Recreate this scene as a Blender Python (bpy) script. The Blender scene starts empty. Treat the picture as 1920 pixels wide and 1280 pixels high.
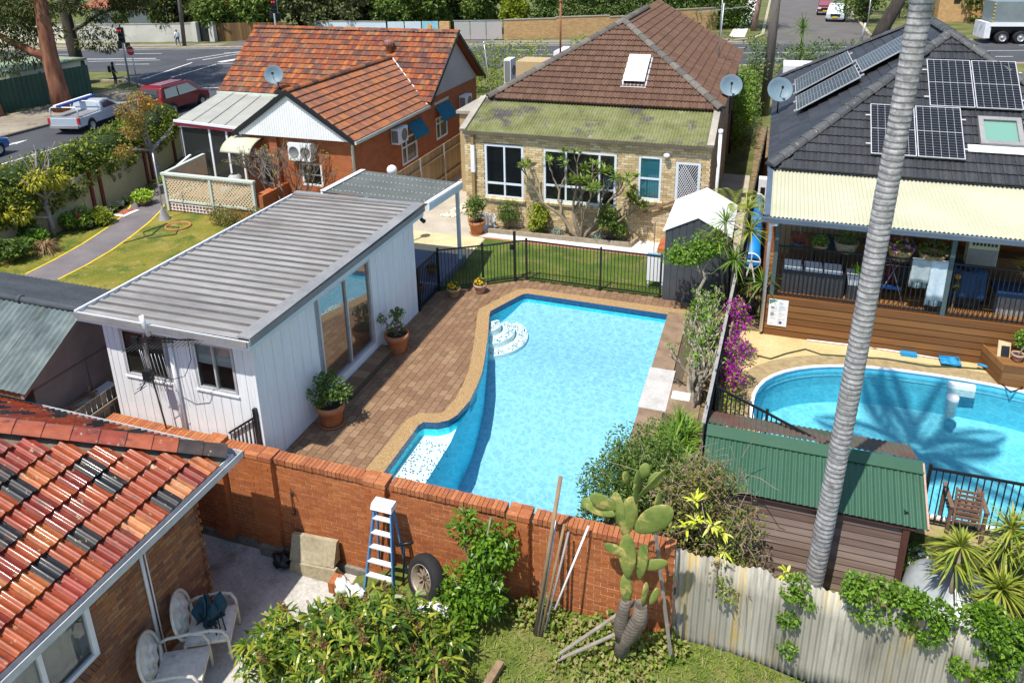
import bpy, math, random
import numpy as np
from mathutils import Vector, Matrix
from mathutils.geometry import tessellate_polygon
random.seed(7)
RNG = np.random.default_rng(11)
sc = bpy.context.scene
COL = sc.collection
# camera
CAMH = 10.0
FPX, YAW, PIT, ROL, PPX, PPY = 1428.19, -.3325, .3315, -.0174, 960., 369.9
_cy, _sy, _cp, _sp, _cr, _sr = math.cos(YAW), math.sin(YAW), math.cos(PIT), math.sin(PIT), math.cos(ROL), math.sin(ROL)
FWD = Vector((_sy*_cp, _cy*_cp, -_sp)); _r = Vector((_cy, -_sy, 0)); _u = _r.cross(FWD)
RGT = _cr*_r + _sr*_u; UPV = -_sr*_r + _cr*_u
cam = bpy.data.cameras.new('camera'); camo = bpy.data.objects.new('camera', cam); COL.objects.link(camo)
cam.sensor_width = 36.0; cam.lens = FPX/1920*36; cam.shift_y = -(640-PPY)/1920; cam.clip_start = .1; cam.clip_end = 3000
mw = Matrix((RGT, UPV, -FWD)).transposed().to_4x4(); mw.translation = (0, 0, CAMH); camo.matrix_world = mw
sc.camera = camo
# daylight
SUN = Vector((.17, .455, -1.)).normalized()
world = bpy.data.worlds.new('World'); sc.world = world; world.use_nodes = True
wn = world.node_tree; bg = wn.nodes['Background']
sky = wn.nodes.new('ShaderNodeTexSky'); sky.sky_type = 'NISHITA'; sky.sun_disc = False
sky.sun_elevation = math.asin(-SUN.z); sky.sun_rotation = math.atan2(-SUN.x, -SUN.y)
sky.air_density = 1.0; sky.dust_density = .6; sky.ozone_density = 1.0
wn.links.new(sky.outputs[0], bg.inputs[0]); bg.inputs[1].default_value = .15
sl = bpy.data.lights.new('sun', 'SUN'); sl.energy = 4.5; sl.angle = math.radians(.55); sl.color = (1, .95, .86)
slo = bpy.data.objects.new('sun', sl); COL.objects.link(slo); slo.rotation_euler = SUN.to_track_quat('-Z', 'Y').to_euler(); slo.location = (-10, -20, 60)
sc.view_settings.view_transform = 'Standard'; sc.view_settings.look = 'None'; sc.view_settings.gamma = 1; sc.view_settings.exposure = .4
sc.render.engine = 'CYCLES'; sc.cycles.max_bounces = 6; sc.cycles.diffuse_bounces = 3; sc.cycles.glossy_bounces = 3
sc.cycles.transparent_max_bounces = 10; sc.cycles.use_denoising = True; sc.cycles.caustics_reflective = False; sc.cycles.caustics_refractive = False
def ray(x, y):
 return RGT*((x-PPX)/FPX) - UPV*((y-PPY)/FPX) + FWD
def G(x, y, z=0.):                    # point on the level z that the photograph shows at x, y
 d = ray(x, y); t = (z-CAMH)/d.z; return Vector((d.x*t, d.y*t, z))
def GY(x, y, Y):                      # point on the upright plane Y
 d = ray(x, y); t = Y/d.y; return Vector((d.x*t, Y, CAMH+d.z*t))
def GX(x, y, X):
 d = ray(x, y); t = X/d.x; return Vector((X, d.y*t, CAMH+d.z*t))
# materials
MATS = {}
def lin(c): return tuple(list(c)[:3])+(1.,)
def dim(k, cols): return [tuple(c*k for c in q) for q in cols]
def mat(name, cols, src='noise', scale=2., rough=.7, metal=0., var=.12, vscale=14., bump=0., bscale=40., stain=None, trans=0., spec=.4, coat=0., stretch=None, wave=None):
 """base colour from cols by world noise, object or island; var: fine value grain; stain: [(colour, scale, lo, hi)]"""
 m = bpy.data.materials.new(name); m.use_nodes = True; MATS[name] = m
 nt = m.node_tree; N = nt.nodes; L = nt.links; b = N['Principled BSDF']
 geo = N.new('ShaderNodeNewGeometry'); pos = geo.outputs['Position']
 if stretch:
  mp = N.new('ShaderNodeMapping'); mp.inputs['Scale'].default_value = stretch; L.new(pos, mp.inputs[0]); pos = mp.outputs[0]
 if not isinstance(cols[0], (tuple, list)): cols = [cols]
 if len(cols) == 1:
  rgb = N.new('ShaderNodeRGB'); rgb.outputs[0].default_value = lin(cols[0]); c = rgb.outputs[0]
 else:
  rp = N.new('ShaderNodeValToRGB'); el = rp.color_ramp.elements
  while len(el) < len(cols): el.new(.5)
  for i, q in enumerate(cols): el[i].position = i/(len(cols)-1) if src == 'noise' else i/len(cols); el[i].color = lin(q)
  if src == 'noise':
   nz = N.new('ShaderNodeTexNoise'); nz.inputs['Scale'].default_value = scale; nz.inputs['Detail'].default_value = 4
   L.new(pos, nz.inputs['Vector']); mr = N.new('ShaderNodeMapRange'); mr.inputs[1].default_value = .3; mr.inputs[2].default_value = .7
   L.new(nz.outputs[0], mr.inputs[0]); L.new(mr.outputs[0], rp.inputs[0])
  elif src == 'object':
   rp.color_ramp.interpolation = 'CONSTANT'; oi = N.new('ShaderNodeObjectInfo'); L.new(oi.outputs['Random'], rp.inputs[0])
  elif src == 'island':
   rp.color_ramp.interpolation = 'CONSTANT'; L.new(geo.outputs['Random Per Island'], rp.inputs[0])
  elif src == 'leaf':
   L.new(geo.outputs['Random Per Island'], rp.inputs[0])
  c = rp.outputs[0]
 for (sc_, ss, lo, hi) in (stain or []):
  nz = N.new('ShaderNodeTexNoise'); nz.inputs['Scale'].default_value = ss; nz.inputs['Detail'].default_value = 6; nz.inputs['Roughness'].default_value = .65
  L.new(pos, nz.inputs['Vector']); mr = N.new('ShaderNodeMapRange'); mr.inputs[1].default_value = lo; mr.inputs[2].default_value = hi
  L.new(nz.outputs[0], mr.inputs[0]); mx = N.new('ShaderNodeMix'); mx.data_type = 'RGBA'
  L.new(mr.outputs[0], mx.inputs[0]); L.new(c, mx.inputs[6]); mx.inputs[7].default_value = lin(sc_); c = mx.outputs[2]
 if wave:                                   # (colour, scale, lo, hi, axis): fine parallel lines such as wood grain
  wv = N.new('ShaderNodeTexWave'); wv.inputs['Scale'].default_value = wave[1]; wv.bands_direction = wave[4]; wv.inputs['Distortion'].default_value = wave[5] if len(wave) > 5 else 1.
  L.new(pos, wv.inputs[0]); mr = N.new('ShaderNodeMapRange'); mr.inputs[1].default_value = wave[2]; mr.inputs[2].default_value = wave[3]
  L.new(wv.outputs[1], mr.inputs[0]); mx = N.new('ShaderNodeMix'); mx.data_type = 'RGBA'
  L.new(mr.outputs[0], mx.inputs[0]); L.new(c, mx.inputs[6]); mx.inputs[7].default_value = lin(wave[0]); c = mx.outputs[2]
 if var:
  nz = N.new('ShaderNodeTexNoise'); nz.inputs['Scale'].default_value = vscale; nz.inputs['Detail'].default_value = 5; L.new(pos, nz.inputs['Vector'])
  mr = N.new('ShaderNodeMapRange'); mr.inputs[1].default_value = .25; mr.inputs[2].default_value = .75; mr.inputs[3].default_value = 1-var; mr.inputs[4].default_value = 1+var
  L.new(nz.outputs[0], mr.inputs[0]); mx = N.new('ShaderNodeVectorMath'); mx.operation = 'SCALE'
  L.new(c, mx.inputs[0]); L.new(mr.outputs[0], mx.inputs['Scale']); c = mx.outputs[0]
 L.new(c, b.inputs['Base Color'])
 b.inputs['Roughness'].default_value = rough; b.inputs['Metallic'].default_value = metal
 b.inputs['Specular IOR Level'].default_value = spec; b.inputs['Coat Weight'].default_value = coat; b.inputs['Coat Roughness'].default_value = .08
 if bump:
  nz = N.new('ShaderNodeTexNoise'); nz.inputs['Scale'].default_value = bscale; nz.inputs['Detail'].default_value = 4; L.new(pos, nz.inputs['Vector'])
  bp = N.new('ShaderNodeBump'); bp.inputs['Strength'].default_value = bump; bp.inputs['Distance'].default_value = .02
  L.new(nz.outputs[0], bp.inputs['Height']); L.new(bp.outputs[0], b.inputs['Normal'])
 if trans:
  tr = N.new('ShaderNodeBsdfTranslucent'); L.new(c, tr.inputs[0]); ms = N.new('ShaderNodeMixShader'); ms.inputs[0].default_value = trans
  L.new(b.outputs[0], ms.inputs[1]); L.new(tr.outputs[0], ms.inputs[2]); L.new(ms.outputs[0], N['Material Output'].inputs[0])
 return m
def leafmat(name, cols, rough=.45, trans=.33):
 return mat(name, [tuple(min(.75, c*1.4) for c in q) for q in cols], 'leaf', rough=rough, trans=trans, var=.12, vscale=3., spec=.35)
def glassmat(name, tint=(.02, .025, .03), see=.0, gloss=.25, rough=.02):
 m = bpy.data.materials.new(name); m.use_nodes = True; nt = m.node_tree; N = nt.nodes; L = nt.links; b = N['Principled BSDF']
 b.inputs['Base Color'].default_value = lin(tint); b.inputs['Roughness'].default_value = .3
 gl = N.new('ShaderNodeBsdfGlossy'); gl.inputs['Roughness'].default_value = rough; gl.inputs[0].default_value = (.95, .97, 1, 1)
 tp = N.new('ShaderNodeBsdfTransparent'); tp.inputs[0].default_value = (.85, .9, .9, 1)
 m1 = N.new('ShaderNodeMixShader'); m1.inputs[0].default_value = see; L.new(b.outputs[0], m1.inputs[1]); L.new(tp.outputs[0], m1.inputs[2])
 m2 = N.new('ShaderNodeMixShader'); lw = N.new('ShaderNodeLayerWeight'); lw.inputs[0].default_value = .5; mm = N.new('ShaderNodeMath'); mm.operation = 'ADD'; mm.inputs[1].default_value = gloss
 mc = N.new('ShaderNodeMath'); mc.operation = 'MULTIPLY'; mc.inputs[1].default_value = .12; L.new(lw.outputs[0], mc.inputs[0]); L.new(mc.outputs[0], mm.inputs[0]); mm.use_clamp = True
 L.new(mm.outputs[0], m2.inputs[0]); L.new(m1.outputs[0], m2.inputs[1]); L.new(gl.outputs[0], m2.inputs[2]); L.new(m2.outputs[0], N['Material Output'].inputs[0])
 return m
def watermat(name, tint):
 m = bpy.data.materials.new(name); m.use_nodes = True; nt = m.node_tree; N = nt.nodes; L = nt.links; N.remove(N['Principled BSDF'])
 tp = N.new('ShaderNodeBsdfTransparent'); tp.inputs[0].default_value = lin(tint); gl = N.new('ShaderNodeBsdfGlossy'); gl.inputs['Roughness'].default_value = .015
 fr = N.new('ShaderNodeFresnel'); fr.inputs[0].default_value = 1.33; ms = N.new('ShaderNodeMixShader')
 geo = N.new('ShaderNodeNewGeometry'); nz = N.new('ShaderNodeTexNoise'); nz.inputs['Scale'].default_value = 9.; nz.inputs['Detail'].default_value = 4; L.new(geo.outputs['Position'], nz.inputs['Vector'])
 bp = N.new('ShaderNodeBump'); bp.inputs['Strength'].default_value = .6; bp.inputs['Distance'].default_value = .04; L.new(nz.outputs[0], bp.inputs['Height'])
 L.new(bp.outputs[0], gl.inputs['Normal']); L.new(bp.outputs[0], fr.inputs['Normal'])
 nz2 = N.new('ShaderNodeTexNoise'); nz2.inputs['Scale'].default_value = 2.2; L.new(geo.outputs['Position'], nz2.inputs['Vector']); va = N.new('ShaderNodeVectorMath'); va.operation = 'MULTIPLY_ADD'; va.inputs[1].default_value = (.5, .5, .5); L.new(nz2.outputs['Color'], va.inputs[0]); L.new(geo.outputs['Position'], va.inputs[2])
 vo = N.new('ShaderNodeTexVoronoi'); vo.feature = 'DISTANCE_TO_EDGE'; vo.inputs['Scale'].default_value = 5.2; L.new(va.outputs[0], vo.inputs['Vector']); mr = N.new('ShaderNodeMapRange'); mr.interpolation_type = 'SMOOTHSTEP'; mr.inputs[1].default_value = .0; mr.inputs[2].default_value = .2; mr.inputs[3].default_value = 1.; mr.inputs[4].default_value = .86; L.new(vo.outputs[0], mr.inputs[0])  # caustic light network painted into the water's transmission colour
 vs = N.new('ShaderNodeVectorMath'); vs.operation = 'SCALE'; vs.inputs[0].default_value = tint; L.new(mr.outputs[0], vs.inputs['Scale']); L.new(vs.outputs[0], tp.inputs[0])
 L.new(fr.outputs[0], ms.inputs[0]); L.new(tp.outputs[0], ms.inputs[1]); L.new(gl.outputs[0], ms.inputs[2]); L.new(ms.outputs[0], N['Material Output'].inputs[0])
 return m
# mesh helpers
ORG = {}
def org(parent): return ORG.get(parent.name, Vector((0, 0, 0))) if parent else Vector((0, 0, 0))
def link(o, parent=None):
 COL.objects.link(o)
 if parent: o.parent = parent
 return o
def npmesh(name, V, F, mats, mi=None, smooth=False):
 """V (n,3); F (m,k) array of equal-sized faces or list of such arrays"""
 me = bpy.data.meshes.new(name); V = np.asarray(V, np.float32)
 Fs = F if isinstance(F, list) else [F]
 Fs = [np.asarray(f, np.int32) for f in Fs if len(f)]
 loops = np.concatenate([f.ravel() for f in Fs]); tot = np.concatenate([np.full(len(f), f.shape[1], np.int32) for f in Fs])
 me.vertices.add(len(V)); me.vertices.foreach_set('co', V.ravel()); me.loops.add(len(loops)); me.loops.foreach_set('vertex_index', loops)
 me.polygons.add(len(tot)); st = np.zeros(len(tot), np.int32); st[1:] = np.cumsum(tot)[:-1]
 me.polygons.foreach_set('loop_start', st); me.polygons.foreach_set('loop_total', tot)
 for m in (mats if isinstance(mats, (list, tuple)) else [mats]): me.materials.append(m)
 if mi is not None: me.polygons.foreach_set('material_index', np.asarray(mi, np.int32))
 me.polygons.foreach_set('use_smooth', np.full(len(tot), smooth))
 me.update(calc_edges=True); me.validate(); return me
class MB:
 def __init__(s): s.v = []; s.f = []; s.mi = []; s.sm = []; s.cur = 0; s.smooth = False
 def add(s, vs, fs):
  k = len(s.v); s.v += [tuple(v) for v in vs]
  for f in fs: s.f.append(tuple(i+k for i in f)); s.mi.append(s.cur); s.sm.append(s.smooth)
  return s
 def box(s, x0, y0, z0, x1, y1, z1):
  return s.add([(x0,y0,z0),(x1,y0,z0),(x1,y1,z0),(x0,y1,z0),(x0,y0,z1),(x1,y0,z1),(x1,y1,z1),(x0,y1,z1)],
      [(0,3,2,1),(4,5,6,7),(0,1,5,4),(1,2,6,5),(2,3,7,6),(3,0,4,7)])
 def hexa(s, p): return s.add(p, [(0,3,2,1),(4,5,6,7),(0,1,5,4),(1,2,6,5),(2,3,7,6),(3,0,4,7)])
 def poly(s, pts): return s.add(pts, [tuple(range(len(pts)))])
 def ext(s, pts, vec):
  n = len(pts); vec = Vector(vec); a = [Vector(p) for p in pts]; b = [p+vec for p in a]
  return s.add(a+b, [tuple(range(n))[::-1], tuple(range(n, 2*n))] + [(i, (i+1) % n, n+(i+1) % n, n+i) for i in range(n)])
 def bar(s, p0, p1, w, h=None, up=(0, 0, 1)):
  h = h or w; p0 = Vector(p0); p1 = Vector(p1); d = (p1-p0).normalized(); u = Vector(up)
  if abs(d.dot(u)) > .98: u = Vector((0, 1, 0))
  r = d.cross(u).normalized()*w/2; u = r.cross(d).normalized()*h/2
  return s.hexa([p0-r-u, p0+r-u, p1+r-u, p1-r-u, p0-r+u, p0+r+u, p1+r+u, p1-r+u])
 def tube(s, pts, rad, n=8, cap=True):
  pts = [Vector(p) for p in pts]; m = len(pts); rad = rad if isinstance(rad, (list, tuple)) else [rad]*m
  sm0 = s.smooth; s.smooth = True; vs = []; fs = []; pr = None
  for i, p in enumerate(pts):
   d = (pts[min(i+1, m-1)]-pts[max(i-1, 0)]).normalized()
   if pr is None: pr = d.orthogonal().normalized()
   r = (pr-d*pr.dot(d)); r = r.normalized() if r.length > 1e-6 else d.orthogonal().normalized(); pr = r; q = d.cross(r)
   for k in range(n):
    a = 2*math.pi*k/n; vs.append(p+(r*math.cos(a)+q*math.sin(a))*rad[i])
  for i in range(m-1):
   for k in range(n): fs.append((i*n+k, i*n+(k+1) % n, (i+1)*n+(k+1) % n, (i+1)*n+k))
  k0 = len(s.v); s.add(vs, fs)
  if cap:
   for f in (tuple(range(k0, k0+n))[::-1], tuple(range(k0+(m-1)*n, k0+m*n))): s.f.append(f); s.mi.append(s.cur); s.sm.append(False)
  s.smooth = sm0; return s
 def lathe(s, prof, c, n=20, axis=None):
  c = Vector(c); R = Vector(axis).to_track_quat('Z', 'Y').to_matrix() if axis else Matrix.Identity(3)
  vs = []; fs = []; m = len(prof); sm0 = s.smooth; s.smooth = True
  for r, z in prof:
   for k in range(n): a = 2*math.pi*k/n; vs.append(c+R @ Vector((r*math.cos(a), r*math.sin(a), z)))
  for i in range(m-1):
   for k in range(n): fs.append((i*n+k, i*n+(k+1) % n, (i+1)*n+(k+1) % n, (i+1)*n+k))
  s.add(vs, fs); s.smooth = sm0; return s
 def disc(s, c, r, n=20, axis=None):
  c = Vector(c); R = Vector(axis).to_track_quat('Z', 'Y').to_matrix() if axis else Matrix.Identity(3)
  return s.poly([c+R @ Vector((r*math.cos(2*math.pi*k/n), r*math.sin(2*math.pi*k/n), 0)) for k in range(n)])
 def ball(s, c, r, n=10, sq=(1, 1, 1)):
  c = Vector(c); vs = []; fs = []; m = n//2+1; sm0 = s.smooth; s.smooth = True
  for i in range(m+1):
   t = math.pi*i/m
   for k in range(n): a = 2*math.pi*k/n; vs.append(c+Vector((r*sq[0]*math.sin(t)*math.cos(a), r*sq[1]*math.sin(t)*math.sin(a), r*sq[2]*math.cos(t))))
  for i in range(m):
   for k in range(n): fs.append((i*n+k, (i+1)*n+k, (i+1)*n+(k+1) % n, i*n+(k+1) % n))
  s.add(vs, fs); s.smooth = sm0; return s
 def sheet(s, fn, nu, nv, sm=True):
  vs = [fn(i/nu, j/nv) for j in range(nv+1) for i in range(nu+1)]; sm0 = s.smooth; s.smooth = sm
  s.add(vs, [(j*(nu+1)+i, j*(nu+1)+i+1, (j+1)*(nu+1)+i+1, (j+1)*(nu+1)+i) for j in range(nv) for i in range(nu)]); s.smooth = sm0; return s
 def tess(s, loops, z):
  tris = tessellate_polygon([[Vector((x, y, 0)) for x, y in l] for l in loops]); pts = [p for l in loops for p in l]
  vs = [(x, y, z) for x, y in pts]; fs = []
  for t in tris:
   a, b, c = [pts[i] for i in t]
   fs.append(t if (b[0]-a[0])*(c[1]-a[1])-(b[1]-a[1])*(c[0]-a[0]) > 0 else t[::-1])
  return s.add(vs, fs)
 def mesh(s, name, mats, off=(0, 0, 0)):
  me = bpy.data.meshes.new(name); o = Vector(off)
  me.from_pydata([(v[0]-o.x, v[1]-o.y, v[2]-o.z) for v in s.v], [], s.f)
  for m in (mats if isinstance(mats, (list, tuple)) else [mats]): me.materials.append(m)
  me.polygons.foreach_set('material_index', s.mi); me.polygons.foreach_set('use_smooth', s.sm); me.update(); return me
 def multi(s, name, mats, parent=None, **kw):
  """every separate solid in the builder becomes an object of its own"""
  par = list(range(len(s.v)))
  def fd(i):
   while par[i] != i: par[i] = par[par[i]]; i = par[i]
   return i
  for f in s.f:
   for q in f[1:]: par[fd(q)] = fd(f[0])
  gr = {}
  for k, f in enumerate(s.f): gr.setdefault(fd(f[0]), []).append(k)
  out = []
  for ks in gr.values():
   b = MB(); mp = {}
   for k in ks:
    f = []
    for i in s.f[k]:
     if i not in mp: mp[i] = len(b.v); b.v.append(s.v[i])
     f.append(mp[i])
    b.f.append(tuple(f)); b.mi.append(s.mi[k]); b.sm.append(s.sm[k])
   out.append(b.build(name, mats, parent, **kw))
  return out
 def build(s, name, mats, parent=None, **kw):
  o = bpy.data.objects.new(name, s.mesh(name, mats, org(parent))); link(o, parent)
  if parent: ORG[o.name] = org(parent)
  return tag(o, **kw)
def tag(o, label=None, cat=None, group=None, kind=None):
 if label: o['label'] = label
 if cat: o['category'] = cat
 if group: o['group'] = group
 if kind: o['kind'] = kind
 return o
def thing(name, label, cat, loc=(0, 0, 0), group=None):
 o = bpy.data.objects.new(name, None); COL.objects.link(o); o.location = loc; o.empty_display_size = .2; ORG[o.name] = Vector(loc)
 return tag(o, label, cat, group)
def piece(name, me, loc, parent, rot=None, scale=None):
 """one more piece that shares mesh data; loc in world coordinates"""
 o = bpy.data.objects.new(name, me); COL.objects.link(o); o.parent = parent; o.location = Vector(loc)-org(parent)
 if rot is not None: o.rotation_euler = rot
 if scale is not None: o.scale = scale
 ORG[o.name] = org(parent)
 return o
def npobj(name, V, F, mats, parent=None, smooth=False, mi=None, **kw):
 V = np.asarray(V)-np.array(org(parent)); o = bpy.data.objects.new(name, npmesh(name, V, F, mats, mi, smooth)); link(o, parent)
 if parent: ORG[o.name] = org(parent)
 return tag(o, **kw)
def struct(mb, name, mats, parent=None): return mb.build(name, mats, parent, kind=None if parent else 'structure')
# foliage
def unit(a): return a/np.maximum(np.linalg.norm(a, axis=1, keepdims=True), 1e-9)
def leafgeo(P, D, N, L, W, droop=.15, fold=.12):
 n = len(P); L = np.broadcast_to(np.asarray(L, float).reshape(-1, 1), (n, 1)); W = np.broadcast_to(np.asarray(W, float).reshape(-1, 1), (n, 1))
 B = unit(np.cross(D, N)); N = np.cross(B, D)
 V = np.stack([P, P+D*L*.48+B*W/2+N*W*fold, P+D*L-N*L*droop, P+D*L*.48-B*W/2+N*W*fold], 1).reshape(-1, 3)
 return V, np.arange(4*n).reshape(n, 4)
def cloudpts(clumps, n, shell=.55, rng=RNG):
 C = np.array(clumps, float); w = (C[:, 3]*C[:, 4]*C[:, 5])**(2/3); idx = rng.choice(len(C), n, p=w/w.sum())
 d = unit(rng.normal(size=(n, 3))); r = (1-shell*rng.random((n, 1))**1.6)
 return C[idx, :3]+d*r*C[idx, 3:6], d
def foliage(name, parent, clumps, n, L, W, m, up=.35, shell=.55, out=.8, droop=.2, seed=1, zmin=None, **kw):
 rng = np.random.default_rng(seed); P, d = cloudpts(clumps, n, shell, rng)
 D = unit(d*out+rng.normal(size=(n, 3))*.75+np.array([0, 0, -.1])); N = unit(d*.5+np.array([0, 0, up*2])+rng.normal(size=(n, 3))*.6)
 s = .65+.7*rng.random(n)
 if zmin is not None: P[:, 2] = np.maximum(P[:, 2], zmin)
 V, F = leafgeo(P, D, N, L*s, W*s, droop)
 return npobj(name, V, F, m, parent, **kw)
def subclumps(c, r, k, cr, seed=0, flat=.8):
 """k small clumps scattered through an ellipsoid"""
 rng = np.random.default_rng(seed); d = unit(rng.normal(size=(k, 3))); q = rng.random((k, 1))**.4*.85
 p = np.array(c)+d*q*np.array(r); s = cr*(.6+.8*rng.random(k))
 return [(*p[i], s[i], s[i], s[i]*flat) for i in range(k)]
def strapgeo(P, D, L, W, droop, segs=4):
 """arching strap leaves: P base, D start direction"""
 n = len(P); V = []; B = unit(np.cross(D, np.array([0, 0, 1.])+1e-4)); L = np.asarray(L, float).reshape(-1, 1); droop = np.asarray(droop, float).reshape(-1, 1)
 for k in range(segs+1):
  t = k/segs; c = P+D*L*t-np.array([0, 0, 1.])*L*droop*t*t; w = W*(1-t**2.2)*(.55+.9*t if t < .5 else 1.)+.002
  V += [c-B*w/2, c+B*w/2]
 V = np.stack(V, 1).reshape(-1, 3); o = (np.arange(n)*2*(segs+1))[:, None]
 F = np.concatenate([o+np.array([[2*k, 2*k+1, 2*k+3, 2*k+2]]) for k in range(segs)], 0)
 return V, F
def rosettes(name, parent, heads, m, seed=3, **kw):
 """heads: (centre, n, length, width, elevmin, elevmax, droop)"""
 rng = np.random.default_rng(seed); VV = []; FF = []; k = 0
 for c, n, L, W, e0, e1, dr in heads:
  a = rng.random(n)*2*math.pi; e = np.radians(e0+(e1-e0)*rng.random(n)); D = np.stack([np.cos(a)*np.cos(e), np.sin(a)*np.cos(e), np.sin(e)], 1)
  V, F = strapgeo(np.repeat([c], n, 0)+D*.03, D, L*(.7+.5*rng.random(n)), W, dr*(.5+rng.random(n)))
  VV.append(V); FF.append(F+k); k += len(V)
 return npobj(name, np.concatenate(VV), np.concatenate(FF), m, parent, **kw)
def wob(p0, p1, n=5, amp=.1, rnd=random):
 p0 = Vector(p0); p1 = Vector(p1); r = []
 for i in range(n+1):
  t = i/n; a = amp*math.sin(math.pi*t); r.append(p0.lerp(p1, t)+Vector((rnd.uniform(-a, a), rnd.uniform(-a, a), rnd.uniform(-a, a)*.6)))
 return r
def limbs(mb, p, d, length, rad, depth, rnd, spread=.6, tips=None, n=6, up=.15, k=None):
 d = Vector(d).normalized(); e = Vector(p)+d*length; path = wob(p, e, 3, length*.07, rnd); mb.tube(path, [rad, rad*.9, rad*.8, rad*.7], n, cap=depth == 0)
 if depth == 0:
  if tips is not None: tips.append((e, d))
  return
 for i in range(k or rnd.choice([2, 2, 3])):
  nd = (d+Vector((rnd.uniform(-1, 1), rnd.uniform(-1, 1), rnd.uniform(-.6, .8)))*spread+Vector((0, 0, up))).normalized()
  limbs(mb, path[-1], nd, length*rnd.uniform(.62, .85), rad*.68, depth-1, rnd, spread, tips, max(4, n-1), up, k)
# shared building helpers
def scatter_boxes(name, cs, size, m, parent, rots=None, **kw):
 """many small boxes as one joined mesh (centres cs)"""
 cs = np.asarray(cs, float); n = len(cs); h = np.array(size)/2; base = np.array([(-1,-1,-1),(1,-1,-1),(1,1,-1),(-1,1,-1),(-1,-1,1),(1,-1,1),(1,1,1),(-1,1,1)])*h
 V = (cs[:, None]+base[None]).reshape(-1, 3); f = np.array([(0,3,2,1),(4,5,6,7),(0,1,5,4),(1,2,6,5),(2,3,7,6),(3,0,4,7)])
 return npobj(name, V, (np.arange(n)[:, None, None]*8+f[None]).reshape(-1, 4), m, parent, **kw)
def bricks(parent, cells, m, axis, limit=300, name='brick', rest='brickwork', size=(.23, .076), depth=.03, jit=.003, key=None, rnd=None):
 """cells: (centre, length) of every brick in a face; the first `limit` by key are pieces of their own, the rest one joined part.
 axis 'x': the face runs along X; axis 'y': along Y"""
 rnd = rnd or random.Random(5); cells = sorted(cells, key=key) if key else cells; cache = {}; R = {}
 for i, (c, ln) in enumerate(cells):
  ln = round(ln, 2); dim = (ln, depth, size[1]) if axis == 'x' else (depth, ln, size[1])
  j = rnd.uniform(-jit, jit); cc = (c[0], c[1]+j, c[2]) if axis == 'x' else (c[0]+j, c[1], c[2])
  if i < limit:
   if ln not in cache: cache[ln] = MB().box(-dim[0]/2, -dim[1]/2, -dim[2]/2, dim[0]/2, dim[1]/2, dim[2]/2).mesh(name, m)
   piece(name, cache[ln], cc, parent)
  else: R.setdefault(dim, []).append(cc)
 for dim, cs in R.items(): scatter_boxes(rest, cs, dim, m[0] if isinstance(m, (list, tuple)) else m, parent, kind='stuff')
def courses(u0, u1, z0, z1, holes=(), L=.24, Hh=.086, off=.12):
 """running-bond cells (u, z, length) between u0,u1 and z0,z1, cut at holes (ua,ub,za,zb)"""
 out = []; k = 0; z = z0
 while z+Hh <= z1+.01:
  u = u0-(off if k % 2 else 0)
  while u < u1:
   segs = [(max(u, u0), min(u+L, u1))]
   for ua, ub, za, zb in holes:
    if za < z+Hh*.5 < zb:
     ns = []
     for a, b in segs:
      if b <= ua or a >= ub: ns.append((a, b))
      else:
       if a < ua: ns.append((a, ua))
       if b > ub: ns.append((ub, b))
     segs = ns
   for a, b in segs:
    if b-a > .035: out.append(((a+b)/2, z+Hh/2, b-a-.01))
   u += L
  z += Hh; k += 1
 return out
def holed(mb, axis, c0, c1, u0, u1, z0, z1, holes=()):
 """a wall slab between c0,c1 with rectangular holes"""
 us = sorted({u0, u1, *[h[0] for h in holes], *[h[1] for h in holes]}); zs = sorted({z0, z1, *[h[2] for h in holes], *[h[3] for h in holes]})
 for i in range(len(us)-1):
  for j in range(len(zs)-1):
   cu, cz = (us[i]+us[i+1])/2, (zs[j]+zs[j+1])/2
   if any(h[0] < cu < h[1] and h[2] < cz < h[3] for h in holes): continue
   if axis == 'x': mb.box(us[i], min(c0, c1), zs[j], us[i+1], max(c0, c1), zs[j+1])
   else: mb.box(min(c0, c1), us[i], zs[j], max(c0, c1), us[i+1], zs[j+1])
 return mb
def corrug(mb, p0, pu, pv, pitch=.076, amp=.009, seg=6):
 """corrugated sheet: origin p0, pu across the corrugations, pv along them"""
 p0, pu, pv = Vector(p0), Vector(pu), Vector(pv); n = max(2, int(pu.length/pitch*seg)); nn = pu.cross(pv).normalized()
 if nn.z < 0: nn = -nn
 k = pu.length/pitch*2*math.pi
 return mb.sheet(lambda a, b: p0+pu*a+pv*b+nn*amp*math.sin(a*k), n, 1, sm=True)
def tilegrid(o, u, v, nu, nv, w, l, clip=None, roll=2, amp=.022, lap=.03, n=None):
 """geometry of one roof plane: rows of tiles. o corner at the eave, u unit along the eave, v unit up the slope.
 returns (V,F) of all tiles and a list of their (a,b) places"""
 o, u, v = Vector(o), Vector(u).normalized(), Vector(v).normalized(); nn = u.cross(v).normalized()
 if nn.z < 0: nn = -nn
 places = [(i, j) for j in range(nv) for i in range(nu) if clip is None or clip((i+.5)*w, (j+.5)*l)]
 return places, o, u, v, nn
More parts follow.
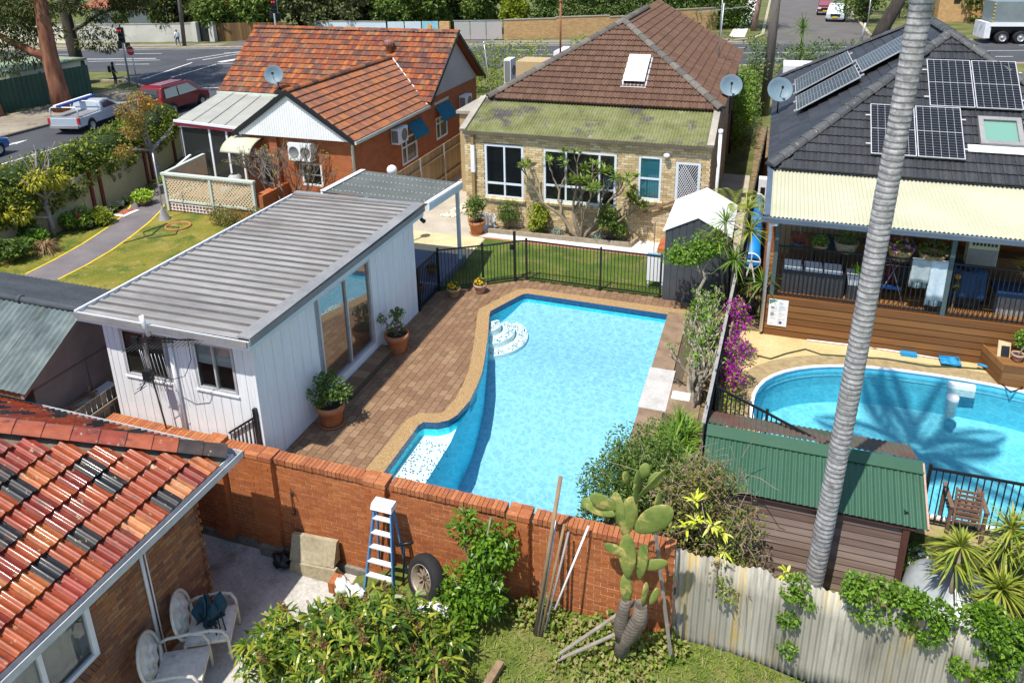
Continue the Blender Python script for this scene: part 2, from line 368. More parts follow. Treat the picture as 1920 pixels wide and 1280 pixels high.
def tilemesh(name, w, l, m, rolls=2, amp=.022, th=.018, seg=5):
 """one roof tile in its own frame: x across, y up the slope, z out"""
 mb = MB(); n = rolls*seg; vs = []; gap = .004
 def prof(t): return amp*max(0., math.sin(t*rolls*2*math.pi-.6))
 for y, lift in ((-.03, th+.012), (l, .0)):
  for i in range(n+1): t = i/n; vs.append((gap+(w-2*gap)*t-w/2, y-l/2, lift+prof(t)))
 for i in range(n+1): t = i/n; vs.append((gap+(w-2*gap)*t-w/2, -.03-l/2, -.005))
 fs = [(i, i+1, n+1+i+1, n+1+i) for i in range(n)]+[(2*(n+1)+i, 2*(n+1)+i+1, i+1, i) for i in range(n)]
 mb.smooth = True; mb.add(vs, fs[:n]); mb.smooth = False; mb.add(vs, fs[n:])
 return mb.mesh(name, m)
def lay_tiles(parent, o, u, v, nu, nv, w, l, m, clip=None, limit=300, name='roof_tile', rest='roof_tiling', key=None, rolls=2, amp=.022, th=.018, seed=1, jit=.004, seg=5):
 places, o, u, v, nn = tilegrid(o, u, v, nu, nv, w, l, clip)
 cen = [(o+u*((i+.5)*w)+v*((j+.5)*l)) for i, j in places]
 order = sorted(range(len(cen)), key=(lambda q: key(cen[q])) if key else (lambda q: q)); me = tilemesh(name, w, l, m, rolls, amp, th, seg)
 R = Matrix((v.cross(nn), v, nn)).transposed(); e = R.to_euler(); rn = random.Random(seed)
 for q in order[:limit]: piece(name, me, cen[q]+nn*rn.uniform(0, jit), parent, e)
 rem = order[limit:]
 if rem:
  nv_ = len(me.vertices); co = np.empty(nv_*3, np.float32); me.vertices.foreach_get('co', co); co = co.reshape(-1, 3) @ np.array(R).T
  C = np.array([cen[q]+nn*rn.uniform(0, jit) for q in rem]); V = (C[:, None]+co[None]).reshape(-1, 3)
  f = np.array([p.vertices[:] for p in me.polygons]); F = (np.arange(len(rem))[:, None, None]*nv_+f[None]).reshape(-1, 4)
  npobj(rest, V, F, m, parent, kind='stuff')
def window(parent, axis, c, u0, u1, z0, z1, fm, gm, mull=(), trans=(), fw=.06, out=-1, name='window', depth=.07, proud=.02):
 """framed window in the plane axis=c; out: sign of the outward normal along the plane's axis"""
 w = MB(); a, b = c+out*proud, c-out*(depth-proud)
 def bx(mb, ua, ub, za, zb, p, q):
  if axis == 'x': mb.box(ua, min(p, q), za, ub, max(p, q), zb)
  else: mb.box(min(p, q), ua, za, max(p, q), ub, zb)
 for ua, ub, za, zb in [(u0, u0+fw, z0, z1), (u1-fw, u1, z0, z1), (u0+fw, u1-fw, z0, z0+fw), (u0+fw, u1-fw, z1-fw, z1)]: bx(w, ua, ub, za, zb, a, b)
 us = [u0+fw]+list(mull)+[u1-fw]; zs = [z0+fw]+list(trans)+[z1-fw]
 for m in mull: bx(w, m-fw*.4, m+fw*.4, z0+fw, z1-fw, a-out*.004, b)
 for t in trans: bx(w, u0+fw, u1-fw, t-fw*.4, t+fw*.4, a-out*.006, b)
 f = w.build(name, fm, parent)
 for i in range(len(us)-1):
  for j in range(len(zs)-1):
   g = MB(); q = c-out*.025; bx(g, us[i]+.002, us[i+1]-.002, zs[j]+.002, zs[j+1]-.002, q, q-out*.008); g.build('pane', gm, f)
 return f
# materials
m_grass = mat('grass_dry', [(.055, .075, .016), (.11, .125, .03), (.19, .165, .055)], scale=.5, rough=.95, var=.35, vscale=9, bump=.6, bscale=60, stain=[((.2, .17, .075), .9, .55, .75)])
m_lawn = mat('lawn_mown', [(.055, .10, .008), (.085, .135, .012), (.15, .165, .03)], scale=1.3, rough=.95, var=.4, vscale=22, bump=.8, bscale=90, stain=[((.2, .16, .06), 1.6, .53, .7), ((.05, .09, .01), .7, .5, .66)])
m_lawn2 = mat('lawn_yellowing', [(.12, .14, .012), (.19, .175, .02), (.27, .22, .045)], scale=1.1, rough=.95, var=.4, vscale=18, bump=.8, bscale=80, stain=[((.075, .115, .01), .8, .5, .62), ((.3, .24, .1), 2.6, .56, .7)])
m_soil = mat('soil', [(.10, .07, .04), (.2, .145, .075), (.27, .2, .1)], scale=4, rough=1, var=.3, bump=.8, bscale=50)
m_asph = mat('asphalt', [(.05, .052, .06), (.075, .077, .083)], scale=.4, rough=.9, var=.2, vscale=60, stain=[((.1, .1, .1), .3, .6, .8)])
m_asph2 = mat('side_street_asphalt', [(.1, .092, .085), (.14, .125, .115)], scale=.5, rough=.9, var=.15, vscale=50)
m_paint = mat('road_paint', [(.62, .62, .6), (.75, .75, .73)], scale=3, rough=.7, var=.12)
m_ypaint = mat('yellow_edge_paint', [(.62, .42, .02), (.78, .55, .04)], scale=3, rough=.7)
m_kerb = mat('kerb_concrete', [(.33, .28, .2), (.45, .39, .29)], scale=1.5, rough=.9)
m_kerb2 = mat('dark_kerb', [(.1, .085, .075), (.17, .145, .12)], scale=1.5, rough=.9)
m_conc = mat('concrete_path', [(.38, .33, .26), (.5, .45, .37)], scale=1.2, rough=.9, var=.15, stain=[((.22, .19, .15), .8, .6, .85)])
m_concw = mat('pale_concrete', [(.62, .58, .52), (.74, .71, .66)], scale=2, rough=.85, var=.1)
m_sand = mat('beige_paving', [(.55, .43, .24), (.65, .52, .31)], scale=1.5, rough=.9, var=.12)
m_yard = mat('yard_concrete', [(.3, .29, .27), (.44, .42, .39), (.52, .5, .47)], scale=.9, rough=.92, var=.2, vscale=18, bump=.25, stain=[((.1, .09, .07), 1.1, .55, .78), ((.13, .13, .07), 3, .64, .8)])
m_poolfloor = mat('pool_paint', [(.23, .52, .7), (.31, .6, .77)], scale=7, rough=.6, var=.1, vscale=30, bump=1., bscale=11)  # fine colour mottling stands in for rippled caustic light on the floor
m_poolwall = mat('pool_wall_scatter_blue', [(.05, .76, .97), (.07, .82, 1.)], scale=1.5, rough=.6, var=.05)  # floor paint made bluer and brighter to stand for light scattered in water
m_pool2 = mat('vinyl_pool_liner', [(.1, .55, .74), (.14, .62, .8)], scale=2, rough=.5, var=.06, stain=[((.09, .3, .35), 5, .74, .82)])
m_mosaic = mat('waterline_mosaic', [(.006, .02, .07), (.01, .06, .16), (.03, .14, .28), (.008, .03, .09)], 'noise', scale=40, rough=.25, var=.3, vscale=60)
m_pebble = mat('pebble_coping', [(.24, .14, .055), (.37, .23, .1), (.48, .34, .18)], scale=45, rough=.8, var=.3, vscale=90, bump=.6, bscale=90)
m_coping2 = mat('brown_concrete_coping', [(.19, .125, .08), (.3, .21, .14)], scale=3, rough=.9, var=.25, vscale=40)
m_paver = mat('brick_paver', [(.2, .115, .062), (.235, .135, .074), (.215, .125, .072), (.25, .155, .088), (.19, .11, .062), (.235, .145, .082), (.275, .175, .1)], 'object', rough=.9, var=.2, vscale=25)
m_paver2 = mat('brick_paver_far', [(.2, .115, .062), (.235, .135, .074), (.215, .125, .072), (.25, .155, .088), (.19, .11, .062)], 'island', rough=.9, var=.2, vscale=25)
m_joint = mat('sand_joint', (.1, .075, .05), rough=1, var=.2)
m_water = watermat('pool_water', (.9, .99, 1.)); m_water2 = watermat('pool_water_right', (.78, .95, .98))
m_mosaicw = mat('step_mosaic', [(.78, .88, .9), (.84, .93, .95)], rough=.4, var=.05)
m_navy = mat('navy_mosaic_tile', (.01, .03, .08), rough=.3, var=.1)
m_white = mat('white_paint', [(.76, .77, .79), (.82, .83, .84)], scale=1.5, rough=.55, var=.04)
m_pdeck = mat('pool_deck_concrete', [(.55, .38, .17), (.66, .48, .25)], scale=1.1, rough=.9, var=.15, stain=[((.3, .22, .12), 1.5, .6, .8)])
m_aggr = mat('aggregate_edge', [(.27, .2, .1), (.4, .31, .17)], scale=6, rough=.9, var=.3, vscale=60)
m_roof_concrete = mat('verge_concrete', [(.2, .17, .13), (.33, .28, .21)], scale=.5, rough=.95, var=.2, stain=[((.12, .1, .075), 1.1, .55, .7)])
# ground
POOL = [(-6.22, 19.31), (-2.12, 19.2), (-2.15, 10.3), (-6.56, 10.3), (-6.56, 12.55), (-6.5, 12.67), (-6.2, 12.74), (-6.0, 12.9), (-5.9, 13.15),
  (-5.84, 13.72), (-5.9, 14.3), (-6.0, 14.95), (-6.16, 15.54), (-6.38, 16.29), (-6.62, 17.05), (-6.84, 17.7), (-6.9, 17.95), (-6.78, 18.25), (-6.42, 19.1), (-6.34, 19.25)]
def superell(cx, cy, a, b, n=48, e=2.4):
 r = []
 for k in range(n):
  t = 2*math.pi*k/n; c, s = math.cos(t), math.sin(t)
  r.append((cx+a*math.copysign(abs(c)**(2/e), c), cy+b*math.copysign(abs(s)**(2/e), s)))
 return r
POOL2 = superell(4.2, 15.4, 3.95, 2.55)
def grow(poly, d):
 n = len(poly); out = []; area = sum(poly[i][0]*poly[(i+1) % n][1]-poly[(i+1) % n][0]*poly[i][1] for i in range(n)); s = 1 if area > 0 else -1
 for i in range(n):
  p, q, r = Vector(poly[i-1]), Vector(poly[i]), Vector(poly[(i+1) % n]); a = (q-p).normalized(); b = (r-q).normalized()
  n1 = Vector((a.y, -a.x))*s; n2 = Vector((b.y, -b.x))*s; m = (n1+n2); m = m/max(m.length_squared, .5)*2
  out.append((q.x+m.x*d, q.y+m.y*d))
 return out
HOLE1 = [(-7.0, 10.25), (-1.75, 10.25), (-1.75, 19.5), (-7.0, 19.5)]
g = MB()
outer = [(-700, 13.0), (-12.62, 13.0), (-12.62, 10.2), (-.6, 10.2), (-.6, 12.35), (700, 12.35), (700, 1500), (-700, 1500)]
g.tess([outer, HOLE1, grow(POOL2, .03)], -.012)
for a, b, zl in [((-700, 13.), (-12.62, 13.), -1.75), ((-12.62, 13.), (-12.62, 10.2), -1.75), ((-.6, 10.2), (-.6, 12.35), -.95), ((-.6, 12.35), (700, 12.35), -.95)]:
 g.poly([(*a, zl), (*b, zl), (*b, -.012), (*a, -.012)])
g.poly([(-700, -60, -1.75), (700, -60, -1.75), (700, 10.2, -1.75), (-.6, 10.2, -1.75), (-12.62, 10.2, -1.75), (-12.62, 13, -1.75), (-700, 13, -1.75)])
g.poly([(-.6, 10.2, -.95), (700, 10.2, -.95), (700, 12.35, -.95), (-.6, 12.35, -.95)])
g.poly([(-.6, 10.2, -1.75), (700, 10.2, -1.75), (700, 10.2, -.95), (-.6, 10.2, -.95)])
struct(g, 'ground', m_grass)
struct(MB().poly([(-13.5, -3, -1.742), (-4.9, -3, -1.742), (-4.9, 5.6, -1.742), (-4.3, 8.2, -1.742), (-4.1, 10.05, -1.742), (-13.5, 10.05, -1.742)]), 'yard_paving', m_yard)
# the near pool
COPE = grow(POOL, .34)
COPE[1] = (-1.6, 19.6); COPE[2] = (-1.6, 10.26); COPE[3] = (-6.95, 10.26)
cp = MB(); n = len(POOL)
cp.tess([COPE, POOL], .014)
for i in range(n):
 a, b = COPE[i], COPE[(i+1) % n]; cp.poly([(*a, -.03), (*b, -.03), (*b, .014), (*a, .014)])
pool = thing('swimming_pool', 'large pale blue in-ground pool with pebble coping beside the white shed', 'swimming pool', (-4.2, 15, 0))
cp2 = MB(); cp2.box(-2.13, 16.3, .016, -1.6, 19.3, .05); cp2.box(-2.13, 10.3, .016, -1.6, 14.55, .05)
cp.build('coping', m_pebble, pool)
cp2.multi('edge_slab', m_coping2, pool)
MB().box(-2.16, 14.56, .016, -1.55, 16.29, .055).build('cover_slab', mat('grey_skimmer_slab', [(.42, .4, .38), (.52, .5, .48)], scale=3, rough=.9), pool)
sk = MB().box(-1.545, 14.5, -.2, -.85, 15.72, .052).build('skimmer_box', m_coping2, pool)
MB().box(-1.5, 15.1, .054, -1.1, 15.42, .066).build('lid', m_white, sk)
tl = MB(); bw = MB(); bf = MB()
def pdepth(x, y):
 t = min(1, max(0, (17.0-y)/4.2)); t = t*t*(3-2*t); f = min(1, max(0, (y-17.6)/1.6)); return -.6-1.1*t+.34*f*f
for i in range(n):
 a, b = POOL[i], POOL[(i+1) % n]
 tl.poly([(*b, .014), (*a, .014), (*a, -.16), (*b, -.16)])
POOLF = POOL[:3]+[(-5.72, 10.3), (-5.76, 12.4), (-5.84, 13.0)]+POOL[9:]
for i in range(len(POOLF)):
 a, b = POOLF[i], POOLF[(i+1) % len(POOLF)]; k = 6
 for j in range(k):
  p = tuple(a[q]+(b[q]-a[q])*j/k for q in (0, 1)); r = tuple(a[q]+(b[q]-a[q])*(j+1)/k for q in (0, 1))
  bw.poly([(*r, -.16), (*p, -.16), (*p, pdepth(*p)), (*r, pdepth(*r))])
inner = POOLF
ys = [10.3+.25*k for k in range(40)]
pts = [Vector((x, y)) for x, y in inner]
from mathutils.geometry import intersect_point_line
def xspan(y):
 xs = []
 for i in range(len(inner)):
  (x0, y0), (x1, y1) = inner[i], inner[(i+1) % len(inner)]
  if (y0 <= y < y1) or (y1 <= y < y0): xs.append(x0+(x1-x0)*(y-y0)/(y1-y0))
 return (min(xs), max(xs)) if xs else None
yy = np.linspace(10.305, 19.4, 48); bf.smooth = True
for k in range(47):
 s0, s1 = xspan(min(19.15, yy[k])), xspan(min(19.15, yy[k+1]))
 if s0 and s1: bf.add([(s0[0]-.02, yy[k], pdepth(0, yy[k])), (s0[1]+.02, yy[k], pdepth(0, yy[k])), (s1[1]+.02, yy[k+1], pdepth(0, yy[k+1])), (s1[0]-.02, yy[k+1], pdepth(0, yy[k+1]))], [(0, 1, 2, 3)])
tl.build('waterline_tiles', m_mosaic, pool); bw.build('basin_wall', m_poolwall, pool); bf.build('basin_floor', m_poolfloor, pool)
# the shallow ledge with navy mosaic dots
led = MB(); led.ext([(x, y, -1.7) for x, y in [(-6.56, 10.3), (-5.73, 10.3), (-5.77, 12.4), (-5.85, 13.0), (-5.86, 13.3), (-5.9, 13.15), (-6.0, 12.9), (-6.2, 12.74), (-6.5, 12.67), (-6.56, 12.55)]], (0, 0, 1.37)); led.build('shallow_ledge', m_mosaicw, pool)
lw_ = MB()
for i in range(2, 10):
 a, b = POOL[i], POOL[(i+1) % n]; lw_.poly([(*b, -.16), (*a, -.16), (*a, -.34), (*b, -.34)])
lw_.build('ledge_wall', m_poolwall, pool)
rl = random.Random(4); dots = MB()
for i in range(11):
 for j in range(26):
  x = -6.47+i*.068+rl.uniform(-.03, .03); y = 10.35+j*.085+rl.uniform(-.03, .03)
  if rl.random() < .62: dots.box(x, y, -.328, x+.028, y+.028, -.322)
dots.build('mosaic_dots', m_navy, pool, kind='stuff')
# rounded entry steps in the far corner
for r, z in ((.4, -.16), (.78, -.34), (1.14, -.5)):
 sp = MB(); c = Vector((-6.85, 17.5)); arc = [c+Vector((math.cos(a), math.sin(a)))*r for a in np.linspace(-1.2, 1.05, 18)]
 poly = [(-6.95, 17.5)]+[(p.x, p.y) for p in arc]; sp.ext([(*p, -.9) for p in poly], (0, 0, z+.9))
 so = sp.build('pool_step', m_mosaicw, pool); dm = MB()
 for k in range(int(60*r)):
  a = rl.uniform(-1.15, 1.0); q = c+Vector((math.cos(a), math.sin(a)))*rl.uniform(r*.9-.16, r*.97)
  dm.box(q.x, q.y, z+.002, q.x+.03, q.y+.03, z+.006)
 dm.build('mosaic_dots', m_navy, so, kind='stuff')
MB().lathe([(.0, -.53), (.1, -.53), (.13, -.56), (.13, -.6)], (-4.3, 19.0, -.02), 20).build('drain_cover', m_white, pool)
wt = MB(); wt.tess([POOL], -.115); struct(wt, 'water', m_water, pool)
# brick paving of the terrace
terr = MB(); FL = [(-8.82, 18.7), (-7.69, 19.42), (-6.87, 20.0), (-6.55, 20.14), (-1.2, 20.14)]
TP = [(-8.9, 10.2), (-6.96, 10.2)]+[p for p in COPE[3:5]]
terrace = thing('brick_terrace', 'red brown brick paving between the white shed and the pool', 'paving', (-8, 12, 0)); terrace['kind'] = 'structure'
tm = MB(); tm.tess([[(-8.9, 10.1), (-1.0, 10.1), (-1.0, 20.14)]+FL[::-1][1:]+[(-8.9, 18.6)], POOL], -.004); tm.build('joint_bed', m_joint, terrace)
from mathutils.geometry import intersect_point_line as _ipl
def inpoly(x, y, P):
 c = False
 for i in range(len(P)):
  (x0, y0), (x1, y1) = P[i], P[(i+1) % len(P)]
  if (y0 > y) != (y1 > y) and x < (x1-x0)*(y-y0)/(y1-y0)+x0: c = not c
 return c
FP = [(-8.86, 10.1), (-1.2, 10.1), (-1.2, 20.14), (-6.55, 20.14), (-6.87, 20.0), (-7.69, 19.42), (-8.82, 18.7)]
cells = []; PW, PLn = .172, .232
for i in range(46):
 x = -8.86+PW*i
 for j in range(46):
  y = 10.12+PLn*j-(PLn/2 if i % 2 else 0)
  cx, cyy = x+PW/2, y+PLn/2
  if inpoly(cx, cyy, FP) and not inpoly(cx, cyy, grow(POOL, .3)) and not (cx > -2.6 and cyy < 19.3) and cyy > 10.36: cells.append((cx, cyy))
cells.sort(key=lambda c: c[1]-c[0]*.2)
pm = MB().box(-PW/2+.005, -PLn/2+.005, -.02, PW/2-.005, PLn/2-.005, .006).mesh('paver', m_paver); rp_ = random.Random(3)
for c in cells[:300]: piece('paver', pm, (c[0], c[1], rp_.uniform(-.002, .003)), terrace, (rp_.uniform(-.006, .006), rp_.uniform(-.006, .006), rp_.uniform(-.012, .012)))
scatter_boxes('paving_field', [(c[0], c[1], -.007+rp_.uniform(-.002, .003)) for c in cells[300:]], (PW-.01, PLn-.01, .026), m_paver2, terrace, kind='stuff')
# lawn, paths
struct(MB().tess([[(-8.85, 18.78), (-7.69, 19.5), (-6.87, 20.1), (-6.55, 20.2), (-2.4, 20.2), (-2.4, 23.0), (-8.95, 23.0), (-8.85, 21.0)]], .012), 'lawn', m_lawn)
struct(MB().poly([(-9.05, 23.0, .012), (-2.4, 23.0, .012), (-2.4, 23.12, .012), (-9.05, 23.12, .012)]), 'brick_edging', mat('edging_red', [(.3, .1, .06), (.42, .17, .1)], scale=9, rough=.9))
struct(MB().poly([(-9.6, 23.12, .016), (-1.6, 23.12, .016), (-1.6, 24.3, .016), (-9.6, 24.3, .016)]), 'concrete_strip', m_concw)
struct(MB().poly([(-14, 17.3, .004), (-8.9, 17.3, .004), (-8.95, 23.12, .004), (-9.6, 24.3, .004), (-10.1, 24.4, .004), (-10.2, 34, .004), (-14, 34, .004)]), 'path_beside_house', m_conc)
struct(MB().poly([(-13, 21.1, .01), (-8.92, 21.1, .01), (-9.0, 23.0, .01), (-13, 23.0, .01)]), 'beige_path', m_sand)
struct(MB().box(-12.3, 17.32, 0, -8.86, 21.0, .22), 'carport_floor', mat('blue_grey_deck_paint', [(.09, .115, .17), (.13, .155, .22)], scale=1.5, rough=.7))
# pebble strip near the house corner
pb = []; rb = random.Random(9)
for k in range(420):
 t = rb.random(); x = -11.1+t*1.0+rb.uniform(-.28, .28); y = 24.6+t*4.2; pb.append((x, y, .03))
npb = MB();
for (x, y, z) in pb: s = rb.uniform(.04, .075); npb.ball((x, y, z), s, 5, (1, 1, .6))
npb.build('pebbles', mat('river_pebbles', [(.75, .66, .48), (.85, .8, .66), (.6, .48, .3), (.9, .86, .75)], 'island', rough=.8), None, label='cream river pebbles along the path by the brick house', cat='pebbles', kind='stuff')
# right-hand property: deck round the oval pool
struct(MB().tess([[(-.45, 12.4), (12, 12.4), (12, 18.95), (-.45, 18.95)], POOL2], .0), 'pool_surround', m_pdeck)
struct(MB().tess([[p for p in grow(POOL2, .55)], POOL2], .006), 'aggregate_band', m_aggr)
struct(MB().poly([(-1.42, 10.3, .0), (-.6, 10.3, .0), (-.42, 20.1, .0), (-1.3, 20.1, .0)]), 'garden_bed_soil', m_soil)
struct(MB().poly([(-.45, 18.95, .002), (.2, 18.95, .002), (.2, 42, .002), (-.45, 42, .002)]), 'dirt_side_passage', m_soil)
struct(MB().poly([(-1.6, 22.6, .006), (-.5, 22.6, .006), (-.5, 33, .006), (-1.6, 33, .006)]), 'concrete_side_path', m_conc)
pool2 = thing('oval_swimming_pool', 'oval bright blue pool with white rim beside the timber deck', 'swimming pool', (4.2, 15.4, 0))
rim = MB(); a = grow(POOL2, .055); b = grow(POOL2, -.02); k = len(a)
for i in range(k):
 j = (i+1) % k; rim.hexa([(*a[i], .0), (*a[j], .0), (*b[j], .0), (*b[i], .0), (*a[i], .035), (*a[j], .035), (*b[j], .035), (*b[i], .035)])
rim.build('rim', m_white, pool2)
bs = MB(); bs.smooth = True; rings = [(0, .03), (0, -.5), (-.06, -.95), (-.45, -1.12), (-1.1, -1.2)]
for r0, r1 in zip(rings[:-1], rings[1:]):
 bs.cur = int(r0[1] < -.6)
 A, B = grow(POOL2, r0[0]), grow(POOL2, r1[0])
 for i in range(k): j = (i+1) % k; bs.add([(*A[j], r0[1]), (*A[i], r0[1]), (*B[i], r1[1]), (*B[j], r1[1])], [(0, 1, 2, 3)])
bs.smooth = False; bs.cur = 1; bs.tess([grow(POOL2, -1.1)], -1.2); bs.build('liner', [m_pool2, mat('pool_floor_liner', [(.2, .62, .76), (.27, .68, .82)], scale=3, rough=.5, var=.08, bump=.8, bscale=12)], pool2)
rg = MB(); A = grow(POOL2, -.006); B = grow(POOL2, -.014)
for i in range(k): j = (i+1) % k; rg.poly([(*A[j], -.2), (*A[i], -.2), (*B[i], -.24), (*B[j], -.24)])
rg.build('liner_bead', mat('liner_seam', (.25, .6, .75), rough=.5, var=.05), pool2)
MB().box(4.55, 17.72, -.3, 5.1, 17.86, -.02).build('skimmer', m_white, pool2)
MB().lathe([(.0, .03), (.09, .03), (.13, 0), (.13, -.12), (.1, -.35), (.1, -.5)], (4.55, 17.25, -.06), 16).build('chlorine_float', m_white, pool2)
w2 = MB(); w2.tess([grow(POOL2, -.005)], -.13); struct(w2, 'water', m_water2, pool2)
lf = MB(); rr = random.Random(8)
for c0, s in (((3.2, 14.35), .6), ((4.9, 14.0), .45), ((3.0, 14.9), .5)):
 for q in range(26):
  x, y = c0[0]+rr.gauss(0, s*.45), c0[1]+rr.gauss(0, s*.25); a = rr.random()*6.3; l = rr.uniform(.03, .09)
  lf.poly([(x, y, -1.19), (x+math.cos(a)*l-.015, y+math.sin(a)*l, -1.19), (x+math.cos(a)*l*1.6, y+math.sin(a)*l*1.6, -1.185), (x+math.cos(a)*l+.015, y+math.sin(a)*l, -1.19)])
for q in range(150):
 x, y = rr.uniform(1.2, 7.2), rr.uniform(13.4, 17.2); a = rr.random()*6.3; l = rr.uniform(.015, .04)
 lf.poly([(x, y, -1.188), (x+math.cos(a)*l-.01, y+math.sin(a)*l, -1.188), (x+math.cos(a)*l*1.6, y+math.sin(a)*l*1.6, -1.185)])
lf.build('sunken_leaves', mat('wet_leaves', (.03, .045, .02), rough=.7), pool2, kind='stuff')
# left garden: lawn and asphalt path with yellow edges
LL = [(-20.69, 16.0), (-20.75, 17.2), (-20.95, 18.4), (-21.3, 19.7), (-21.75, 21.0), (-22.2, 22.0), (-22.6, 22.7)]
LR = [(-22.0, 16.0), (-22.1, 17.2), (-22.35, 18.6), (-22.75, 20.0), (-23.2, 21.2), (-23.7, 22.1), (-24.2, 22.7)]
struct(MB().tess([[(-23.6, 12.5), (-13.5, 12.5), (-13.5, 22.3), (-22.4, 22.3), (-24.6, 22.9), (-23.9, 19)]], .002), 'back_lawn', m_lawn2)
pa = MB(); ye = MB()
for i in range(len(LL)-1):
 a, b, c, d = LL[i], LL[i+1], LR[i+1], LR[i]; pa.poly([(*a, .008), (*b, .008), (*c, .008), (*d, .008)])
 for P_, s in ((LL, .07), (LR, -.07)): ye.poly([(*P_[i], .013), (P_[i][0]+s, P_[i][1], .013), (P_[i+1][0]+s, P_[i+1][1], .013), (*P_[i+1], .013)] if s > 0 else [(P_[i][0]+s, P_[i][1], .013), (*P_[i], .013), (*P_[i+1], .013), (P_[i+1][0]+s, P_[i+1][1], .013)])
pa.poly([(-20.69, 16.0, .008), (-22, 16, .008), (-21.9, 12.6, .008), (-20.6, 12.6, .008)])
pa.poly([(-22.6, 22.7, .008), (-24.2, 22.7, .008), (-25, 27, .008), (-22.6, 27, .008)][::-1])
pth = struct(pa, 'garden_path', mat('worn_asphalt_path', [(.13, .115, .12), (.19, .17, .17)], scale=1.2, rough=.92, var=.2, vscale=30)); ye.build('yellow_edge_line', m_ypaint, pth)
# streets
RD = Vector((.9615, .2747, 0)); RN = Vector((-RD.y, RD.x, 0)); RO = Vector((-24.6, 69.6, 0))     # main road: far kerb line through RO
def RP(s, t, z): p = RO+RD*s+RN*t; return (p.x, p.y, z)
road = struct(MB().poly([RP(-260, -13.2, .004), RP(260, -13.2, .004), RP(260, 0, .004), RP(-260, 0, .004)]), 'main_road', m_asph)
sr = struct(MB().poly([(-39.2, -20, .008), (-28.2, -20, .008), (-28.2, 52, .008), (-33, 58, .008), (-52, 52, .008), (-46.5, 45.0, .008), (-41.5, 42.5, .008), (-39.6, 38, .008)]), 'side_road', m_asph)
def stripe(name, pts, w, par, z=.016, m=m_paint):
 mb = MB()
 for a, b in pts:
  a, b = Vector((*a[:2], z)), Vector((*b[:2], z)); d = (b-a).normalized(); q = Vector((-d.y, d.x, 0))*w/2; mb.poly([a-q, b-q, b+q, a+q])
 return mb.build(name, m, par)
stripe('lane_dash', [(RP(s, -3.3, 0), RP(s+3, -3.3, 0)) for s in range(-80, 60, 9)], .14, road, .009)
stripe('lane_dash', [(RP(s+2, -9.6, 0), RP(s+5, -9.6, 0)) for s in range(-80, 60, 9)], .14, road, .009)
stripe('centre_line', [(RP(-80, -6.3, 0), RP(-31, -6.3, 0)), (RP(-80, -6.6, 0), RP(-31, -6.6, 0)), (RP(2, -6.4, 0), RP(60, -6.4, 0))], .12, road, .009)
stripe('edge_line', [(RP(-70, -.5, 0), RP(60, -.5, 0))], .1, road, .009)
stripe('turn_line', [(G(268, 149), G(360, 118)), (G(320, 146), G(405, 121)), (G(350, 113), G(457, 96)), (G(380, 113), G(450, 101))], .16, road, .013)
stripe('stop_line', [(G(412, 117), G(448, 111))], .7, road, .013)
stripe('near_lane_line', [(G(165, 116), G(300, 113)), (G(210, 145), G(262, 145)), (G(380, 165), G(412, 165))], .14, road, .013)
stripe('edge_stripe', [((-34.6, 20), (-34.6, 36))], .13, sr, .013)
aw = MB(); p = G(25, 279)
for q in ([(0, 0), (-.22, -.9), (0, -.75), (.22, -.9)], [(-.07, -.75), (-.07, -2.4), (.07, -2.4), (.07, -.75)]): aw.poly([(p.x-.9+x, p.y+1.6+y, .013) for x, y in q][::-1])
aw.build('turn_arrow', m_paint, sr)
kb = MB(); kb.box(-39.45, -20, 0, -39.2, 37.5, .14); struct(kb, 'left_kerb', m_kerb2)
kb = MB(); prev = None
for a, b in (((-39.3, 37.5), (-39.9, 40.5)), ((-39.9, 40.5), (-41.6, 42.6)), ((-41.6, 42.6), (-46.4, 44.8)), ((-46.4, 44.8), (-60, 41))): kb.bar((*a, .07), (*b, .07), .25, .14)
struct(kb, 'corner_kerb', m_kerb)
kb = MB(); kb.hexa([RP(-260, 0, 0), RP(23, 0, 0), RP(23, .35, 0), RP(-260, .35, 0), RP(-260, 0, .13), RP(23, 0, .13), RP(23, .35, .13), RP(-260, .35, .13)])
kb.hexa([RP(36, 0, 0), RP(260, 0, 0), RP(260, .35, 0), RP(36, .35, 0), RP(36, 0, .13), RP(260, 0, .13), RP(260, .35, .13), RP(36, .35, .13)])
struct(kb, 'far_kerb', m_kerb)
kb = MB(); kb.hexa([RP(2, -13.5, 0), RP(200, -13.5, 0), RP(200, -13.2, 0), RP(2, -13.2, 0), RP(2, -13.5, .13), RP(200, -13.5, .13), RP(200, -13.2, .13), RP(2, -13.2, .13)]); struct(kb, 'near_kerb', m_kerb)
fp = MB(); fp.poly([RP(-260, 1.6, .02), RP(22, 1.6, .02), RP(22, 3.4, .02), RP(-260, 3.4, .02)]); struct(fp, 'footpath', mat('footpath_grey', [(.2, .175, .15), (.28, .25, .21)], scale=.7, rough=.9))
dr = MB(); dr.poly([RP(-29, .3, .026), RP(-24, .3, .026), RP(-25, 5.5, .026), RP(-28, 5.5, .026)]); dr.poly([RP(-5.6, .3, .026), RP(-.3, .3, .026), RP(-1.8, 4.2, .026), RP(-4.6, 4.2, .026)]); struct(dr, 'driveways', m_asph2)
stt = struct(MB().poly([(-.9, 75.0, .01), (8.6, 77.5, .01), (8.9, 400, .01), (-1.3, 400, .01)]), 'far_side_street', m_asph2)
kb = MB(); kb.box(-1.4, 82, 0, -1.1, 400, .13); kb.box(8.7, 84, 0, 9.0, 400, .13)
for s, e in (((-1.25, 82), (-2.0, 79)), ((-2.0, 79), (-4.5, 76)), ((8.85, 84), (9.6, 81.5)), ((9.6, 81.5), (12, 80.2))): kb.bar((*s, .065), (*e, .065), .3, .13)
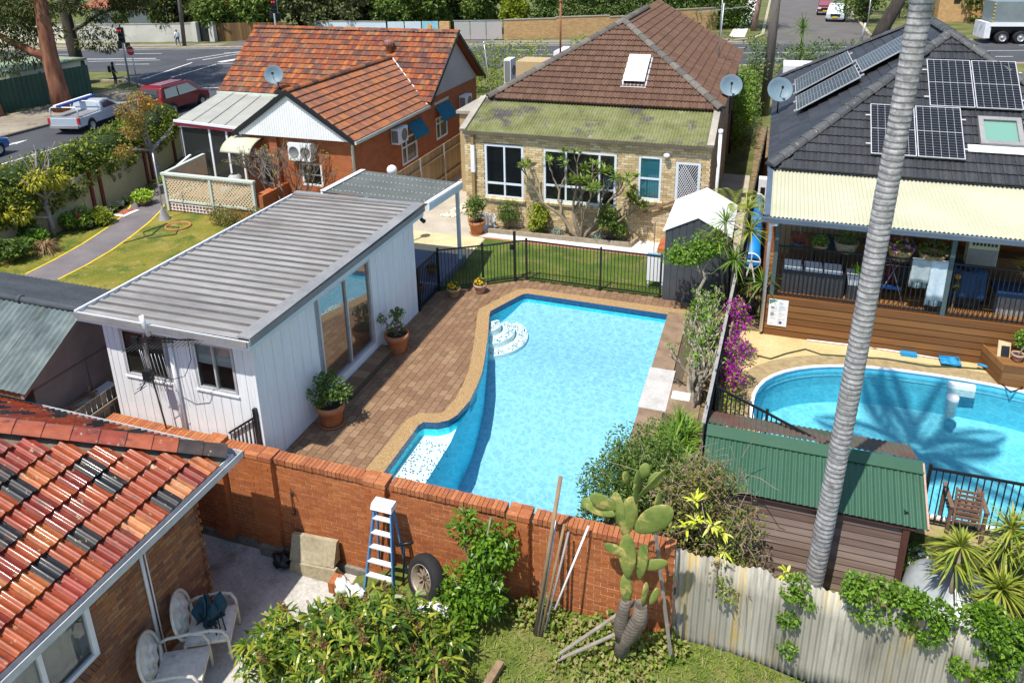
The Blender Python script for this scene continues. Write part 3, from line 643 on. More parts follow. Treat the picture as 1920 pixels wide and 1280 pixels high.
struct(kb, 'street_kerbs', m_kerb)
struct(MB().poly([(-4.4, 80, .02), (-2.9, 80, .02), (-2.7, 200, .02), (-4.2, 200, .02)]), 'far_footpath', m_concw)
struct(MB().poly([(-44.6, 20, .004), (-39.4, 20, .004), (-39.4, 42, .004), (-44.6, 42, .004)]), 'street_verge', m_roof_concrete)
# materials for the near buildings
m_board = mat('white_cladding', [(.76, .77, .79), (.83, .84, .85)], 'noise', scale=.8, rough=.6, var=.06, vscale=6, stain=[((.6, .59, .55), 1.6, .56, .8)], stretch=(2.5, 2.5, .3))
m_groove = mat('cladding_groove', (.33, .34, .36), rough=.8)
m_alum = mat('aluminium_frame', [(.5, .5, .52), (.62, .62, .63)], scale=4, rough=.4, metal=.3, var=.06)
m_glass = glassmat('dark_glass', (.02, .018, .015), .0, .03)
m_glass_r = glassmat('reflecting_glass', (.06, .04, .025), .0, .26)
m_glass_see = glassmat('clear_glass', (.02, .025, .03), .84, .03)
m_roofpan = mat('weathered_roof_steel', [(.22, .21, .2), (.32, .31, .295), (.37, .355, .34)], scale=.9, rough=.55, metal=.15, var=.18, vscale=6, stretch=(.35, 1, 1), stain=[((.2, .175, .155), .8, .54, .72), ((.22, .15, .13), 1.2, .66, .78)])
m_roofrib = mat('dirty_rib', [(.07, .065, .06), (.135, .12, .11)], scale=1.4, rough=.7, var=.2, stretch=(.35, 1, 1))
m_cap = mat('grey_roof_flashing', [(.2, .2, .205), (.29, .285, .28)], scale=1.2, rough=.6, var=.12, metal=.1)
m_gutw = mat('white_gutter', [(.7, .7, .72), (.78, .78, .8)], scale=2, rough=.5, var=.05)
m_tealgut = mat('blue_white_fascia', [(.55, .64, .68), (.62, .7, .74)], scale=2, rough=.6, var=.04)
m_poly = mat('fibreglass_roof', [(.125, .135, .12), (.165, .175, .155)], scale=1.5, rough=.55, var=.12)
m_screw = mat('screw_heads', (.75, .74, .65), rough=.5, var=0)
m_black = mat('black_powdercoat', (.012, .014, .017), rough=.4, var=.05)
m_terra = mat('terracotta', [(.38, .14, .055), (.46, .19, .08)], scale=5, rough=.85, var=.12)
m_potsoil = mat('potting_soil', (.05, .035, .025), rough=1, var=.3)
BR = [(.4, .125, .035), (.37, .112, .032), (.42, .14, .042), (.34, .1, .032), (.39, .12, .038), (.41, .135, .045), (.36, .115, .04)]
m_brick = mat('orange_brick', BR, 'object', rough=.9, var=.22, vscale=30, stain=[((.2, .07, .035), 7, .62, .75)])
m_brick_i = mat('orange_brick_field', BR, 'island', rough=.9, var=.22, vscale=30, stain=[((.2, .07, .035), 7, .62, .75)])
m_capbrick = mat('cap_brick', [(.36, .12, .045), (.42, .155, .06), (.31, .1, .042), (.38, .14, .06)], 'object', rough=.9, var=.25, vscale=20, stain=[((.13, .085, .06), 4, .62, .74)])
m_mort = mat('mortar', [(.55, .42, .28), (.66, .52, .36)], scale=6, rough=1, var=.2)
m_plinth = mat('stained_plinth', [(.12, .11, .09), (.22, .2, .17)], scale=3, rough=.95, var=.3)
BR2 = [(.33, .145, .06), (.26, .11, .055), (.36, .18, .08), (.2, .085, .05), (.3, .12, .05), (.24, .12, .07)]
m_brown = mat('mottled_brown_brick', BR2, 'object', rough=.9, var=.2, vscale=30); m_brown_i = mat('mottled_brown_brick_field', BR2, 'island', rough=.9, var=.2, vscale=30)
m_mort2 = mat('dark_mortar', (.2, .16, .12), rough=1, var=.2)
TC = [(.23, .035, .014), (.27, .05, .018), (.19, .028, .016), (.29, .062, .02), (.2, .04, .024), (.17, .024, .015), (.26, .055, .02), (.34, .1, .03), (.24, .04, .016), (.018, .02, .024), (.022, .022, .026), (.03, .028, .028), (.42, .16, .06), (.2, .05, .04), (.26, .04, .025)]
LICH = [((.34, .3, .17), 7.5, .62, .66), ((.09, .04, .03), 3.5, .58, .7)]
m_glaze = mat('glazed_roof_tile', TC, 'object', rough=.5, coat=.06, spec=.3, var=.25, vscale=8, stain=LICH)
m_hipcap = mat('hip_cap_tile', [(.34, .085, .04), (.38, .1, .045), (.29, .06, .035), (.06, .045, .04)], 'object', rough=.5, coat=.2, var=.25, vscale=6, stain=LICH)
m_pink = mat('pink_render', [(.26, .19, .17), (.34, .25, .225)], scale=.9, rough=.95, var=.12, vscale=4)
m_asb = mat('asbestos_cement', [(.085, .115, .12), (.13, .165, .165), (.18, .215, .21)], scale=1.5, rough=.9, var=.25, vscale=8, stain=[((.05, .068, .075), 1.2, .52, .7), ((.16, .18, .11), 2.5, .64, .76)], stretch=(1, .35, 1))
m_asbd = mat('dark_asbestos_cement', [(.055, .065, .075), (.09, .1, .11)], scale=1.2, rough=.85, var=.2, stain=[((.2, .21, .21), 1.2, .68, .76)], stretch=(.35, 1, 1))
m_pal = mat('grey_palings', [(.2, .17, .13), (.28, .24, .18), (.15, .13, .105)], 'object', rough=.95, var=.25, vscale=20)
m_steel = mat('galvanised_steel', [(.42, .43, .44), (.52, .53, .54)], scale=6, rough=.4, metal=.6, var=.1)
m_timber = mat('brown_timber', [(.2, .13, .075), (.28, .19, .11)], scale=8, rough=.85, var=.2, stretch=(1, 1, .2))
def vboards(parent, axis, c, u0, u1, z0, z1, w, m, holes=(), th=.012, out=-1, gap=.012, name='board', ztop=None):
 """upright boards over the plane axis=c, each its own piece; ztop(u) trims the top"""
 n = max(1, round((u1-u0)/w)); w = (u1-u0)/n; cache = {}
 for i in range(n):
  a, b = u0+i*w, u0+(i+1)*w; zt = min(z1, ztop((a+b)/2)) if ztop else z1; segs = [(z0, zt)]
  for ua, ub, za, zb in holes:
   if ua < (a+b)/2 < ub:
    ns = []
    for p, q in segs:
     if q <= za or p >= zb: ns.append((p, q)); continue
     if p < za: ns.append((p, za))
     if q > zb: ns.append((zb, q))
    segs = ns
  for p, q in segs:
   if q-p < .03: continue
   h = round(q-p, 3)
   if h not in cache:
    k = (w-gap)/2; cache[h] = (MB().box(-k, -th/2, 0, k, th/2, h) if axis == 'x' else MB().box(-th/2, -k, 0, th/2, k, h)).mesh(name, m)
   piece(name, cache[h], ((a+b)/2, c+out*th/2, p) if axis == 'x' else (c+out*th/2, (a+b)/2, p), parent)
# white shed
shed = thing('garden_shed', 'white clad flat roofed shed with ribbed grey roof beside the pool', 'shed', (-10.6, 13.8, 0))
W1, W2 = (-12.03, -10.9, 1.58, 2.66), (-10.24, -9.28, 1.6, 2.66); DR = (12.6, 14.85, .4, 2.68)
wl = MB(); holed(wl, 'x', 10.36, 10.48, -12.38, -8.83, -.3, 2.98, [W1, W2]); holed(wl, 'y', -8.84, -8.96, 10.48, 17.3, -.02, 3.06, [DR]); wl.box(-12.38, 10.48, -.3, -12.26, 17.3, 3.0); wl.box(-12.26, 17.18, -.02, -8.96, 17.3, 3.0)
wl.build('wall', m_groove, shed)
vboards(shed, 'x', 10.36, -12.4, -8.82, -.3, 2.96, .225, m_board, [W1, W2]); vboards(shed, 'y', -8.84, 10.35, 17.32, .0, 3.06, .3, m_board, [DR], out=1, gap=.008)
MB().box(-12.42, 10.335, -.3, -12.34, 10.36, 2.95).box(-8.86, 10.33, -.02, -8.8, 10.36, 2.95).multi('corner_trim', m_white, shed)
MB().tube([(-10.72, 10.3, 2.9), (-10.72, 10.3, -.2)], .045, 10).build('downpipe', m_gutw, shed)
w = window(shed, 'x', 10.36, *W1, m_alum, m_glass, mull=(-11.4,), out=-1, fw=.05); w = window(shed, 'x', 10.36, *W2, m_alum, m_glass_see, mull=(-9.76,), out=-1, fw=.05)
MB().box(-10.2, 10.42, 2.15, -9.32, 10.43, 2.64).build('roller_blind', m_white, w)
MB().box(-10.3, 11.1, 1.3, -9.2, 11.12, 2.8).build('inner_wall', mat('dim_room', (.1, .06, .035), rough=.9), w)
MB().box(-12.05, 10.315, 1.54, -10.88, 10.37, 1.578).box(-10.27, 10.315, 1.56, -9.25, 10.37, 1.598).multi('sill', m_white, shed)
window(shed, 'y', -8.84, *DR, m_alum, m_glass_r, mull=(13.75,), out=1, fw=.055, name='sliding_door', proud=.03)
MB().box(-8.83, 12.5, .06, -8.815, 14.95, .4).build('door_base', m_white, shed)
# ribbed roof in sheets, ribs running across
def ribroof(y0, y1, x0, x1, z0, z1, pitch=.283):
 n = round((y1-y0)/pitch); p = (y1-y0)/n; k = 0
 while k < n:
  m = min(3, n-k); a = MB(); b = MB()
  for q in range(m):
   y = y0+(k+q)*p; prof = [(y, 0), (y+p*.56, 0), (y+p*.66, .045), (y+p*.9, .045), (y+p, 0)]
   for i in range(4):
    (ya, za), (yb, zb) = prof[i], prof[i+1]; t = b if i in (1, 3) else a
    a.cur = 1 if i in (1, 3) else 0
    a.add([(x0, ya, z0+za), (x1, ya, z1+za), (x1, yb, z1+zb), (x0, yb, z0+zb)], [(0, 1, 2, 3)])
  a.build('roof_sheet', [m_roofpan, m_roofrib], shed); k += m
ribroof(10.06, 17.42, -12.6, -8.8, 3.05, 3.09)
MB().box(-12.66, 9.99, 2.9, -8.58, 10.04, 3.08).build('fascia', m_gutw, shed)
MB().box(-12.66, 9.95, 2.98, -8.58, 9.988, 3.1).build('front_gutter', m_cap, shed)
cpm = MB(); cpm.hexa([(-8.84, 10.04, 3.12), (-8.56, 10.04, 3.12), (-8.56, 17.55, 3.18), (-8.84, 17.55, 3.18), (-8.84, 10.04, 3.155), (-8.56, 10.04, 3.145), (-8.56, 17.55, 3.205), (-8.84, 17.55, 3.215)]); cpm.box(-8.58, 10.04, 2.98, -8.555, 17.55, 3.12)
cpm.box(-12.6, 17.42, 3.11, -8.84, 17.6, 3.18); cpm.build('barge_flashing', m_cap, shed)
MB().box(-8.64, 10.04, 2.86, -8.585, 17.5, 2.98).build('side_fascia', m_tealgut, shed)
MB().box(-12.6, 10.04, 2.965, -8.645, 10.34, 2.985).box(-8.83, 10.34, 2.965, -8.645, 17.4, 2.985).multi('soffit', m_white, shed)
MB().box(-12.68, 10.0, 2.92, -12.63, 17.45, 3.12).build('side_fascia', m_gutw, shed)
MB().tube([(-10.9, 9.93, 3.3), (-10.88, 9.93, 3.18), (-10.82, 9.95, 2.88)], .045, 10).build('vent_stub', m_white, shed)
# step of pavers below the sliding door
step = thing('brick_step', 'low brick paver step under the sliding glass door', 'step', (-8.6, 14, 0))
MB().box(-8.8, 12.95, 0, -8.43, 15.1, .17).build('step_core', m_joint, step)
sm_ = MB().box(-.178, -.148, -.015, .178, .148, .018).mesh('step_paver', m_paver)
for k in range(7): piece('step_paver', sm_, (-8.615, 13.1+.307*k, .185), step)
# carport
cpo = thing('carport', 'open carport with grey green corrugated roof and white posts behind the shed', 'carport', (-10.2, 19.2, 0))
A, B, C, D = Vector((-11.75, 17.55, 3.24)), Vector((-8.5, 17.6, 3.16)), Vector((-8.82, 20.75, 2.76)), Vector((-12.2, 20.6, 2.93))
n = 46; pol = MB()
for s in range(4):
 pol = MB(); a0, a1 = s/4, (s+1)/4
 pol.sheet(lambda u, v, a0=a0, a1=a1: (lambda t: A.lerp(B, t).lerp(D.lerp(C, t), v)+Vector((0, 0, .012*math.sin(t*n*2*math.pi))))(a0+(a1-a0)*u), 60, 2); pol.build('roof_sheet', m_poly, cpo)
scw = MB(); rs = random.Random(2)
for v in (.1, .36, .62, .86):
 for q in range(24):
  t = (q+.5)/24; p = A.lerp(B, t).lerp(D.lerp(C, t), v+rs.uniform(-.01, .01)); scw.box(p.x-.012, p.y-.012, p.z+.01, p.x+.012, p.y+.012, p.z+.022)
scw.build('screw_heads', m_screw, cpo, kind='stuff')
MB().bar(B+Vector((.02, 0, -.09)), C+Vector((.02, 0, -.09)), .06, .2).build('side_beam', m_tealgut, cpo); MB().bar(B+Vector((-.03, 0, .03)), C+Vector((-.03, 0, .03)), .13, .02).bar(A+Vector((.05, 0, .03)), D+Vector((.05, 0, .03)), .16, .02).multi('edge_trim', m_white, cpo)
MB().bar(A+Vector((0, 0, -.1)), D+Vector((0, 0, -.1)), .06, .16).build('side_beam', m_white, cpo); MB().bar(C+Vector((0, -.05, -.13)), D+Vector((0, -.05, -.13)), .06, .12).build('end_beam', m_white, cpo)
for x, y, z in ((-8.95, 20.7, 2.66), (-12.1, 20.6, 2.82)): MB().box(x-.05, y-.05, .22, x+.05, y+.05, z).build('post', m_tealgut, cpo)
MB().bar((-8.95, 20.7, 2.35), (-8.9, 20.3, 2.72), .05, .05).build('brace', m_tealgut, cpo)
sp = MB().lathe([(0, -.07), (.045, -.07), (.06, .05), (.06, .07)], (-8.62, 17.5, 2.72), 10, (.4, .5, -.6)).tube([(-8.62, 17.45, 2.92), (-8.62, 17.5, 2.72)], .015, 6); sp.build('spotlight', m_black, None, label='small black spotlight under the shed eave by the carport', cat='spotlight')
glb = thing('globe_lamp', 'white round globe lamp on a post behind the carport', 'lamp', (-11.55, 21.4, 0)); MB().ball((-11.55, 21.4, 2.76), .17, 16).build('globe', m_white, glb); MB().tube([(-11.55, 21.4, 0), (-11.55, 21.4, 2.62)], .035, 8).build('pole', m_black, glb)
# front brick wall
bwall = thing('brick_boundary_wall', 'orange brick boundary wall with rowlock cap between the yard and the pool', 'wall', (-6, 10.1, -1.75))
MB().box(-12.55, 10.049, -1.75, -.78, 10.24, .49).build('mortar_core', m_mort, bwall)
cl = [((u, 10.058, z), l) for u, z, l in courses(-12.55, -.78, -1.58, .49)]
bricks(bwall, cl, m_brick, 'x', 300, depth=.03, key=lambda c: abs(c[0][0]+6.2)*.8+(.5-c[0][2])*1.2)
for o in bpy.data.objects:
 if o.parent == bwall and o.name.startswith('brickwork'): o.data.materials[0] = m_brick_i
MB().box(-12.55, 9.98, -1.75, -.78, 10.05, -1.58).box(-8.9, 9.86, -1.75, -8.38, 9.98, -1.5).multi('plinth', m_plinth, bwall)
cm = MB().box(-.038, -.125, -.055, .038, .125, .055).mesh('cap_brick', m_capbrick); rc = random.Random(6); x = -9.72
PILS = [(-8.98, -8.42), (-6.4, -5.98), (-3.62, -3.24)]
while x < -.75:
 if not any(a-.03 < x < b+.03 for a, b in PILS): piece('cap_brick', cm, (x, 10.135+rc.uniform(-.006, .006), .545+rc.uniform(-.003, .003)), bwall, (rc.uniform(-.02, .02), 0, rc.uniform(-.02, .02)))
 x += .0855
for k in range(32): piece('cap_brick', cm, (-12.5+.0855*k, 10.14, .545), bwall)
pb_ = MB().box(-.115, -.052, -.036, .115, .052, .036).mesh('pier_brick', m_capbrick)
for a, b in PILS:
 MB().box(a+.012, 9.944, -1.6, b-.012, 10.06, .53).build('pier_core', m_brick_i, bwall)
 cl = [((u, 9.953, z), l) for u, z, l in courses(a, b, -1.58, .5)]; bricks(bwall, cl, m_capbrick if False else m_brick, 'x', 60, name='pier_brick', depth=.03)
 for s, ux in ((a+.004, 1), (b-.004, -1)):
  k = 0; z = -1.58
  while z < .45: MB().box(min(s, s+.02*ux), 9.965, z+.005, max(s, s+.02*ux), 10.05, z+.081); z += .086
  MB().box(s-.004, 9.96, -1.58, s+.004, 10.055, .49).build('pier_side', m_brick_i, bwall)
 nx = max(2, round((b-a)/.24)); wx = (b-a+.04)/nx
 for i in range(nx):
  for j in range(3): piece('pier_brick', pb_, (a-.02+wx*(i+.5), 9.985+.108*j, .585), bwall, None, (wx/.24, 1, 1.3))
MB().box(-9.95, 9.94, -1.6, -9.6, 10.06, .55).build('pier_core', m_brick_i, bwall); bricks(bwall, [((u, 9.938, z), l) for u, z, l in courses(-9.96, -9.6, -1.58, .6)], m_brick, 'x', 60, name='pier_brick', depth=.03)
for i in range(2):
 for j in range(3): piece('pier_brick', pb_, (-9.87+.18*i, 9.985+.108*j, .64), bwall, None, (.75, 1, 1.3))
hk = MB().tube(wob((-8.1, 10.02, -.05), (-8.05, 10.0, -.66), 5, .02), .013, 6).tube([(-8.1, 10.02, -.05), (-8.03, 9.97, -.06), (-8.0, 9.97, -.16)], .012, 6).tube([(-8.05, 10.0, -.66), (-8.1, 9.97, -.58)], .012, 6)
hk.build('iron_hook', mat('rusty_iron', [(.06, .035, .025), (.12, .06, .035)], scale=15, rough=.8), None, label='rusty iron hook bar hanging on the brick wall', cat='hook')
# house at the near left with glazed tiles
lh = thing('brick_house', 'brown brick house with glossy red and black tile roof in the near corner', 'house', (-9.05, 8.6, -1.75))
LW = (4.55, 6.3, -.44, 1.02)
wl = MB(); holed(wl, 'y', -9.056, -9.25, -2.0, 8.58, -1.75, 1.3, [LW]); wl.box(-16, 8.4, -1.75, -9.25, 8.58, 1.3); wl.build('wall', m_mort2, lh)
cl = [((-9.065, u, z), l) for u, z, l in courses(3.4, 8.6, -1.75, 1.28, [LW])]; bricks(lh, cl, m_brown, 'y', 300, depth=.03, key=lambda c: -c[0][1])
for o in bpy.data.objects:
 if o.parent == lh and o.name.startswith('brickwork'): o.data.materials[0] = m_brown_i
cl = [((u, 8.59, z), l) for u, z, l in courses(-12, -9.05, -1.75, 1.28)]; scatter_boxes('brickwork', [c for c, l in cl], (.228, .03, .076), m_brown_i, lh, kind='stuff')
w = window(lh, 'y', -9.08, *LW, m_white, m_glass_see, mull=(5.44,), out=1, fw=.09)
def curtain(y0, y1, x, z0, z1): return MB().sheet(lambda u, v: Vector((x+.025*math.sin(u*34), y0+(y1-y0)*u, z0+(z1-z0)*v)), 60, 1)
cu = curtain(4.6, 6.25, -9.42, -.5, 1.05).build('curtain', mat('cream_curtain', [(.5, .46, .38), (.62, .58, .5)], scale=3, rough=.95), w)
sbm = MB().box(-.1, -.038, -.055, .1, .038, .055).mesh('sill_brick', m_brown)
for k in range(21): piece('sill_brick', sbm, (-9.02, 4.55+.086*k, -.5), lh, (0, .35, 0))
MB().tube([(-9.02, 7.3, 1.2), (-9.02, 7.31, -1.75)], .03, 8).tube([(-8.99, 7.36, 1.2), (-8.99, 7.37, -1.75)], .012, 6).multi('conduit', m_gutw, lh)
MB().tube([(-9.0, 6.9, -1.1), (-8.95, 6.95, -1.05), (-8.95, 6.98, -1.3), (-8.97, 6.95, -1.75)], .02, 8).build('garden_tap', m_steel, lh)
p28, p34 = math.tan(math.radians(28)), math.tan(math.radians(34.3)); CX, CYY, CZ = -8.5, 9.0, 1.4
hr = p34/p28                                                    # dx along the hip per unit -dy
und = MB(); T = 5.2
und.poly([(CX, CYY, CZ-.02), (CX-T, CYY-T/hr, CZ-.02+T*p28), (CX-T, -3, CZ-.02+T*p28), (CX, -3, CZ-.02)][::-1]); und.poly([(CX, CYY, CZ-.02), (-18, CYY, CZ-.02), (-18, CYY-T/hr, CZ-.02+T*p28), (CX-T, CYY-T/hr, CZ-.02+T*p28)][::-1])
und.poly([(CX, CYY, CZ-.1), (CX, -3, CZ-.1), (-9.06, -3, CZ-.1), (-9.06, 8.6, CZ-.1), (-16, 8.6, CZ-.1), (-16, CYY, CZ-.1)]); und.build('roof_deck', m_mort2, lh)
uu, vv = Vector((0, -1, 0)), Vector((-1, 0, p28)).normalized(); TW, TLn = .3, .42; c28 = math.cos(math.radians(28))
def clipR(a, b): return b*c28 < (CYY-.02-(CYY-a))*hr-.1 and True
lay_tiles(lh, (CX+.03, CYY-.02, CZ+.005), uu, vv, 22, 12, TW, TLn, m_glaze, clip=lambda a, b: b*c28 < a*hr-.1, limit=300, name='roof_tile', rolls=2, amp=.05, th=.055, seed=4, jit=.008, seg=7)
c34 = math.cos(math.radians(34.3)); lay_tiles(lh, (-8.52, CYY+.02, CZ+.005), Vector((-1, 0, 0)), Vector((0, -1, p34)).normalized(), 26, 7, TW, TLn, m_glaze, clip=lambda a, b: b*c34 < a/hr-.06, limit=120, name='roof_tile', rolls=2, amp=.04, th=.03, seed=9, seg=7)
hd = Vector((-1, -1/hr, p28)).normalized(); hcm = MB(); hcm.smooth = True
hcm.sheet(lambda u, v: Vector(((.19+.012*(1-v))*math.cos(math.pi*(.06+.88*u))*1, -.02+.43*v, (.1+.02*(1-v))*math.sin(math.pi*(.06+.88*u)))), 8, 1)
hcm.poly([Vector((.2*math.cos(math.pi*(.06+.88*i/8)), -.02, .12*math.sin(math.pi*(.06+.88*i/8)))) for i in range(9)][::-1])
hme = hcm.mesh('hip_cap', m_hipcap); xr = hd.cross(Vector((0, 0, 1))).normalized(); Rh = Matrix((xr, hd, xr.cross(hd))).transposed().to_euler()
for k in range(12): piece('hip_cap', hme, Vector((CX, CYY, CZ+.05))+hd*(.05+.41*k), lh, Rh)
gt = MB(); gt.box(CX+.06, -3, CZ-.13, CX+.16, CYY+.16, CZ-.12); gt.box(CX+.16, -3, CZ-.13, CX+.175, CYY+.175, CZ+.0); gt.box(CX+.05, -3, CZ-.13, CX+.06, CYY+.06, CZ-.0); gt.box(-18, CYY+.16, CZ-.13, CX+.16, CYY+.175, CZ); gt.box(-18, CYY+.05, CZ-.13, CX+.06, CYY+.16, CZ-.12)
gt.build('gutter', mat('grey_white_gutter', [(.45, .46, .48), (.58, .59, .6)], scale=3, rough=.5, var=.08), lh)
MB().box(CX+.02, -3, CZ-.2, CX+.05, CYY+.02, CZ-.02).box(-18, CYY+.0, CZ-.2, CX+.05, CYY+.04, CZ-.02).multi('fascia', m_white, lh)
# grey asbestos shed at the left
gs = thing('outbuilding', 'pink rendered outbuilding with corrugated grey cement roof at the picture edge', 'outbuilding', (-16, 10.5, -1.75))
E0, RI, E1 = (8.94, 1.76), (10.55, 2.75), (12.95, 1.85)
wl = MB(); wl.ext([(-13.45, 9.35, -1.75), (-13.45, 12.6, -1.75), (-13.45, 12.6, 1.93), (-13.45, 10.55, 2.67), (-13.45, 9.35, 1.95)], (-.15, 0, 0)); wl.box(-22, 9.35, -1.75, -13.6, 9.5, 1.9); wl.build('wall', m_pink, gs)
jt = MB(); jt.box(-13.455, 9.36, 1.5, -13.435, 12.6, 1.54); jt.box(-13.455, 10.6, -1.75, -13.437, 10.63, 1.5); jt.multi('joint_strip', mat('pink_trim', (.2, .145, .13), rough=.9), gs)
MB().hexa([(-13.3, 8.98, 1.6), (-13.22, 8.98, 1.6), (-13.22, 10.55, 2.57), (-13.3, 10.55, 2.57), (-13.3, 8.98, 1.72), (-13.22, 8.98, 1.72), (-13.22, 10.55, 2.7), (-13.3, 10.55, 2.7)]).build('barge_board', m_pink, gs)
x = -13.12
for k in range(8):
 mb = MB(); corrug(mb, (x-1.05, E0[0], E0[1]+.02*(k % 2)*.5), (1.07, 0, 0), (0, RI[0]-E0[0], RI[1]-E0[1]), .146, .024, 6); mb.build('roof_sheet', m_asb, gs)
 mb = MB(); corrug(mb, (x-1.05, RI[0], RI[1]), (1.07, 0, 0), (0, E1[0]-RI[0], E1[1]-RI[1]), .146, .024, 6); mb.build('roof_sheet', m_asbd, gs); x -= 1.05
for k in range(5):
 mb = MB(); mb.tube([(-13.1-1.7*k, RI[0], RI[1]+.03), (-13.1-1.7*(k+1)-.03, RI[0], RI[1]+.03)], .075, 10); mb.tube([(-13.1-1.7*k, RI[0], RI[1]+.03), (-13.2-1.7*k, RI[0], RI[1]+.03)], .095, 10); mb.build('ridge_cap', m_asbd, gs)
MB().box(-22, 9.02, 1.56, -13.3, 9.06, 1.72).build('fascia', m_timber, gs)
pf = thing('paling_fence', 'weathered grey paling fence between the pink outbuilding and white shed', 'fence', (-12.62, 9.9, -1.75))
vboards(pf, 'y', -12.66, 8.7, 12.9, -1.7, 1.1, .13, m_pal, out=1, gap=.015, name='paling'); MB().box(-12.62, 8.7, .75, -12.57, 12.9, .84).box(-12.62, 8.7, -.9, -12.57, 12.9, -.81).multi('rail', m_pal, pf)
bx_ = thing('storage_box', 'white storage box behind the paling fence with a broken timber frame on top', 'box', (-13.05, 10.1, -1.75)); MB().box(-13.35, 9.5, -1.75, -12.75, 10.95, .72).box(-13.37, 9.48, .72, -12.73, 10.97, .78).build('box_body', m_white, bx_)
mb = MB();
for a, b in (((-13.2, 9.75, .82), (-12.85, 10.3, .86)), ((-13.3, 9.95, .84), (-12.9, 9.7, .9)), ((-13.25, 10.4, .84), (-12.8, 10.2, .92)), ((-13.3, 9.7, .86), (-13.1, 10.45, .9)), ((-13.2, 10.3, .86), (-13.15, 10.35, 1.1))): mb.bar(a, b, .06, .04)
mb.multi('broken_frame_bar', m_timber, bx_)
# television antenna
an = thing('tv_antenna', 'old television antenna with rod elements on a thin mast before the white shed', 'antenna', (-11.03, 10.15, .5))
mb = MB(); mb.tube([(-11.03, 10.15, .45), (-11.1, 10.12, 1.5), (-11.19, 10.1, 2.66)], [.018, .018, .02], 8); mb.build('mast', mat('rusty_mast', [(.1, .085, .08), (.2, .17, .15)], scale=10, rough=.7), an)
mb = MB(); b0, b1 = Vector((-11.32, 10.05, 2.68)), Vector((-9.5, 9.98, 3.0)); mb.bar(b0, b1, .03, .03); mb.bar(b0+Vector((0, 0, -.06)), b0.lerp(b1, .55)+Vector((0, 0, -.06)), .025, .025); mb.box(-11.36, 10.0, 2.6, -11.2, 10.1, 2.74); mb.build('boom', m_black, an)
mb = MB()
for k in range(16):
 t = .12+.86*k/15; p = b0.lerp(b1, t); l = .55*(1-.72*t); mb.tube([p+Vector((-.03, -l, -.03)), p+Vector((.03, l, .03))], .006, 5)
mb.multi('element', m_black, an)
mb = MB(); rc0 = Vector((-11.1, 10.08, 1.95))
for k in range(9): d = -.28+.07*k; mb.tube([rc0+Vector((d+.05, .05+abs(d)*.3, -.45)), rc0+Vector((d-.05, .05+abs(d)*.3, .38))], .006, 5)
mb.multi('reflector_rod', m_steel, an); mb = MB(); mb.tube([rc0, rc0+Vector((.15, -.45, -.1))], .014, 6); mb.box(rc0.x-.08, rc0.y-.14, rc0.z-.12, rc0.x+.1, rc0.y-.02, rc0.z+.1)
for k in range(4): p = rc0+Vector((.15, -.45, -.1))*(.25+.24*k); mb.tube([p+Vector((-.18, 0, -.13)), p+Vector((.18, 0, .13))], .007, 5)
mb.build('dipole_array', m_black, an); MB().tube([(-9.95, 10.0, 2.9), (-9.93, 9.98, 2.5), (-10.15, 9.98, 2.1), (-10.5, 10.0, 1.95), (-10.95, 10.05, 2.0)], .007, 6).build('cable', m_black, an)
# pool fences
bal = {}
def fence(fn, pts, label, parent=None, h=1.32, posts=None, gap=.105, z=0., gate=None, zb=.1, cat='fence', pw=.055, group=None, name='pool_fence'):
 t = parent or thing(name, label, cat, (pts[0][0], pts[0][1], z), group); mlen = round(h-zb-.06, 3)
 if mlen not in bal: bal[mlen] = MB().box(-.009, -.009, 0, .009, .009, mlen).mesh('baluster', m_black)
 for i in range(len(pts)-1):
  a, b = Vector((*pts[i], z)), Vector((*pts[i+1], z)); d = b-a; L = d.length; ang = math.atan2(d.y, d.x); k = max(2, round(L/gap))
  rl = MB(); rl.bar(a+Vector((0, 0, h-.02)), b+Vector((0, 0, h-.02)), .038, .04).bar(a+Vector((0, 0, zb)), b+Vector((0, 0, zb)), .038, .035); rl.multi('rail', m_black, t)
  for q in range(1, k): piece('baluster', bal[mlen], a.lerp(b, q/k)+Vector((0, 0, zb+.01)), t, (0, 0, ang))
 for i, p in enumerate(pts):
  hh = (posts or {}).get(i, h+.06)
  if hh: MB().box(p[0]-pw/2, p[1]-pw/2, z, p[0]+pw/2, p[1]+pw/2, z+hh).build('post', m_black, t)
 return t
f1 = fence('a', [(-8.82, 17.4), (-8.82, 18.76), (-7.69, 19.48)], 'black tubular pool fence between the carport and the lawn with gate', posts={0: 1.3})
fence('a', [(-7.66, 19.52), (-6.9, 20.06)], None, f1, h=1.3, posts={0: 0, 1: 0}); MB().box(-6.91, 20.03, 0, -6.84, 20.1, 1.62).build('gate_post', m_black, f1); MB().box(-7.0, 19.96, 1.05, -6.9, 20.04, 1.2).build('gate_latch', m_black, f1)
fence('a', [(-6.87, 20.07), (-6.55, 20.21), (-4.25, 20.17), (-2.5, 20.18)], None, f1, posts={0: 0})
fg = thing('side_gate', 'short black railing beside the near corner of the white shed', 'railing', (-8.9, 10.29, 0)); mb = MB(); mb.box(-8.94, 10.26, 0, -8.87, 10.33, 1.42); mb.build('post', m_black, fg); mb = MB(); mb.bar((-8.93, 10.29, 1.22), (-9.6, 10.29, .72), .04, .04); mb.build('rail', m_black, fg)
for k in range(7): t = (k+.6)/7; piece('baluster', MB().box(-.009, -.009, -.3, .009, .009, 1.2-.5*t).mesh('baluster', m_black), (-8.93-.67*t, 10.29, .0), fg)
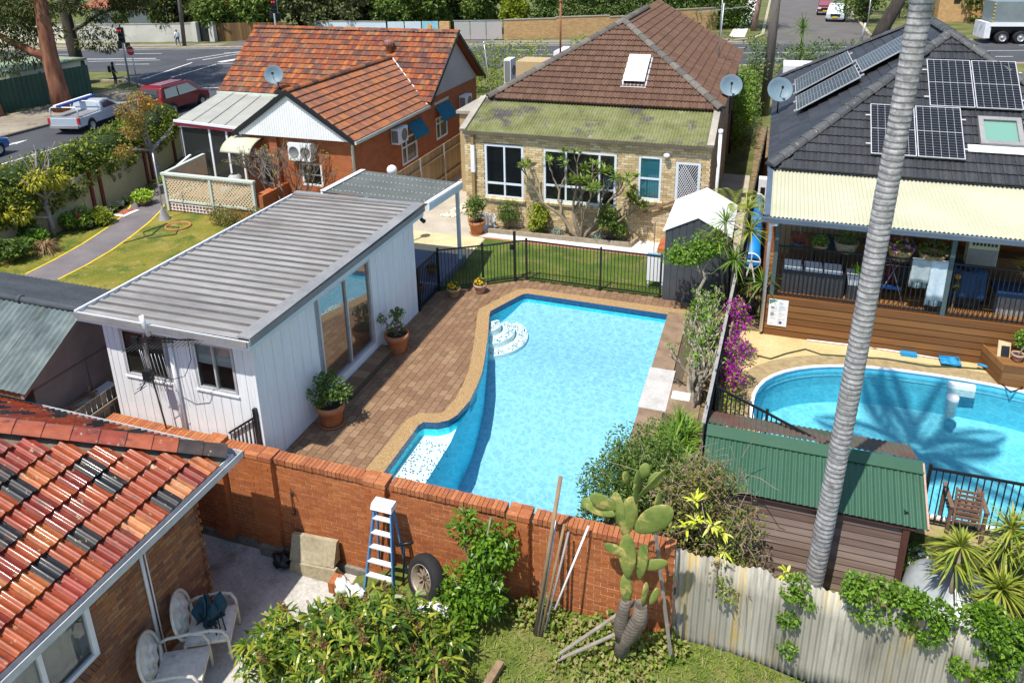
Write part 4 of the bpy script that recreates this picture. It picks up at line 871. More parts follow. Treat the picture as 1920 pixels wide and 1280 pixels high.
# pots on the terrace
def pot(name, label, x, y, r, h, z=0., m=m_terra, saucer=True, group=None, cat='plant pot'):
 t = thing(name, label, cat, (x, y, z), group)
 MB().lathe([(0, .02), (r*.68, .02), (r*.72, .06), (r*.93, h*.72), (r*1.02, h*.73), (r*1.05, h), (r*.93, h), (r*.88, h*.85)], (x, y, z), 24).build('pot_body', m, t)
 MB().disc((x, y, z+h*.86), r*.9, 20).build('soil', m_potsoil, t)
 if saucer: MB().lathe([(0, .01), (r*.9, .01), (r*.98, .055), (r*.92, .055), (r*.85, .02), (0, .02)], (x, y, z), 24).build('saucer', m, t)
 return t
l_bush = leafmat('leaf_bush', [(.03, .07, .012), (.07, .13, .02), (.13, .2, .04), (.05, .1, .02)])
m_pinkf = mat('pink_petal', [(.6, .06, .25), (.7, .2, .4), (.55, .03, .2)], 'island', rough=.6, trans=.3); m_yel = mat('yellow_petal', [(.8, .42, .01), (.85, .55, .02)], 'island', rough=.6, trans=.3)
def blossoms(name, parent, clumps, n, s, m, seed=1):
 rng = np.random.default_rng(seed); P, d = cloudpts(clumps, n, .15, rng); VV = []; FF = []
 a0 = unit(np.cross(d, np.array([.3, .2, 1.]))); b0 = np.cross(d, a0); k = 5; V = [P]
 for q in range(k*2):
  t = 2*math.pi*q/(k*2); r = s*(1 if q % 2 == 0 else .72); V.append(P+(a0*math.cos(t)+b0*math.sin(t))*r+d*s*.25)
 V = np.stack(V, 1).reshape(-1, 3); F = (np.arange(n)[:, None, None]*(2*k+1)+np.array([[0, 1+q, 1+(q+1) % (2*k)] for q in range(2*k)])[None]).reshape(-1, 3)
 return npobj(name, V, F, m, parent)
m_twig = mat('twig_bark', [(.2, .16, .12), (.3, .25, .19)], scale=9, rough=.95, var=.2)
p1 = pot('flower_pot', 'large terracotta pot of leafy pink flowers nearest the brick wall', -8.4, 12.05, .3, .52)
rt = random.Random(1); mb = MB(); tips = []
for k in range(6): limbs(mb, (-8.4, 12.05, .45), (rt.uniform(-.5, .5), rt.uniform(-.5, .5), 1), .26, .012, 1, rt, .7, tips, 5)
mb.build('stems', m_twig, p1); cl = subclumps((-8.4, 12.05, .86), (.42, .42, .34), 12, .17, 3)
foliage('foliage', p1, cl, 1300, .075, .04, l_bush, seed=5); blossoms('blossoms', p1, cl, 22, .04, m_pinkf, 2)
p2 = pot('flower_pot', 'terracotta pot with a sparse twiggy plant beside the glass door', -8.4, 15.2, .3, .55); mb = MB(); tips = []
for k in range(6): limbs(mb, (-8.4, 15.2, .45), (rt.uniform(-.55, .55), rt.uniform(-.55, .55), 1), .36, .012, 1, rt, .5, tips, 5)
mb.build('stems', m_twig, p2); cl = [(*t[0], .09, .09, .09) for t in tips]+[(-8.4, 15.2, .68, .22, .22, .15)]; foliage('foliage', p2, cl, 420, .075, .04, l_bush, seed=6); blossoms('blossoms', p2, cl, 9, .035, m_pinkf, 4)
m_glaz = mat('glazed_tan_pot', [(.33, .2, .09), (.42, .28, .14)], scale=4, rough=.35, coat=.4); m_wash = mat('washed_clay_pot', [(.4, .24, .17), (.5, .33, .25)], scale=4, rough=.85)
for x, y, m, lb in ((-8.24, 18.5, m_glaz, 'small tan glazed pot of yellow pansies nearest the carport'), (-7.6, 18.98, m_wash, 'small washed clay pot of yellow pansies beside the pool gate')):
 q = pot('pansy_pot', lb, x, y, .19, .3, m=m, saucer=False); foliage('foliage', q, [(x, y, .34, .17, .17, .08)], 260, .05, .03, l_bush, seed=7); blossoms('blossoms', q, [(x, y, .37, .17, .17, .1)], 26, .042, m_yel, 5)
q = pot('pansy_pot', 'orange pot of small white flowers on the carport floor', -9.35, 19.4, .17, .2, .22, mat('orange_pot', (.55, .16, .04), rough=.6), False); foliage('foliage', q, [(-9.35, 19.4, .46, .15, .15, .1)], 200, .05, .03, l_bush, seed=8)
q = pot('pansy_pot', 'low orange pot on the carport floor beside the railing', -9.25, 18.2, .17, .16, .22, mat('orange_pot_b', (.6, .15, .04), rough=.6), False)
# the brick house in the middle
CB = [(.58, .44, .24), (.5, .37, .19), (.64, .51, .3), (.43, .32, .17), (.56, .43, .25), (.68, .56, .36)]
m_cream = mat('cream_brick', CB, 'object', rough=.9, var=.2, vscale=26); m_cream_i = mat('cream_brick_field', CB, 'island', rough=.9, var=.2, vscale=26)
m_mort3 = mat('brown_mortar', (.17, .115, .065), rough=1, var=.2)
BT = dim(.72, [(.165, .088, .055), (.18, .098, .062), (.15, .08, .052), (.19, .106, .07)])
m_btile = mat('brown_concrete_tile', BT, 'object', rough=.85, var=.18, vscale=10, stain=[((.1, .06, .045), 2, .6, .8)]); m_btile_i = mat('brown_concrete_tile_field', BT, 'island', rough=.85, var=.18, vscale=10)
m_moss = mat('mossy_cement_roof', [(.12, .13, .045), (.17, .18, .07), (.21, .21, .1)], scale=1.6, rough=.95, var=.22, vscale=9, stain=[((.085, .075, .075), 1.1, .54, .63), ((.3, .31, .18), 2.2, .62, .75)])
m_grcap = mat('grey_ridge_tile', [(.12, .105, .09), (.16, .14, .12), (.1, .088, .075)], 'object', rough=.9, var=.2)
m_barge = mat('grey_barge', [(.3, .27, .22), (.4, .36, .3)], scale=2, rough=.85)
m_brgut = mat('brown_gutter', [(.09, .075, .055), (.13, .11, .08)], scale=2, rough=.6)
m_teal = mat('teal_blind', [(.02, .16, .18), (.03, .2, .22)], scale=2, rough=.6, var=.05)
mh = thing('bungalow', 'cream brick bungalow with brown hip roof and mossy green lean-to roof', 'house', (-5.9, 24.3, 0))
HX0, HX1, HY, EZ = -10.15, -1.62, 24.3, 3.42
MW = [(-9.4, -7.95, 1.08, 3.06), (-7.22, -4.66, 1.12, 3.02), (-3.92, -3.16, 1.5, 3.02), (-2.7, -1.9, .62, 2.92)]
wl = MB(); holed(wl, 'x', HY+.011, HY+.2, HX0+.02, HX1-.02, 0, EZ, MW); wl.box(HX0+.02, HY+.2, 0, HX0+.2, 26.3, 3.4); wl.box(HX1-.2, HY+.2, 0, HX1-.02, 26.3, 3.4); wl.box(HX0+.02, 26.3, 0, HX0+.2, 40, 4.1); wl.box(HX1-.2, 26.3, 0, HX1-.02, 40, 4.1); wl.box(HX0+.2, 39.8, 0, HX1-.2, 40, 4.1); wl.build('wall', m_mort3, mh)
cl = [((u, HY+.02, z), l) for u, z, l in courses(HX0, HX1, .0, EZ, MW)]; bricks(mh, cl, m_cream, 'x', 300, depth=.03, jit=.005, key=lambda c: -c[0][0]*.3-c[0][2])
for o in bpy.data.objects:
 if o.parent == mh and o.name.startswith('brickwork'): o.data.materials[0] = m_cream_i
cl = [((HX1, u, z), l) for u, z, l in courses(HY, 33, 0, 4.05) if z < 3.4 or u > 26.3]; scatter_boxes('brickwork', [c for c, l in cl], (.03, .228, .076), m_cream_i, mh, kind='stuff')
m_room = mat('dim_interior', [(.2, .15, .12), (.3, .24, .2)], scale=1, rough=.95)
MB().box(-9.8, 26.2, .6, -4.0, 26.25, 3.4).build('inner_wall', m_room, mh); MB().box(-9.8, 24.5, .7, -4.0, 26.2, .72).build('inner_floor', m_room, mh); MB().box(-9.8, 24.5, 3.2, -4.0, 26.2, 3.22).build('inner_ceiling', m_room, mh)
m_blueframe = mat('pale_blue_white_frame', [(.62, .68, .75), (.7, .75, .8)], scale=3, rough=.5, var=.05)
window(mh, 'x', HY+.03, *MW[0], m_blueframe, m_glass_see, mull=(-8.66,), trans=(1.62,), out=-1, fw=.08); window(mh, 'x', HY+.03, *MW[1], m_blueframe, m_glass_see, mull=(-6.42, -5.25), trans=(1.72,), out=-1, fw=.08)
w = window(mh, 'x', HY+.03, *MW[2], m_blueframe, glassmat('teal_glass', (.012, .1, .12), .0, .1), trans=(2.25,), out=-1, fw=.07)
dr = window(mh, 'x', HY+.03, *MW[3], m_blueframe, m_glass, out=-1, fw=.09, name='screen_door'); mb = MB()
for k in range(-14, 20):
 for s in (1, -1):
  x0 = -2.61+k*.075; z0, z1 = .72, 2.83; pts = []
  # diagonal lattice bar clipped to the leaf
  a, b = (x0, z0), (x0+s*1.25, z0+2.11)
  def cut(p, q, xc): t = (xc-p[0])/(q[0]-p[0]); return (xc, p[1]+(q[1]-p[1])*t)
  lo, hi = -2.61, -1.99
  if max(a[0], b[0]) < lo or min(a[0], b[0]) > hi: continue
  if a[0] < lo: a = cut(a, b, lo)
  if a[0] > hi: a = cut(a, b, hi)
  if b[0] < lo: b = cut(a, b, lo)
  if b[0] > hi: b = cut(a, b, hi)
  if abs(b[1]-a[1]) > .05: mb.bar((a[0], HY+.025-.004*s, a[1]), (b[0], HY+.025-.004*s, b[1]), .014, .006, up=(0, 1, 0))
mb.build('diamond_grille', m_white, dr, kind='stuff')
for (u0, u1, z0, z1) in MW[:3]:
 sb = MB().box(-.038, -.07, -.05, .038, .09, .05).mesh('sill_brick', m_cream); x = u0-.02
 while x < u1: piece('sill_brick', sb, (x+.04, HY-.01, z0-.055), mh, (.25, 0, 0)); x += .086
MB().box(HX0, HY-.16, EZ-.02, HX1+.05, HY-.05, EZ+.09).build('gutter', m_brgut, mh)
# lean-to of corrugated cement, in sheets
L0, L1 = Vector((HX0+.05, HY-.14, EZ+.1)), Vector((HX0+.05, 26.35, 4.26)); sw = (HX1-HX0-.2)/8
for k in range(8):
 mb = MB(); corrug(mb, L0+Vector((sw*k, 0, 0)), (sw, 0, 0), (L1-L0)*.53, .105, .02, 6); mb.build('lean_to_sheet', m_moss, mh)
 mb = MB(); corrug(mb, L0+Vector((sw*k, 0, .012))+(L1-L0)*.5, (sw, 0, 0), (L1-L0)*.5, .105, .02, 6); mb.build('lean_to_sheet', m_moss, mh)
MB().bar(L0+Vector((-.05, 0, .02)), L1+Vector((-.05, 0, .02)), .22, .1).build('barge', m_barge, mh); MB().bar((HX1-.02, HY-.14, EZ+.12), (HX1-.02, 26.35, 4.28), .22, .1).build('barge', m_barge, mh)
# tiled hip roof
RX0, RX1, RY0, RZ0 = -9.9, -1.5, 26.15, 4.3; RC = (RX0+RX1)/2; hw = (RX1-RX0)/2; pit = (6.72-RZ0)/hw; ca = 1/math.sqrt(1+pit*pit); PK = Vector((RC, RY0+hw, RZ0+hw*pit)); BK = Vector((RC, 36, PK.z))
und = MB(); a, b, c, d = Vector((RX0, RY0, RZ0)), Vector((RX1, RY0, RZ0)), Vector((RX1, 40.2, RZ0)), Vector((RX0, 40.2, RZ0)); dz = Vector((0, 0, -.02))
und.poly([a+dz, b+dz, PK+dz]); und.poly([b+dz, c+dz, BK+dz, PK+dz]); und.poly([d+dz, a+dz, PK+dz, BK+dz]); und.poly([c+dz, d+dz, BK+dz]); und.poly([a-dz*-4, d-dz*-4, c-dz*-4, b-dz*-4]); und.build('roof_deck', m_btile_i, mh)
def hipclip(w_, ca_): return lambda u, v: v*ca_+.06 < min(u, w_-u)
lay_tiles(mh, (RX0, RY0-.03, RZ0), (1, 0, 0), (0, 1, pit), 31, 15, .271, .33, [m_btile], clip=hipclip(RX1-RX0, ca), limit=300, key=lambda p: p.y, rolls=2, amp=.042, th=.04, seed=3, seg=4)
for o in bpy.data.objects:
 if o.parent == mh and o.name.startswith('roof_tiling'): o.data.materials[0] = m_btile_i
lay_tiles(mh, (RX1+.02, RY0, RZ0), (0, 1, 0), (-1, 0, pit), 51, 15, .271, .33, m_btile_i, clip=lambda u, v: v*ca+.06 < u, limit=0, rolls=2, amp=.03, th=.03, seed=5, seg=4)
def caps(parent, p, q, n, m, r=.15, name='ridge_cap'):
 p, q = Vector(p), Vector(q); d = (q-p).normalized(); ln = (q-p).length/n; xr = d.cross(Vector((0, 0, 1))).normalized(); R = Matrix((xr, d, xr.cross(d))).transposed().to_euler(); mb = MB()
 mb.sheet(lambda u, v: Vector((r*(1.12-.12*v)*math.cos(math.pi*u), ln*1.04*v, r*.75*(1.15-.15*v)*math.sin(math.pi*u))), 6, 1); mb.poly([Vector((r*1.12*math.cos(math.pi*i/6), 0, r*.86*math.sin(math.pi*i/6))) for i in range(7)][::-1]); me = mb.mesh(name, m)
 for k in range(n): piece(name, me, p+d*ln*k, parent, R)
caps(mh, a+Vector((0, 0, .03)), PK+Vector((0, 0, .03)), 15, m_grcap); caps(mh, b+Vector((0, 0, .03)), PK+Vector((0, 0, .03)), 15, m_grcap); caps(mh, PK+Vector((0, 0, .04)), BK+Vector((0, 0, .04)), 12, m_grcap)
# skylight on the front slope
def onroof(x, t, h): return Vector((x, RY0, RZ0))+Vector((0, 1, pit))*t+Vector((0, -pit*ca, ca))*h
mb = MB(); x0, x1, t0, t1 = -5.02, -4.3, .95, 2.2
sky_ = thing('skylight_dome', 'white domed skylight on the brown tiled roof', 'skylight', onroof(-4.7, 1.5, 0))
mb.hexa([onroof(x0-.1, t0-.18, .04), onroof(x1+.1, t0-.18, .04), onroof(x1+.1, t1+.1, .04), onroof(x0-.1, t1+.1, .04), onroof(x0-.1, t0-.18, .06), onroof(x1+.1, t0-.18, .06), onroof(x1+.1, t1+.1, .06), onroof(x0-.1, t1+.1, .06)]); mb.build('flashing', m_alum, sky_)
mb = MB(); mb.hexa([onroof(x0, t0, .06), onroof(x1, t0, .06), onroof(x1, t1, .06), onroof(x0, t1, .06), onroof(x0, t0, .2), onroof(x1, t0, .2), onroof(x1, t1, .2), onroof(x0, t1, .2)]); mb.build('kerb_frame', m_black, sky_)
mb = MB(); mb.sheet(lambda u, v: onroof(x0-.03+(x1-x0+.06)*u, t0-.03+(t1-t0+.06)*v, .2+.1*(math.sin(math.pi*u)*math.sin(math.pi*v))**.5), 12, 12); mb.build('dome', m_white, sky_)
# white flue / downpipe at the right edge, side details
mb = MB(); mb.tube([(-1.38, 24.55, 3.95), (-1.38, 24.55, .1)], .055, 10); mb.lathe([(.075, 0), (.075, .1), (.0, .12)], (-1.38, 24.55, 3.92), 12); mb.build('vent_pipe', m_white, mh)
lampm = MB().ball((-3.0, HY-.12, 3.13), .1, 10, (1.1, 1, .8)); lampm.build('wall_lamp', m_white, None, label='white bulkhead lamp on the brick wall between window and door', cat='lamp')
mb = MB(); mb.box(-9.86, HY-.11, .3, -9.76, HY-.0, EZ); mb.build('downpipe', mat('tan_downpipe', (.3, .2, .08), rough=.6), mh); MB().box(-9.88, HY-.125, 2.0, -9.74, HY, 3.0).build('white_cover', m_white, mh)
# chimney and grey flat box behind at left
ch = MB(); ch.box(-10.7, 31.8, 3.2, -8.3, 33.2, 4.75); ch.build('annexe', m_cream_i, mh); MB().box(-11.8, 27.5, 3.3, -9.95, 33.5, 3.42).build('flat_annexe_roof', m_barge, mh); MB().box(-11.7, 27.6, 0, -10.1, 33.4, 3.3).build('annexe_wall', m_cream_i, mh)
MB().tube([(-9.0, 33.0, 4.7), (-9.0, 33.0, 7.2)], .045, 8).ball((-9.0, 33.0, 7.25), .08, 8).build('rusty_flue', mat('rusty_pipe', [(.22, .08, .04), (.3, .13, .06)], scale=5, rough=.9), mh)
MB().box(-9.6, 34.0, 4.0, -7.6, 35.8, 4.9).build('water_heater', m_gutw, mh)
aan = MB(); aan.tube([(-11.0, 29.5, 3.4), (-11.3, 29.5, 5.9)], .02, 6); aan.bar((-11.8, 29.2, 5.65), (-10.7, 29.8, 6.05), .03, .03)
for k in range(8): p = Vector((-11.8, 29.2, 5.65)).lerp(Vector((-10.7, 29.8, 6.05)), k/7); aan.tube([p+Vector((-.05, .2, 0)), p+Vector((.05, -.2, 0))], .008, 5)
aan.build('roof_antenna', m_steel, None, label='thin television aerial beside the grey gable and chimney', cat='antenna')
# brick steps up to the door with handrail
st = thing('brick_steps', 'orange brick steps below the white screen door with thin steel handrail', 'steps', (-2.5, 23.9, 0))
for k in range(3): MB().box(-3.05+.3*k, 23.35, 0, -1.7, 24.28, .2*(k+1)).build('step', m_brick_i, st)
MB().tube([(-3.15, 23.3, .02), (-3.15, 23.3, 1.1), (-3.1, 23.3, 1.2), (-2.2, 23.3, 1.75)], .018, 6).build('handrail', m_steel, st); MB().bar((-3.7, 24.2, 1.1), (-2.3, 24.2, 1.75), .05, .08).build('timber_rail', m_timber, st)
# garden bed along the wall
bed = struct(MB().poly([(-9.0, 23.58, .03), (-4.05, 23.66, .03), (-3.9, 24.28, .03), (-9.0, 24.28, .03)]), 'flower_bed', m_soil)
kb = MB(); kb.bar((-9.05, 23.55, .08), (-4.0, 23.64, .08), .1, .18); kb.bar((-4.0, 23.62, .08), (-3.85, 24.25, .08), .1, .18); kb.bar((-9.05, 23.55, .08), (-9.05, 24.25, .08), .1, .18); kb.multi('bed_edging', mat('grey_sleeper', [(.24, .2, .15), (.33, .28, .21)], scale=4, rough=.95, var=.2), bed)
wg = thing('picket_panel', 'small white picket panel leaning by the brick house downpipe', 'panel', (-9.3, 23.9, 0))
for k in range(6): MB().box(-9.58+.12*k, 23.86, .02, -9.5+.12*k, 23.88, .62).build('picket', m_white, wg)
MB().box(-9.6, 23.88, .1, -8.86, 23.9, .17).box(-9.6, 23.88, .46, -8.86, 23.9, .53).multi('rail', m_white, wg)
# pots and white board
l_dark = leafmat('leaf_shrub', [(.02, .05, .01), (.05, .1, .016), (.09, .15, .03), (.13, .19, .035)]); l_yel = leafmat('leaf_yellow_green', [(.1, .15, .012), (.2, .25, .02), (.3, .31, .03), (.14, .19, .02)]); l_bright = leafmat('leaf_bright', [(.06, .14, .012), (.12, .22, .02), (.2, .3, .04), (.08, .16, .02)])
l_frang = leafmat('frangipani_leaf', [(.06, .12, .015), (.12, .19, .025), (.19, .25, .045)])
q = pot('plant_pot', 'terracotta pot with a leafy camellia beside the white carport post', -9.4, 23.35, .28, .5); foliage('foliage', q, subclumps((-9.4, 23.35, .95), (.36, .36, .42), 12, .2, 2), 900, .09, .05, l_dark, seed=4); MB().tube([(-9.4, 23.35, .4), (-9.4, 23.35, .8)], .02, 6).build('stem', m_twig, q)
wp = thing('rabbit_hutch_panel', 'white slatted panel standing behind the pool fence at its end', 'panel', (-2.75, 20.75, 0))
MB().box(-2.98, 20.72, .25, -2.48, 20.75, 1.1).build('board', m_white, wp); MB().box(-2.98, 20.7, 1.06, -2.48, 20.76, 1.14).build('blue_top', mat('sky_blue_plastic', (.25, .5, .7), rough=.5), wp); MB().box(-2.96, 20.735, 0, -2.92, 20.76, .25).box(-2.54, 20.735, 0, -2.5, 20.76, .25).multi('leg', m_white, wp)
# shrubs
def shrub(label, x, y, r, h, n, m, L=.09, W=.05, seed=1, z=0., name='shrub', k=14, cat='shrub', flowers=None, group=None):
 t = thing(name, label, cat, (x, y, z), group); rs_ = random.Random(seed); mb = MB()
 for i in range(5): mb.tube(wob((x+rs_.uniform(-.05, .05), y+rs_.uniform(-.05, .05), z), (x+rs_.uniform(-.5, .5)*r, y+rs_.uniform(-.5, .5)*r, z+h*.75), 3, .05, rs_), [.025, .02, .015, .01], 5)
 mb.build('stems', m_twig, t); cl = subclumps((x, y, z+h*.55), (r*.8, r*.8, h*.42), k, min(r, h)*.36, seed)
 foliage('foliage', t, cl, n, L, W, m, seed=seed)
 if flowers: blossoms('blossoms', t, cl, flowers[0], flowers[1], flowers[2], seed)
 return t
shrub('rounded dark green shrub below the left window of the brick house', -8.45, 24.0, .45, 1.15, 1500, l_dark, .07, .03, 3); shrub('yellow green leafy shrub next to the rounded dark shrub', -7.35, 24.0, .55, 1.05, 1300, l_yel, .1, .06, 4)
m_red = mat('red_petal', [(.5, .01, .02), (.6, .03, .03)], 'island', rough=.6, trans=.2)
shrub('green shrub with red flowers at the end of the house bed', -4.7, 24.0, .6, 1.6, 1700, l_dark, .1, .06, 5, flowers=(14, .06, m_red))
m_silv = leafmat('leaf_silver', [(.2, .25, .2), (.3, .34, .28), (.15, .2, .15)])
for x, lb in ((-6.6, 'low silver grey plants at the left foot of the frangipani'), (-5.1, 'low silver grey plants at the right foot of the frangipani')): shrub(lb, x, 23.85, .3, .35, 350, m_silv, .08, .04, int(-x*10), name='low_plant', cat='plant')
# frangipani tree against the wall
fr = thing('frangipani_tree', 'spreading frangipani tree with bare grey limbs before the brick house windows', 'tree', (-5.75, 23.95, 0)); mb = MB(); tips = []; rf = random.Random(12); m_fbark = mat('frangipani_bark', [(.2, .165, .12), (.3, .25, .18)], scale=8, rough=.9, var=.15)
for d, l, r in (((-.8, -.05, 1), .95, .1), ((-.25, -.1, 1.1), .9, .11), ((.55, -.05, 1), .95, .1), ((.95, 0, .8), .8, .07), ((.1, -.25, 1), .7, .07)): limbs(mb, (-5.75+.12*d[0], 23.95, .0), d, l*1.08, r*.8, 4, rf, .62, tips, 7, .22, 2)
mb.build('trunk', m_fbark, fr); heads = [(np.array(p), 13, .27, .07, 5, 75, .25) for p, d in tips if p.z > 1.2]; rosettes('crown', fr, heads, l_frang, seed=2)
# grey garden shed with white roof
gsh = thing('metal_shed', 'dark grey metal garden shed with white pitched roof behind the pool fence', 'shed', (-1.5, 21, 0)); m_ggrey = mat('basalt_sheet', [(.055, .06, .068), (.075, .08, .088)], scale=2, rough=.5, var=.08); m_wroof = mat('white_roof_sheet', [(.8, .8, .8), (.86, .86, .86)], scale=2, rough=.45, var=.03)
gx0, gx1, gy0, gy1 = -2.42, -.68, 20.1, 22.7; gz, gr = 2.15, 2.6; gc = (gx0+gx1)/2
wl = MB(); wl.ext([(gx0, gy0, 0), (gx1, gy0, 0), (gx1, gy0, gz), (gc, gy0, gr), (gx0, gy0, gz)], (0, .03, 0)); wl.box(gx0, gy0+.03, 0, gx0+.03, gy1, gz); wl.box(gx1-.03, gy0+.03, 0, gx1, gy1, gz); wl.box(gx0+.03, gy1-.03, 0, gx1-.03, gy1, gz); wl.build('wall', m_ggrey, gsh)
vboards(gsh, 'x', gy0-.002, gx0+.02, gx1-.02, 0, gr, .19, m_ggrey, out=-1, th=.014, gap=.03, name='wall_panel', ztop=lambda u: gr-.03-abs(u-gc)*(gr-gz)/(gc-gx0)-.03)
for s, xx in ((-1, gx0-.06), (1, gx1+.06)):
 mb = MB(); mb.hexa([(gc, gy0-.05, gr), (xx, gy0-.05, gz-.03), (xx, gy1+.05, gz-.03), (gc, gy1+.05, gr), (gc, gy0-.05, gr+.03), (xx, gy0-.05, gz), (xx, gy1+.05, gz), (gc, gy1+.05, gr+.03)]); mb.build('roof_sheet', m_wroof, gsh)
# right-hand house with slate grey tiles and timber deck
DK = dim(.75, [(.04, .043, .048), (.05, .053, .058), (.045, .047, .053), (.058, .06, .066)])
m_dtile = mat('slate_grey_tile', DK, 'object', rough=.5, var=.2, vscale=9, stain=[((.2, .19, .12), 5, .71, .76)]); m_dtile_i = mat('slate_grey_tile_field', DK, 'island', rough=.5, var=.2, vscale=9, stain=[((.22, .21, .13), 5, .71, .76)])
m_dcap = mat('slate_ridge_tile', [(.06, .062, .066), (.08, .082, .085)], 'object', rough=.6, var=.2, stain=[((.25, .23, .14), 7, .6, .68)])
m_creamroof = mat('cream_roof_steel', [(.47, .46, .32), (.54, .52, .39)], scale=.8, rough=.5, var=.05, stain=[((.28, .27, .2), 9, .74, .78)])
m_cblue = mat('slate_blue_trim', [(.075, .105, .145), (.1, .135, .18)], scale=2, rough=.5, var=.06); m_cpost = mat('grey_green_post', (.07, .1, .105), rough=.5, var=.06)
m_deck = mat('oiled_hardwood', [(.19, .085, .026), (.23, .105, .034), (.165, .07, .022), (.26, .125, .042)], 'object', rough=.6, var=.22, vscale=6, stretch=(.15, 1, 3)); m_oran = mat('orange_house_brick', [(.28, .09, .03), (.36, .13, .045)], scale=3, rough=.9)
rh = thing('tiled_house', 'house with slate grey tile roof, solar panels and cream veranda over a deck', 'house', (4.9, 21.9, 0))
QX0, QX1, QY0, QZ, qp = .17, 9.8, 21.5, 3.8, .66; qh = (QX1-QX0)/2; qa = 1/math.sqrt(1+qp*qp); QC = (QX0+QX1)/2; K0 = Vector((QC, QY0+qh, QZ+qh*qp)); K1 = Vector((QC, 30.4, K0.z))
a, b, c, d = Vector((QX0, QY0, QZ)), Vector((QX1, QY0, QZ)), Vector((QX1, 35.2, QZ)), Vector((QX0, 35.2, QZ)); und = MB(); dz = Vector((0, 0, -.02))
und.poly([a+dz, b+dz, K0+dz]); und.poly([b+dz, c+dz, K1+dz, K0+dz]); und.poly([d+dz, a+dz, K0+dz, K1+dz]); und.poly([c+dz, d+dz, K1+dz]); und.poly([a+dz*5, d+dz*5, c+dz*5, b+dz*5]); und.build('roof_deck', m_dtile_i, rh)
lay_tiles(rh, (QX0, QY0-.03, QZ), (1, 0, 0), (0, 1, qp), 32, 17, .3, .33, m_dtile, clip=hipclip(QX1-QX0, qa), limit=300, key=lambda p: p.y+abs(p.x-3)*.2, rolls=2, amp=.02, th=.03, seed=3, seg=4)
for o in bpy.data.objects:
 if o.parent == rh and o.name.startswith('roof_tiling'): o.data.materials[0] = m_dtile_i
lay_tiles(rh, (QX0-.02, 35.2, QZ), (0, -1, 0), (1, 0, qp), 45, 17, .3, .33, m_dtile_i, clip=lambda u, v: v*qa+.06 < u and v*qa+.06 < 13.7-u, limit=0, rolls=2, amp=.012, th=.022, seed=6, seg=4)
lay_tiles(rh, (QX1+.02, QY0, QZ), (0, 1, 0), (-1, 0, qp), 45, 17, .3, .33, m_dtile_i, clip=lambda u, v: v*qa+.06 < u and v*qa+.06 < 13.7-u, limit=0, rolls=2, amp=.012, th=.022, seed=7, seg=4)
up_ = Vector((0, 0, .02)); caps(rh, a+up_, K0+up_, 17, m_dcap, .16); caps(rh, b+up_, K0+up_, 17, m_dcap, .16); caps(rh, K0+up_, K1+up_, 10, m_dcap, .16); caps(rh, d+up_, K1+up_, 17, m_dcap, .16)
MB().box(QX0+.1, 22, 0, QX0+.3, 35, 3.75).box(QX1-.3, 22, 0, QX1-.1, 35, 3.75).box(QX0+.3, 34.8, 0, QX1-.3, 35, 3.75).multi('wall', m_oran, rh)
MB().box(QX0-.06, 21.5, QZ-.14, QX0+.02, 35.2, QZ-.02).build('gutter', m_cblue, rh)
MB().box(.3, 35.2, 0, 4.2, 41, 3.2).build('rear_annexe', m_oran, rh); MB().box(.25, 35.2, 3.2, 4.3, 41, 3.3).build('annexe_roof', m_dtile_i, rh); MB().box(.5, 39.5, 3.3, 5.4, 41.3, 3.75).build('parapet', m_gutw, rh)
# veranda back wall
MB().box(.3, 21.9, 1.1, 10, 22.0, 3.7).build('veranda_wall', m_oran, rh)
MB().box(.55, 21.86, 1.1, 3.3, 21.9, 3.5).build('cladding', mat('tan_cladding', [(.33, .25, .15), (.42, .33, .2)], scale=2, rough=.9, wave=((.2, .14, .08), 2.2, .85, .95, 'X', 0)), rh)
window(rh, 'x', 21.87, 2.35, 3.1, 2.0, 3.3, m_white, glassmat('teal_window', (.01, .13, .14), 0, .05), out=-1, fw=.06, trans=(2.6,)); window(rh, 'x', 21.9, 4.1, 5.2, 1.1, 3.4, m_cpost, m_glass, out=-1, mull=(4.65,), fw=.06, name='sliding_door')
# deck: fascia boards and floor boards
for k in range(6): MB().box(.4, 18.86, .01+.183*k, 12, 18.89, .01+.183*k+.157).build('fascia_board', m_deck, rh)
MB().box(.43, 18.89, 0, 12, 18.94, 1.06).build('fascia_backing', m_black, rh); MB().box(.37, 18.9, 0, .4, 21.9, 1.06).build('deck_side', m_deck, rh)
fb = MB().box(-5.8, -.06, -.012, 5.8, .06, .012).mesh('floor_board', m_deck); y = 18.93
while y < 21.85: piece('floor_board', fb, (6.2, y, 1.095), rh); y += .13
for x, lw in ((.5, .1), (2.6, .1), (4.42, .1), (8.4, .1)): MB().box(x-.05, 18.92, 1.1, x+.05, 19.02, 3.3).build('post', m_cpost, rh)
MB().box(.3, 18.9, 3.18, 12, 18.98, 3.3).build('beam', m_cpost, rh)
VR0, VR1 = Vector((.18, 18.62, 3.36)), Vector((.18, 21.72, 3.72)); sw = .76
for k in range(15):
 mb = MB(); corrug(mb, VR0+Vector((sw*k+.08, 0, 0)), (sw, 0, 0), VR1-VR0, .095, .018, 6); mb.build('veranda_sheet', m_creamroof, rh)
MB().bar((.2, 18.62, 3.38), (.2, 21.72, 3.74), .14, .05).build('barge_flashing', m_cblue, rh); MB().hexa([(.13, 21.5, 3.72), (12, 21.5, 3.72), (12, 21.78, 3.78), (.13, 21.78, 3.78), (.13, 21.5, 3.735), (12, 21.5, 3.735), (12, 21.78, 3.795), (.13, 21.78, 3.795)]).build('apron_flashing', m_cblue, rh)
MB().box(.1, 18.5, 3.24, 12, 18.6, 3.35).build('veranda_gutter', m_cblue, rh)
